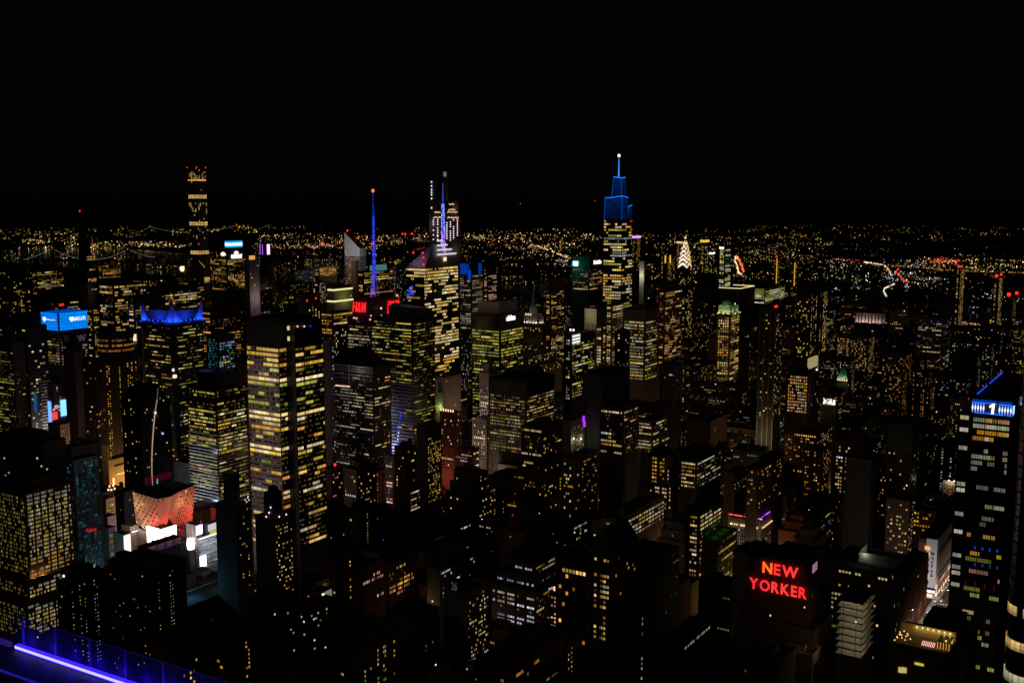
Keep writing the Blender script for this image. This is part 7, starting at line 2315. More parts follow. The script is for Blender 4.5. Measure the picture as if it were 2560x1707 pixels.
CARS = {(t, o): make_car(t, o) for t in (0, 1) for o in (0, 1)}
lane_words = {0: 'by the far kerb', 1: 'in the middle lane', 2: 'in the inner lane', 3: 'by the near kerb'}
ci = 0
for k in range(26):
    taxi, onc = int(rnd.random() < .3), k % 2
    v = sv - (8.2 if onc else 16.5) - (3.2 if rnd.random() < .5 else 0)
    u = su0 - 95 + k * 13.5 + rnd.uniform(-4, 4)
    p = uv2(u, v)
    nm = 'taxi' if taxi else 'car'
    lab = ('yellow taxi' if taxi else 'dark car') + (' with white headlights coming down' if onc else ' showing red tail lights along') + ' the lit street beside the store'
    t = thing(nm, lab, 'taxi' if taxi else 'car', (p[0], p[1], .02), ROTZ, group=lab + 's')
    for n_, me in CARS[(taxi, onc)]:
        o = bpy.data.objects.new(n_, me)
        COL.objects.link(o)
        o.parent = t
lampm = MB()
lampm.bar((0, 0, 0), (0, 0, 8.5), .12, 'dark_metal', (0, 0, 0), 6)
lampm.bar((0, 0, 8.5), (0, -2.2, 9), .08, 'dark_metal')
pole_me = lampm.mesh('lamp_pole')
lh = MB()
lh.box(-.3, .3, -3.0, -2.1, 8.85, 9.05, 'dark_metal')
lh.box(-.25, .25, -2.95, -2.15, 8.7, 8.849, 'screen', (14, 11.5, 8))
head_me = lh.mesh('lamp_head')
for k in range(15):
    p = uv2(su0 - 120 + k * 30, sv - 4.3)
    t = thing('street_lamp', 'street lamp on the kerb of the lit street along the department store', 'street lamp', (p[0], p[1], .15), ROTZ, group='street lamps along the lit street')
    for n_, me in (('pole', pole_me), ('lamp_head', head_me)):
        o = bpy.data.objects.new(n_, me)
        COL.objects.link(o)
        o.parent = t
    point_light('street_lamp_glow', (0, -2.5, 8.3), 2400, (1, .80, .58), t, .4)
# white sign front is washed by the crossing's lights
point_light('sign_floodlight', tuple(np.append(uv2(su0 - 32, sv + 14), 20.0)), 16000, (.95, .88, 1.0), None, 1.5)

# ================================================================== numbered tower
s = b_['one'] = bld('office_tower', 'black office tower with a blue outlined crown and a big white numeral', 'skyscraper', 'O', 445, 1312, 1460, 770, 2400, 640, 'dark_cladding', None, None, ph=0, b=120, keep=True)
zlo = s.hit('W', 'O', 1290, 1045)[1]
zb_ = zlo - 2
wm = MB()
fh = 4.0
cells_keep = []
rows = [(1, 'AE', .45), (1, 'E', .55), (.85, 'YA', .6), (.9, 'AK', .45), (.0, 'E', .2), (.5, 'E', .35), (.3, 'YE', .5), (.7, 'E', .28), (.2, 'E', .4), (.1, 'Y', .4), (.0, 'E', .2), (.5, 'E', .3), (.15, 'Y', .5), (.3, 'YG', .5), (.5, 'EG', .5), (.0, 'E', .1), (.6, 'E', .3), (.5, 'E', .15), (0, 'E', 0), (.5, 'A', .6), (0, 'E', 0), (0, 'E', 0), (.3, 'Y', .7), (.6, 'G', .35), (0, 'E', 0), (.6, 'EK', .25), (.5, 'KE', .4), (0, 'E', 0), (.7, 'G', .4), (.7, 'YG', .6), (.1, 'Y', .6), (0, 'E', 0), (.2, 'Y', .5), (.5, 'E', .2), (0, 'E', 0)] + [(rnd.choice((0, .1, .3, .5)), rnd.choice(('Y', 'E', 'G')), rnd.uniform(.15, .6)) for _ in range(12)]
for r_i, (p, pal, k) in enumerate(rows):
    z = zb_ - 1 - r_i * 3.85
    h_ = 2.5
    n = 15
    j = 0
    while j < n:
        run = rnd.randint(2, 5)
        on = rnd.random() < p
        c = pick(pal)
        bri = k * rnd.uniform(.6, 1.2) * (.7 if r_i > 4 else 1)
        for q in range(j, min(n, j + run)):
            if on:
                g_ = .35 if q % 5 == 0 else 0
                ua = .8 + (s.a - 1.6) * (n - q - 1) / n + .15
                ub = .8 + (s.a - 1.6) * (n - q) / n - .15 - g_
                cells_keep.append(('W', 0, ua, ub, z - h_, z, tuple(x * bri * rnd.uniform(.75, 1.2) for x in c)))
        j += run
    if rnd.random() < p * .7:
        bri = k * 1.1
        for q in range(2):
            cells_keep.append(('N', 0, s.a + 2 + q * 2.6, s.a + 4.3 + q * 2.6, z - h_, z, tuple(x * bri for x in pick('E'))))
cells_keep.sort(key=lambda c: -sum(c[6]))
for i, (f, pl, ua, ub, za, zc2, c) in enumerate(cells_keep):
    if i < 100:
        window_object('W', ub - ua, zc2 - za, c, s.o, (0 if f == 'W' else 3.0, ua, za))
    else:
        put_windows(wm, 'W', 0 if f == 'W' else 3.0, [(ua, ub, za, zc2, c)])
tag(wm.build('window', s.o), kind='stuff')
wg = MB()
zw = s.hit('W', 'O', 440, 1035)[1]
wg.box(3, s.b - 5, s.a + .1, s.a + 8, 0, zw, 'dark_cladding')
wg.poly([(3, s.a + .1, zw), (3, s.a + 8, zw), (3, s.a + .1, zw + 9), (20, s.a + .1, zw), (20, s.a + 8, zw), (20, s.a + .1, zw + 9)], [(0, 2, 1), (3, 4, 5), (0, 3, 5, 2), (1, 2, 5, 4)], 'blue_glass')
wg.build('side_wing', s.o)
fc = MB()
for z in [zb_ - .6 - i * 3.85 for i in range(int((zb_ - 14) / 3.85))]:
    fc.box(-.25, -.02, 0, s.a, z, z + .5, 'dark_metal')
fc.build('spandrel_band', s.o)
zhi = s.H
dk = (.0, .05, .5)
br_ = (.04, .32, 1.6)
for nm, (u0_, u1_, z0_, z1_), c, pr in (('blue_band', (0, s.a * .32, zhi - 1.0, zhi + .7), (.0, .03, .32), .3), ('blue_band', (s.a * .37, s.a, zhi - 1.0, zhi + .7), (.0, .03, .32), .3),
                                        ('edge_light', (0, s.a * .32, zhi - 1.35, zhi - 1.05), br_, .5), ('edge_light', (s.a * .37, s.a, zhi - 1.35, zhi - 1.05), br_, .5),
                                        ('blue_band', (s.a * .2, s.a * .66, zlo + .4, zlo + 1.3), (.0, .04, .42), .3),
                                        ('edge_light', (0, s.a * .14, zlo, zlo + .3), br_, .5), ('edge_light', (s.a * .19, s.a * .64, zlo, zlo + .3), br_, .5), ('edge_light', (s.a * .66, s.a * .93, zlo, zlo + .3), br_, .5)):
    s.panel(nm, 'W', (u0_, u1_, z0_, z1_), 'lit', c, .3, pr)
bars = [.02, .09, .16, .23, .30] + [.70, .77, .84, .91, .98]
for t in bars:
    u = s.a * t
    for k in range(9):
        za, zc2 = zlo + .3 + (zhi - 1.7 - zlo) * k / 9, zlo + .3 + (zhi - 1.7 - zlo) * (k + 1) / 9
        m_ = 1 - abs(k - 4) / 4.5
        c = (.04 + 1.6 * m_ ** 2, .30 + 1.2 * m_ ** 2, 1.5)
        pb_ = MB()
        wd = .16 + .22 * m_
        pb_.box(-1.1, -.5, u - wd, u + wd, za, zc2, 'lit', c)
        if k == 0:
            acc = pb_
        else:
            acc.v, n0 = acc.v + pb_.v, len(acc.v)
            acc.f += [tuple(i + n0 for i in f) for f in pb_.f]
            acc.m += pb_.m
            acc.c += pb_.c
    acc.build('light_fin', s.o)
ua, za = s.hit('W', 'O', 808, 985)
ub, zc2 = s.hit('W', 'O', 948, 720)
nm_ = MB()
w_, z0_, z1_ = ua - ub, zlo + .5, zhi - .9
pl2 = [(.42, 0), (.86, 0), (.98, 1), (.60, 1), (.02, .72), (.10, .56), (.52, .70)]
p1 = [(-1.9, ua - x * w_, z0_ + y * (z1_ - z0_)) for x, y in pl2]
nm_.poly(p1 + [(-1.3, q[1], q[2]) for q in p1], [tuple(range(7)), tuple(range(13, 6, -1))] + [(i, 7 + i, 7 + (i + 1) % 7, (i + 1) % 7) for i in range(7)], 'lit', (1.7, 1.5, 1.4))
nm_.build('numeral', s.o)
for t in (0.004, .03, .3, .34):
    s.panel('light_fin', 'S', (s.b * t, s.b * (t + .012), zlo + 1, zhi - 2), 'lit', (.5, .9, 1.6), .5, .4)
s.panel('edge_light', 'S', (0, s.b * .04, zlo, zlo + .3), 'lit', br_, .4, .4)
rl = MB()
for t0, t1 in ((.12, .42), (.5, .95)):
    rl.box(s.b * t0, s.b * t1, s.a - .7, s.a - .1, zhi + 1.2, zhi + 1.9, 'lit', (.01, .06, .75))
rl.build('roof_edge_light', s.o)
for q in range(8):
    u, z = s.hit('W', 12, 1630 + (q % 4) * 58, (508 if q < 4 else 640) + (q % 4) * 9)
    s.panel('blue_window', 'W', (u, u + 1.0, z - .8, z + 1.2), 'lit', (.005, .03, .38 if q < 4 else .15), .1, .3)
for q in range(4):
    u, z = s.hit('W', 12, 1555 + q * 75, 770 + q * 14)
    s.panel('red_window', 'W', (u, u + .6, z - 3, z + 1), 'lit', (.05, .002, .003), .1, .3)

# ================================================================== rounded tower at the frame edge
s = b_['round'] = bld('glass_tower', 'dark round-cornered glass tower with a few brightly lit office floors, cut by the frame', 'skyscraper', 12, 1850, 2150, 2300, 1250, 1700, 330, 'dark_glass', custom=True, b=30, keep=True)
topz = at_depth(*px(8, 1985, 320), 330)[2]
cm = MB()
rr = 7.0
ring = [(s.b, s.a), (rr, s.a)]
for k in range(1, 7):
    t = math.pi / 2 + math.pi / 2 * k / 6
    ring.append((rr + rr * math.cos(t), s.a - rr + rr * math.sin(t)))
ring += [(0, 0), (s.b, 0)]
for (xa, ya), (xb, yb_) in zip(ring, ring[1:]):
    cm.face([(xa, ya, 0), (xb, yb_, 0), (xb, yb_, topz), (xa, ya, topz)], 'dark_glass')
cm.face([(x, y, topz) for x, y in ring], 'roofing')
cm.build('facade', s.o)
fm = MB()
for k in range(int(topz / 4.2)):
    z = topz - k * 4.2
    for (xa, ya), (xb, yb_) in zip(ring, ring[1:]):
        nx_, ny_ = (yb_ - ya), -(xb - xa)
        l_ = math.hypot(nx_, ny_)
        nx_, ny_ = nx_ / l_ * .25, ny_ / l_ * .25
        fm.face([(xa + nx_, ya + ny_, z), (xb + nx_, yb_ + ny_, z), (xb + nx_, yb_ + ny_, z + .5), (xa + nx_, ya + ny_, z + .5)], 'dark_metal')
fm.build('floor_edge', s.o)
zf = [s.hit('W', 12, 1930, y)[1] for y in (1048, 1318, 1580)]
path = []
for (xa, ya), (xb, yb_) in zip(ring, ring[1:]):
    n = max(1, int(math.hypot(xb - xa, yb_ - ya) / 2.4))
    for i in range(n):
        path.append(((xa + (xb - xa) * i / n, ya + (yb_ - ya) * i / n), (xa + (xb - xa) * (i + .93) / n, ya + (yb_ - ya) * (i + .93) / n)))
for zi, z in enumerate(zf):
    g_ = MB()
    for j, (p, q) in enumerate(path):
        if zi == 0 and j % 5 == 3:
            continue
        k = rnd.uniform(.32, .62)
        l_ = math.hypot(q[1] - p[1], q[0] - p[0])
        ox, oy = (q[1] - p[1]) / l_ * .3, -(q[0] - p[0]) / l_ * .3
        for h0, h1, kk in ((0, 1.1, .55), (1.1, 2.3, 1.0), (2.3, 3.2, 1.25)):
            c = tuple(x * k * kk * rnd.uniform(.8, 1.15) for x in ((1, .62, .24) if zi < 2 else (.8, .75, .45)))
            g_.face([(p[0] + ox, p[1] + oy, z + h0), (q[0] + ox, q[1] + oy, z + h0), (q[0] + ox, q[1] + oy, z + h1), (p[0] + ox, p[1] + oy, z + h1)], 'lit', c)
    g_.build('lit_floor', s.o)
lf = MB()
for q in range(26):
    z = topz - 6 - rnd.random() * (topz - 150)
    j = rnd.randrange(len(path) - 1)
    p, q2 = path[j]
    k = rnd.uniform(.03, .2)
    l_ = math.hypot(q2[1] - p[1], q2[0] - p[0])
    ox, oy = (q2[1] - p[1]) / l_ * .3, -(q2[0] - p[0]) / l_ * .3
    lf.face([(p[0] + ox, p[1] + oy, z), (q2[0] + ox, q2[1] + oy, z), (q2[0] + ox, q2[1] + oy, z + 2.6), (p[0] + ox, p[1] + oy, z + 2.6)], 'lit', (.8 * k, .55 * k, .25 * k))
lf.build('dim_floor', s.o)

# dark roof mass and golden terrace at the bottom
b_['plant'] = bld('office_block', 'black roof mass hiding the near end of the lit street, above a golden lit terrace', 'building', 12, 1215, 1490, 1562, 1150, 1330, 560, 'dark_cladding', None, None, ph=0, keep=True)
bld('office_block', 'lower black roof shoulder under the bright shop sign', 'building', 12, 1085, 1225, 1330, 1295, 1330, 550, 'dark_cladding', None, None, ph=0, keep=True)
s = b_['gold'] = bld('roof_terrace', 'rooftop terrace glowing gold with lamps, tables and a lit pavilion', 'terrace', 'Q', 200, 1120, 1330, 520, 1000, 470, 'brown_brick', O('resid', .02, 'Y', 3.8, 3.2, .7, .6, top=6), None, ph=0, b=30, keep=True)
fl_ = MB()
fl_.box(.5, s.b, .5, s.a - .5, s.H + .02, s.H + .12, 'dark_stone')
fl_.build('terrace_floor', s.o)
bw_ = MB()
bw_.box(s.b * .55, s.b * .58, 0, s.a, s.H + .13, s.H + 5.5, 'tan_stone')
bw_.build('back_wall', s.o)
for k in range(7):
    u = s.a * (.1 + .1 * k)
    l_ = MB()
    l_.lathe(s.b * .55 - .5, u, [(.1, s.H + 4.3), (.3, s.H + 4.6), (.12, s.H + 5)], 'lit', (2.4, 1.9, .6), 8)
    l_.build('wall_lamp', s.o)
    point_light('wall_lamp_glow', (s.b * .55 - 1.2, u, s.H + 4), 45, (1, .75, .2), s.o, .2)
pv = MB()
for k in range(5):
    pv.box(s.b * .2, s.b * .21, s.a * (.04 + .05 * k), s.a * (.045 + .05 * k), s.H + .13, s.H + 3.4, 'lit', (1.2, .62, .12))
pv.box(s.b * .2, s.b * .5, s.a * .03, s.a * .26, s.H + 3.41, s.H + 3.7, 'dark_metal')
pv.box(s.b * .49, s.b * .5, s.a * .04, s.a * .25, s.H + .5, s.H + 3, 'lit', (.62, .38, .08))
pv.build('pavilion', s.o)
for k in range(8):
    t_ = MB()
    u, z = s.a * (.31 + .03 * k), s.H
    t_.bar((s.b * .2, u, z + .13), (s.b * .2 + .4, u - .5, z + 2.4), .12, 'lit', (1.9, .9, .8))
    t_.build('neon_tube', s.o)
for k in range(12):
    f_ = MB()
    x, y = s.b * rnd.uniform(.08, .5), s.a * rnd.uniform(.3, .95)
    f_.lathe(x, y, [(.15, s.H + .13), (.12, s.H + .8), (.7, s.H + .85), (.7, s.H + .95)], 'dark_metal', seg=8)
    f_.build('table', s.o)
for k in range(14):
    l_ = MB()
    x, y = s.b * rnd.uniform(.05, .5), s.a * rnd.uniform(.62, .98)
    l_.lathe(x, y, [(.1, s.H + 1.3), (.3, s.H + 1.6), (.1, s.H + 2)], 'lit', (1.8, .9 + rnd.uniform(-.3, .4), .35), 6)
    l_.build('lantern', s.o)
for y_ in (.12, .3, .5, .8):
    point_light('terrace_lamp', (s.b * .3, s.a * y_, s.H + 4), 110, (1, .62, .14), s.o, .3)
s.panel('lit_window', 'W', s.rect('W', 'Q', 570, 610, 715, 680), 'lit', (.55, .5, .05), .2, .2)
for zx in (345, 400):
    u, z = s.hit('W', 'Q', zx, 745)
    s.panel('lit_window', 'W', (u - 1, u + 1.2, z - 1.2, z + 1.4), 'lit', (.5, .4, .1), .2, .2)
# little green roof garden
s = b_['garden'] = bld('roof_garden', 'small green lamp-lit roof garden below the numbered tower', 'garden', 'Q', 1350, 1420, 1740, 455, 620, 560, 'grey_concrete', None, None, ph=0, a=20, b=34, keep=True)
lw = MB()
lw.box(1, s.b - 1, 1, s.a - 1, s.H + .05, s.H + .35, 'grass')
lw.build('lawn', s.o)
for k in range(9):
    sh = MB()
    x, y = rnd.uniform(2, s.b - 2), rnd.uniform(s.a * .55, s.a - 1.5)
    for q in range(40):
        t = rnd.uniform(0, 6.28)
        e = rnd.uniform(0, .9)
        cxx, cyy, czz = x + e * math.cos(t), y + e * math.sin(t), s.H + .4 + rnd.uniform(0, 1.8)
        v_ = [rnd.uniform(-.35, .35) for _ in range(6)]
        sh.face([(cxx, cyy, czz), (cxx + v_[0], cyy + v_[1], czz + v_[2]), (cxx + v_[3], cyy + v_[4], czz + v_[5])], 'grass')
    sh.build('shrub', s.o)
point_light('garden_lamp', (s.b * .7, s.a * .3, s.H + 3.5), 420, (1, .8, .3), s.o, .3)
point_light('garden_lamp', (s.b * .3, s.a * .4, s.H + 4), 260, (.8, 1, .4), s.o, .3)
gl = MB()
gl.bar((s.b * .72, s.a * .3, s.H + .3), (s.b * .72, s.a * .3, s.H + 3.6), .07, 'dark_metal')
gl.lathe(s.b * .72, s.a * .3, [(.1, s.H + 3.5), (.25, s.H + 3.7), (.1, s.H + 3.9)], 'lit', (2, 1.4, .7), 8)
gl.build('garden_lamp', s.o)

# ================================================================== glass barrier with the blue light strip, just below the lens
ZL = CAMZ - 25
A0 = at_z(*px(9, 118, 1288), ZL)
A1 = at_z(*px(9, 960, 1572), ZL)
dirv = (A1 - A0)[:2]
Lb = float(np.linalg.norm(dirv))
rzb = math.atan2(dirv[1], dirv[0])
s_ = thing('glass_barrier', 'terrace edge with a glowing blue light strip under clear glass panels', 'barrier', (A0[0], A0[1], ZL), rzb)
# local x runs along the strip towards the lens' right, local y points away from the lens
ext = 40.0
lg = MB()
lg.box(-ext, Lb + ext, -6, .9, -1.2, -.12, 'dark_cladding')
lg.box(-ext, Lb + ext, .3, .9, -.119, .02, 'dark_cladding')
lg.build('ledge', s_)
tw = MB()
tw.box(-ext, Lb + ext, -5.6, .7, -ZL, -1.21, 'dark_glass')
tw.build('facade', s_)
pr_ = MB()
pr_.box(-ext, -.55, .0, .22, -.1, .14, 'screen', (.02, .008, .12))
pr_.box(.0, Lb + ext, .0, .25, -.1, .16, 'screen', (.06, .02, 2.4))
pr_.build('light_strip', s_)
dt = MB()  # whitish bar imitating the strip's overexposed core
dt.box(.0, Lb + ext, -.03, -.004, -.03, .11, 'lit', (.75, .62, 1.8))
dt.build('overexposed_core', s_)
sc2 = MB()  # dim glowing bar drawn for the strip's reflection on the ledge
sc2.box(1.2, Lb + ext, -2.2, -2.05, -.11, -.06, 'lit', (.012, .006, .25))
sc2.build('strip_reflection', s_)
for k in range(-12, 14):
    gp = MB()
    x0_ = .1 + k * 2.85
    gp.box(x0_, x0_ + 2.8, .5, .53, .03, 1.55, 'barrier_glass')
    gp.build('glass_panel', s_)
    po_ = MB()
    po_.box(x0_ - .045, x0_ - .005, .46, .57, .03, 1.62, 'steel')
    po_.build('post', s_)
rl = MB()
rl.box(-ext, Lb + ext, .48, .55, 1.56, 1.60, 'steel')
rl.build('handrail', s_)
for k in range(9):
    point_light('strip_glow', (.8 + k * 1.9, .15, .35), 16, (.02, .01, 1.0), s_, .1)
# ================================================================== the rest of the city, block by block
rnd = random.Random(41)
AV = [U7 - 780, U7 - 540, U7 - 270, U7, U7 + 255, U7 + 520, U7 + 660, U7 + 800, U7 + 940, U7 + 1080, U7 + 1280, U7 + 1480, U7 + 1800]
occupied = [(h[5] - 3, h[6] + 3, h[7] - 3, h[8] + 3) for h in HEROES]
LAND = [('slim', 'the slim grid tower'), ('slant', 'the white wedge roof'), ('blue', 'the blue-crowned tower'), ('crescent', 'the crescent-crowned spire'), ('dome', 'the green dome'),
        ('fins', 'the pink floodlit panels'), ('bank', 'the blue lettered crown'), ('horns', 'the blue horned tower'), ('banded', 'the brightest gold tower'), ('crystal', 'the crystal-cut tower'),
        ('green', 'the script-signed green tower'), ('stripes', 'the finned black tower'), ('dusk', 'the boldest window grid'), ('sign', 'the red-lettered hotel'), ('garage', 'the glowing garage'),
        ('store', 'the vertical-lettered store'), ('one', 'the numbered tower'), ('grid', 'the grouped-window tower'), ('red', 'the red-washed block'), ('corner', 'the blazing corner block'),
        ('mansard', 'the mansard tower'), ('setb', 'the blue-white windowed block'), ('num', 'the faint-numbered tower'), ('terrace', 'the terraced corner block'), ('rows', 'the yellow-row tower'),
        ('paletower', 'the dim pale tower'), ('stripetower', 'the pale-piered tower'), ('greencap', 'the green crown'), ('roofyard', 'the white-lit terrace'), ('string', 'the string-lit block'),
        ('apt4', 'the yellow ladder tower'), ('neon', 'the bright signboards'), ('river0', 'the riverside slabs'), ('peacock', 'the word-sign slab'), ('taper', 'the tapering black tower'),
        ('lantern', 'the lantern crown'), ('beam', 'the light-beam hotel'), ('dots', 'the amber-dotted hotel'), ('teal', 'the teal glass tower'), ('wash', 'the blue-washed tower'), ('bush', 'the slender pale tower'), ('gold', 'the golden terrace')]
land_pt = []
for k, ph_ in LAND:
    o = b_[k]
    h_ = next(h for h in HEROES if abs(h[5] - o.u0) < .01 and abs(h[7] - o.v0) < .01)
    land_pt.append(((h_[1] + h_[2]) / 2, (h_[3] + min(h_[4], 1700)) / 2, h_[3], min(h_[4], 1700), h_[0], ph_))
hero_bins = {}
for h in HEROES:
    for x in range(int(h[1]) // 8, int(h[2]) // 8 + 1):
        hero_bins.setdefault(x, []).append((h[0], h[3], h[4]))
lots = []
for k in range(-16, 26):
    v0 = V34 + 2 + k * 80.5
    for a0, a1 in zip(AV, AV[1:]):
        u = a0 + 4
        end = a1 - 24
        while u < end - 12:
            Yf = float((uv2(u, v0))[1])
            w = rnd.uniform(20, 44) if Yf < 1000 else rnd.uniform(28, 60) if Yf < 1700 else rnd.uniform(40, 90)
            w = min(w, end - u)
            if w < 12:
                break
            split = Yf < 1200 or rnd.random() < .3
            for (va, vb) in (((v0, v0 + 29), (v0 + 32, v0 + 61)) if split else ((v0, v0 + 61),)):
                lots.append((u, u + w - 1.5, va, vb))
            u += w
cands = []
for (ua, ub, va, vb) in lots:
    if any(ua < o[1] and ub > o[0] and va < o[3] and vb > o[2] for o in occupied):
        # keep a smaller building on the free part of the lot
        hit_ = [o for o in occupied if ua < o[1] and ub > o[0] and va < o[3] and vb > o[2]]
        o = hit_[0]
        opts = [(ua, o[0], va, vb), (o[1], ub, va, vb), (ua, ub, va, o[2]), (ua, ub, o[3], vb)]
        opts = [q for q in opts if q[1] - q[0] > 11 and q[3] - q[2] > 11 and not any(q[0] < p[1] and q[1] > p[0] and q[2] < p[3] and q[3] > p[2] for p in occupied)]
        if not opts:
            continue
        ua, ub, va, vb = max(opts, key=lambda q: (q[1] - q[0]) * (q[3] - q[2]))
    cs = [uv2(*c) for c in ((ua, va), (ub, va), (ub, vb), (ua, vb))]
    Y = [c[1] for c in cs]
    if min(Y) < 270 or min(Y) > 2900:
        continue
    pb_ = [proj((c[0], c[1], 40)) for c in cs]
    x0, x1 = min(p[0] for p in pb_), max(p[0] for p in pb_)
    if x1 < -40 or x0 > 2600:
        continue
    D = min(Y)
    # never in front of something the photo shows
    cap = 545.0
    for xb in range(int(x0) // 8, int(x1) // 8 + 1):
        for (hd, ht, hb) in hero_bins.get(xb, ()):
            if hd > D - 5 and hb > cap:
                cap = hb
    zmax = min(float(at_depth(proj((c[0], c[1], 40))[0], cap, c[1])[2]) for c in cs)
    if D < 700:
        h = rnd.choice((rnd.uniform(35, 80), rnd.uniform(60, 130)))
    elif D < 1250:
        h = rnd.choice((rnd.uniform(40, 75), rnd.uniform(50, 120)))
    elif D < 2000:
        h = rnd.choice((rnd.uniform(45, 90), rnd.uniform(70, 165)))
    else:
        h = rnd.choice((rnd.uniform(40, 80), rnd.uniform(60, 150), rnd.uniform(60, 210)))
    if ub > AV[-3]:
        h = rnd.choice((rnd.uniform(25, 60), rnd.uniform(40, 110)))
    h = min(h, zmax - 1.5)
    if h < 9:
        continue
    tops = [proj((c[0], c[1], h)) for c in cs]
    cands.append([D, x0, x1, min(t[1] for t in tops), ua, ub, va, vb, h, max(t[1] for t in tops)])
cands.sort(key=lambda c: c[0])
NB = 2640 // 4
sil = np.full(NB + 40, 1715.0)
events = [(h[0], 0, h) for h in HEROES] + [(c[0], 1, c) for c in cands]
events.sort(key=lambda e: e[0])
for d, kind, e in events:
    x0, x1, yt = (e[1], e[2], e[3]) if kind == 0 else (e[1], e[2], (e[3] + e[9]) / 2)
    i0, i1 = max(0, int((x0 + 40) // 4)), min(NB, int((x1 + 40) // 4) + 1)
    if kind == 1:
        gain = np.clip(sil[i0:i1] - yt, 0, None)
        e.append(float(gain[gain > 3].sum()) if i1 > i0 else 0.0)
        e.append(float(np.max(sil[i0:i1])) if i1 > i0 else 0)
    sil[i0:i1] = np.minimum(sil[i0:i1], yt)
vis = [c for c in cands if c[10] > 10]
vis.sort(key=lambda c: -c[10])
solo, rest = vis[:290], vis[290:]
WALLW = {'dark_stone': 'black', 'brown_brick': 'dark', 'tan_stone': 'tan', 'grey_concrete': 'grey', 'dark_glass': 'dark glass', 'red_brick': 'dark'}
PALW = {'Y': 'yellow', 'A': 'amber', 'W': 'cream', 'K': 'rose', 'C': 'cold white', 'E': 'pale', 'G': 'greenish', 'YA': 'golden', 'AW': 'warm', 'YW': 'straw-coloured', 'CW': 'whitish', 'AK': 'orange-pink'}


def filler_style(D):
    pal = rnd.choice(('Y', 'A', 'W', 'YA', 'AW', 'YW', 'A', 'AW', 'CW', 'K', 'E', 'G', 'AK'))
    kind = rnd.choice(('office', 'resid', 'resid', 'cols', 'office'))
    if D < 1000:
        p = rnd.choice((.006, .012, .02, .04, .08))
    elif D < 1500:
        p = rnd.choice((.06, .12, .2, .3))
    else:
        p = rnd.choice((.08, .16, .24, .36, .45))
    bw = max(2.1, D / 1075 * 1.25) * rnd.choice((1, 1, 1.25, 1.5))
    return kind, p, pal, O(kind, p, pal, rnd.uniform(3.1, 3.7) * (1 if D < 1900 else 1.25), bw, .5, .42, s=rnd.uniform(.55, 1.0), top=rnd.uniform(2, 7), dim=.12)


def filler_mesh(mb, rf, x0, x1, y0, y1, h, D, S, wall, zmin, stepped):
    tiers = [(x0, x1, y0, y1, 0, h)]
    if stepped:
        k = min(x1 - x0, y1 - y0) * .14
        tiers = [(x0, x1, y0, y1, 0, h * .72), (x0 + k, x1 - k, y0 + k, y1 - k, h * .72, h * .88), (x0 + 2 * k, x1 - 2 * k, y0 + 2 * k, y1 - 2 * k, h * .88, h)]
    for (a, b, c, d, z0, z1) in tiers:
        mb.box(a, b, c, d, z0, z1, wall, top='roofing')
        if rf is not None:
            for q in ((a - .2, b + .2, c - .2, c + .35), (a - .2, a + .35, c + .36, d + .2), (a + .36, b + .2, d - .35, d + .2), (b - .35, b + .2, c + .36, d - .36)):
                rf.box(*q, z1, z1 + 1.1, wall)
        if z1 > zmin:
            for f, u0, u1, pl in (('W', c, d, a), ('S', a, b, c)):
                put_windows(mb, f, pl, window_cells(u0, u1, max(z0, zmin, 4), z1, S))
    return tiers[-1]


label_use = {}


def filler_label(wall, kind, p, pal, feat, h, cx_, cy_, D):
    typ = {'office': 'office block', 'resid': 'apartment block', 'cols': 'loft block'}[kind]
    size = 'tall' if h > 105 else 'low' if h < 48 else 'mid-height'
    dens = 'few' if p < .03 else 'scattered' if p < .1 else 'many' if p < .2 else 'packed'
    order = sorted(land_pt, key=lambda l: abs(l[0] - cx_) * 1.0 + (0 if l[2] < cy_ < l[3] else min(abs(l[2] - cy_), abs(l[3] - cy_))) * 1.2)
    for l in order[:8]:
        rel = 'in front of' if D < l[4] - 60 and abs(l[0] - cx_) < 90 else 'behind' if D > l[4] + 60 and abs(l[0] - cx_) < 90 else 'beside' if abs(l[1] - cy_) < 220 else 'below' if cy_ > l[1] else 'above'
        lab = '%s %s %s with %s %s windows%s, %s %s' % (size, WALLW[wall], typ, dens, PALW[pal], feat, rel, l[5])
        for fx_, dn_ in ((feat, dens + ' '), ('', dens + ' '), ('', '')):
            lab = '%s %s with %s%s windows%s, %s %s' % (WALLW[wall], typ, dn_, PALW[pal], fx_, rel, l[5])
            if len(lab.split()) <= 16:
                break
        if False:
            lab = '%s %s with %s %s windows%s, %s %s' % (WALLW[wall], typ.split()[0] + ' block', dens, PALW[pal], feat, rel, l[5])
        if lab not in label_use and lab not in LABELS:
            break
    label_use[lab] = 1
    return lab


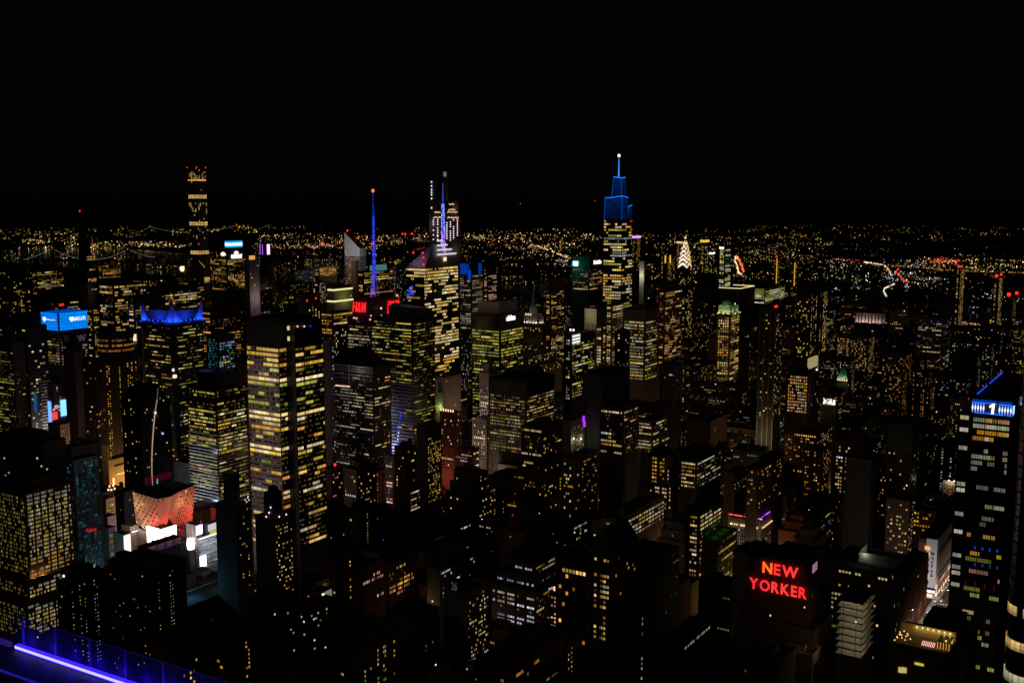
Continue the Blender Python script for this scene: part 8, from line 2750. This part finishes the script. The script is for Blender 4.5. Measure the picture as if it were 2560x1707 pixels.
for c in solo:
    D, x0, x1, yt, ua, ub, va, vb, h = c[:9]
    kind, p, pal, S = filler_style(D)
    wall = rnd.choice(('dark_stone', 'brown_brick', 'brown_brick', 'dark_stone', 'tan_stone', 'grey_concrete', 'red_brick') + (('dark_glass',) if D > 1000 else ()))
    stepped = rnd.random() < .28 and h > 50
    nt_ = 0 if D > 1300 else rnd.choice((0, 0, 1, 1, 2))
    feat = ' and a stepped top' if stepped else ' and two water tanks' if nt_ == 2 else ' and a water tank' if nt_ == 1 else ''
    lab = filler_label(wall, kind, p, pal, feat, h, (x0 + x1) / 2, (yt + min(c[11], 1700)) / 2, D)
    grp = None if lab not in LABELS else lab
    name = {'office': 'office_block', 'resid': 'apartment_block', 'cols': 'loft_block'}[kind]
    base = uv2(ua, va)
    t = thing(name, lab, 'building', (base[0], base[1], 0), group='dark city blocks between the named towers')
    mb, rf = MB(), MB()
    zmin = max(4, float(at_depth((x0 + x1) / 2, min(c[11] + 30, 1760), D)[2]) - 8)
    tp = filler_mesh(mb, rf if D < 1700 else None, 0, ub - ua, 0, vb - va, h, D, S, wall, zmin, stepped)
    mb.build('facade', t)
    rfo = rf.build('roof', t) if rf.f else t
    w, d = tp[1] - tp[0], tp[3] - tp[2]
    if w > 8 and d > 8:
        fx, fy = rnd.uniform(.1, .5), rnd.uniform(.1, .5)
        m_ = MB()
        m_.box(tp[0] + w * fx, tp[0] + w * (fx + .4), tp[2] + d * fy, tp[2] + d * (fy + .4), h, h + rnd.uniform(3, 6), wall, top='roofing')
        if D < 1400:
            for _ in range(rnd.randint(1, 4)):
                xx, yy = tp[0] + rnd.uniform(.1, .8) * w, tp[2] + rnd.uniform(.1, .8) * d
                m_.box(xx, xx + rnd.uniform(1.5, 4), yy, yy + rnd.uniform(1.5, 4), h, h + rnd.uniform(1, 2.6), 'dark_metal')
        m_.build('penthouse', rfo)
        for _ in range(nt_):
            water_tank(rfo, tp[0] + rnd.uniform(.25, .75) * w, tp[2] + rnd.uniform(.25, .75) * d, h)
    if rnd.random() < .22:
        l_ = MB()
        k_ = max(.45, D / 1075 * .45)
        cc = rnd.choice(((1.6, 1.5, 1.4), (1.4, .8, .4), (1.4, .06, .03), (1.2, 1.3, 1.6), (.8, .9, .7)))
        l_.lathe(tp[0] + w * .1, tp[2] + d * rnd.random(), [(k_ * .5, h + 1.2), (k_, h + 1.2 + k_), (k_ * .4, h + 1.2 + 2 * k_)], 'lit', cc, 6)
        l_.build('roof_lamp', rfo)

fm = MB()
for c in rest:
    D, x0, x1, yt, ua, ub, va, vb, h = c[:9]
    kind, p, pal, S = filler_style(D)
    loc = MB()
    zmin = max(4, float(at_depth((x0 + x1) / 2, min(c[11] + 20, 1760), D)[2]) - 8)
    filler_mesh(loc, None, 0, ub - ua, 0, vb - va, h, D, S, 'dark_stone', zmin, False)
    n0 = len(fm.v)
    for v in loc.v:
        q = uv2(ua + v[0], va + v[1])
        fm.v.append((q[0], q[1], v[2]))
    fm.f += [tuple(i + n0 for i in f) for f in loc.f]
    fm.m += [fm.mi(loc.mats[k]) for k in loc.m]
    fm.c += loc.c
tag(fm.build('distant_city'), kind='stuff')
print('fillers', len(cands), len(solo), len(rest))

# ================================================================== lights of the boroughs across the river
cl_ = MB()


def spark(x, y, z, s, col):
    """a lit storey or lamp cluster: small four-sided box standing on the ground"""
    n0 = len(cl_.v)
    cl_.v += [(x - s, y - s * .3, z), (x + s, y - s * .3, z), (x + s, y + s * .3, z), (x - s, y + s * .3, z), (x - s * .8, y - s * .3, z + s * 2.1), (x + s * .8, y - s * .3, z + s * 2.1), (x + s * .8, y + s * .3, z + s * 2.1), (x - s * .8, y + s * .3, z + s * 2.1)]
    k = cl_.mi('lit')
    for f in ((0, 1, 5, 4), (1, 2, 6, 5), (2, 3, 7, 6), (3, 0, 4, 7), (4, 5, 6, 7)):
        cl_.f.append(tuple(n0 + i for i in f))
        cl_.m.append(k)
        cl_.c.append(col)


def lamp_at(x, y, pal, k=1.0, s=1.0):
    z = rnd.uniform(3, 22)
    p = at_z(x, y, z)
    D = p[1]
    if D < 2700 or D > 26000:
        return
    u, v = to_uv(p)
    ra = U7 + 1900
    if ra + 40 < u < ra + 690 and rnd.random() < .93 and D < 6000:
        return
    c = pick(pal)
    b2 = k * (.2 + 1.5 * rnd.random() ** 2.6)
    sz = s * D / 1075 * (.16 + .30 * rnd.random() ** 2.6)
    spark(p[0], p[1], z, sz, tuple(i * b2 * 1.5 for i in c))


REGIONS = [(0, 480, 570, 590, 150, 'YG', .7), (0, 210, 594, 606, 100, 'YW', 1.1), (60, 480, 606, 622, 130, 'WKA', 1.3), (240, 480, 606, 616, 90, 'YW', 1.2), (540, 640, 566, 580, 60, 'Y', 1.1), (640, 1040, 585, 622, 420, 'YWAK', 1.0),
           (640, 940, 611, 618, 90, 'RK', 1.2), (1040, 1500, 572, 640, 380, 'YWA', .8), (1040, 1500, 588, 600, 150, 'AWK', 1.5), (1330, 1430, 608, 650, 70, 'W', 1.6), (1390, 1440, 640, 668, 50, 'WCK', 1.8), (1600, 2560, 563, 600, 260, 'YA', .6),
           (1600, 2080, 600, 650, 300, 'YW', .8), (2330, 2560, 648, 678, 170, 'WY', 1.8), (2330, 2400, 640, 662, 60, 'R', 1.8), (2080, 2340, 648, 700, 170, 'WEC', 1.2), (2080, 2340, 690, 725, 120, 'CWE', 1.4), (900, 1300, 640, 700, 240, 'YWA', .7),
           (0, 900, 630, 690, 200, 'WAK', .7), (1600, 2100, 650, 705, 240, 'YAW', .9), (0, 2560, 562, 700, 700, 'YWA', .5), (0, 2560, 600, 760, 500, 'WAKR', .55), (2400, 2560, 700, 770, 60, 'WC', 1.3), (640, 1500, 600, 640, 60, 'R', .9)]
for x0, x1, y0, y1, n, pal, k in REGIONS:
    left = int(n * 1.35)
    while left > 0:
        m_ = min(left, rnd.randint(2, 11))
        left -= m_
        cx_, cy_ = rnd.uniform(x0, x1), y0 + (y1 - y0) * rnd.random() ** (.7 if y0 < 575 else 1)
        sp_x = rnd.uniform(4, 34)
        for _ in range(m_):
            yy_ = max(559, cy_ + rnd.gauss(0, 2.4))
            lamp_at(cx_ + rnd.gauss(0, sp_x), yy_, pal, k * min(1, .3 + (yy_ - 556) / 28))
tag(cl_.build('city_lights'), kind='stuff')

cl_ = MB()
TR = [('P', [(400, 470), (640, 505), (690, 560), (722, 625)], 'WWA', 90, 2.0, 9), ('P', [(820, 550), (775, 592), (830, 640), (890, 700), (945, 715)], 'R', 90, 2.0, 8), ('P', [(765, 735), (640, 790), (632, 830), (668, 888)], 'WC', 90, 2.4, 7),
      ('U', [(1890, 725), (1960, 850), (2030, 1000), (2090, 1150)], 'RRA', 150, 2.2, 34), ('U', [(1865, 745), (1865, 900), (1920, 1010), (1945, 1160), (2040, 1230)], 'WK', 90, 2.4, 30), ('P', [(150, 960), (172, 1092)], 'WC', 40, 2.0, 5),
      ('P', [(210, 980), (247, 1096)], 'WKR', 24, 1.5, 3), ('P', [(765, 1060), (800, 1150), (950, 1172), (1090, 1196)], 'AAR', 70, 1.5, 6), (3, [(150, 820), (300, 870), (460, 930)], 'WAK', 60, 1.8, 8), ('P', [(735, 512), (1040, 530), (1300, 560), (1640, 580), (2352, 600)], 'A', 120, .7, 3),
      ('P', [(1200, 470), (1400, 462), (1560, 450)], 'R', 60, 1.7, 8), ('P', [(0, 430), (330, 450)], 'R', 30, .8, 4), ('P', [(1500, 1195), (1860, 1240), (2090, 1230)], 'AW', 70, 1.0, 12), ('P', [(1930, 1180), (2080, 1220)], 'A', 30, 1.4, 10)]
for R, pts_, pal, n, k, j in TR:
    seg = [math.dist(a, b) for a, b in zip(pts_, pts_[1:])]
    for _ in range(n):
        t = rnd.random() * sum(seg)
        i = 0
        while t > seg[i]:
            t -= seg[i]
            i += 1
        a, b = pts_[i], pts_[i + 1]
        x, y = a[0] + (b[0] - a[0]) * t / seg[i] + rnd.gauss(0, j * .35), a[1] + (b[1] - a[1]) * t / seg[i] + rnd.gauss(0, j * .35)
        X, Y = px(R, x, y)
        p = at_z(X, Y, 3)
        c = pick(pal)
        b2 = k * rnd.uniform(.3, 1)
        spark(p[0], p[1], 2, p[1] / 1075 * rnd.uniform(.25, .55), tuple(q * b2 for q in c))
tag(cl_.build('road_traffic_glow'), kind='stuff')


def far_bridge(label, tops, ends, sag_y, ztop, zdeck, col, beacon):
    """suspension bridge with bulbs along its main cables"""
    T = [at_z(x, y, ztop) for x, y in tops]
    mid = (T[0] + T[-1]) / 2
    t = thing('suspension_bridge', label, 'bridge', (mid[0], mid[1], 0), 0)
    k = mid[1] / 1075
    for P in T:
        m_ = MB()
        for dx in (-8, 8):
            m_.box(P[0] - mid[0] + dx - 2, P[0] - mid[0] + dx + 2, P[1] - mid[1] - 3, P[1] - mid[1] + 3, 0, ztop, 'dark_metal')
        for z in (zdeck, ztop - 4, (zdeck + ztop) / 2):
            m_.box(P[0] - mid[0] - 6, P[0] - mid[0] + 6, P[1] - mid[1] - 2, P[1] - mid[1] + 2, z, z + 3, 'dark_metal')
        m_.build('tower', t)
        if beacon:
            l_ = MB()
            l_.lathe(P[0] - mid[0], P[1] - mid[1], [(k * .3, ztop), (k * .55, ztop + k * .6), (k * .25, ztop + k * 1.1)], 'lit', (1.5, .05, .03), 6)
            l_.build('warning_light', t)
    E = [at_z(*ends[0], zdeck), at_z(*ends[1], zdeck)]
    dk = MB()
    chain = [E[0]] + T + [E[1]]
    for a, b in zip(chain, chain[1:]):
        dk.bar((a[0] - mid[0], a[1] - mid[1], zdeck), (b[0] - mid[0], b[1] - mid[1], zdeck), 5, 'dark_metal')
    dk.build('deck', t)
    bu = MB()
    for i, (a, b) in enumerate(zip(chain, chain[1:])):
        L = np.linalg.norm((b - a)[:2])
        n = max(5, int(np.hypot(*(np.array(proj(b)) - np.array(proj(a)))) / 3.4))
        side = i == 0 or i == len(chain) - 2
        for j in range(n + 1):
            f = j / n
            P = a * (1 - f) + b * f
            if side:
                z = (zdeck + (ztop - zdeck) * (f if i == 0 else 1 - f) ** 1.6)
            else:
                z = zdeck + sag_y + (ztop - zdeck - sag_y) * (2 * f - 1) ** 2
            r_ = k * .22
            bu.lathe(P[0] - mid[0], P[1] - mid[1], [(r_ * .6, z - r_), (r_, z), (r_ * .6, z + r_)], 'lit', tuple(c * rnd.uniform(.5, 1.1) for c in col), 5)
    tag(bu.build('cable_bulb', t), kind='stuff')


far_bridge('suspension bridge strung with bluish-white bulbs, closest to the city', [px(1, 410, 850), px(1, 1000, 858)], [px(1, 130, 945), px(1, 1260, 920)], 6, 96, 34, (.42, .52, .55), True)
far_bridge('faint farther suspension bridge with red-tipped towers and dim yellowish bulbs', [px(1, 1175, 681), px(1, 1855, 667)], [px(1, 1050, 722), px(2, 0, 692)], 6, 110, 45, (.30, .30, .22), True)
far_bridge('faintest bridge peak on the horizon with dim bulbs and no red light', [px(2, 96, 669), px(2, 110, 670)], [px(2, 2, 692), px(2, 172, 696)], 30, 110, 45, (.26, .25, .2), False)

# ================================================================== aircraft
for R, zx, zy, col, lab in ((3, 652, 473, (1.6, .05, .05), 'airliner seen as a red dot in the black sky'), (3, 65, 495, (.9, .3, .1), 'airliner seen as a small orange dot in the black sky')):
    P = at_depth(*px(R, zx, zy), 5200)
    t = thing('airliner', lab, 'aircraft', tuple(P), rnd.uniform(0, 6))
    f_ = MB()
    f_.bar((-18, 0, 0), (18, 0, 0), 1.9, 'white_cladding', (0, 0, 0), 10)
    f_.build('fuselage', t)
    w_ = MB()
    w_.poly([(3, 0, -.4), (-3, 0, -.4), (-7, 17, 0), (-4.5, 17, 0), (3, 0, -.1), (-3, 0, -.1), (-7, 17, .2), (-4.5, 17, .2)], [(0, 1, 2, 3), (7, 6, 5, 4), (0, 3, 7, 4), (1, 0, 4, 5), (2, 1, 5, 6), (3, 2, 6, 7)], 'white_cladding')
    w_.poly([(3, 0, -.4), (-3, 0, -.4), (-7, -17, 0), (-4.5, -17, 0), (3, 0, -.1), (-3, 0, -.1), (-7, -17, .2), (-4.5, -17, .2)], [(3, 2, 1, 0), (4, 5, 6, 7), (0, 4, 7, 3), (1, 5, 4, 0), (2, 6, 5, 1), (3, 7, 6, 2)], 'white_cladding')
    w_.build('wing', t)
    tl = MB()
    tl.poly([(-18, -.2, 1), (-13, -.2, 1), (-18.5, -.2, 7), (-16.5, -.2, 7), (-18, .2, 1), (-13, .2, 1), (-18.5, .2, 7), (-16.5, .2, 7)], [(0, 1, 3, 2), (6, 7, 5, 4), (0, 2, 6, 4), (1, 5, 7, 3), (2, 3, 7, 6)], 'white_cladding')
    tl.build('tail_fin', t)
    l_ = MB()
    l_.lathe(0, 0, [(1.2, -4.2), (2.2, -3), (1.2, -1.95)], 'lit', col, 8)
    l_.build('strobe_light', t)


# ================================================================== street lamps' glow between the towers of the centre
for (ua, va, ub, vb, n, pw, col) in ((U7 - 13, V34 + 60, U7 - 13, V34 + 900, 13, 3200, (1, .62, .30)), (U7 + 243, V34 + 120, U7 + 243, V34 + 800, 10, 5200, (1, .66, .36)), (U7 + 508, V34 + 120, U7 + 508, V34 + 700, 8, 5000, (1, .62, .32)),
                                     (U7 - 280, V34 + 200, U7 - 280, V34 + 640, 7, 1200, (1, .6, .3)), (U7 + 20, V34 + 474, U7 + 500, V34 + 474, 8, 5200, (1, .68, .4)), (U7 + 20, V34 + 313, U7 + 500, V34 + 313, 7, 4200, (1, .6, .28)),
                                     (U7 - 240, V34 + 635, U7 + 240, V34 + 635, 8, 5200, (1, .72, .55)), (U7 - 250, V34 + 232, U7 + 240, V34 + 232, 6, 1500, (1, .6, .28))):
    for k in range(n):
        t = (k + .5) / n
        q = uv2(ua + (ub - ua) * t, va + (vb - va) * t)
        point_light('street_lamp_glow', (q[0], q[1], 11), pw, col, None, .6)
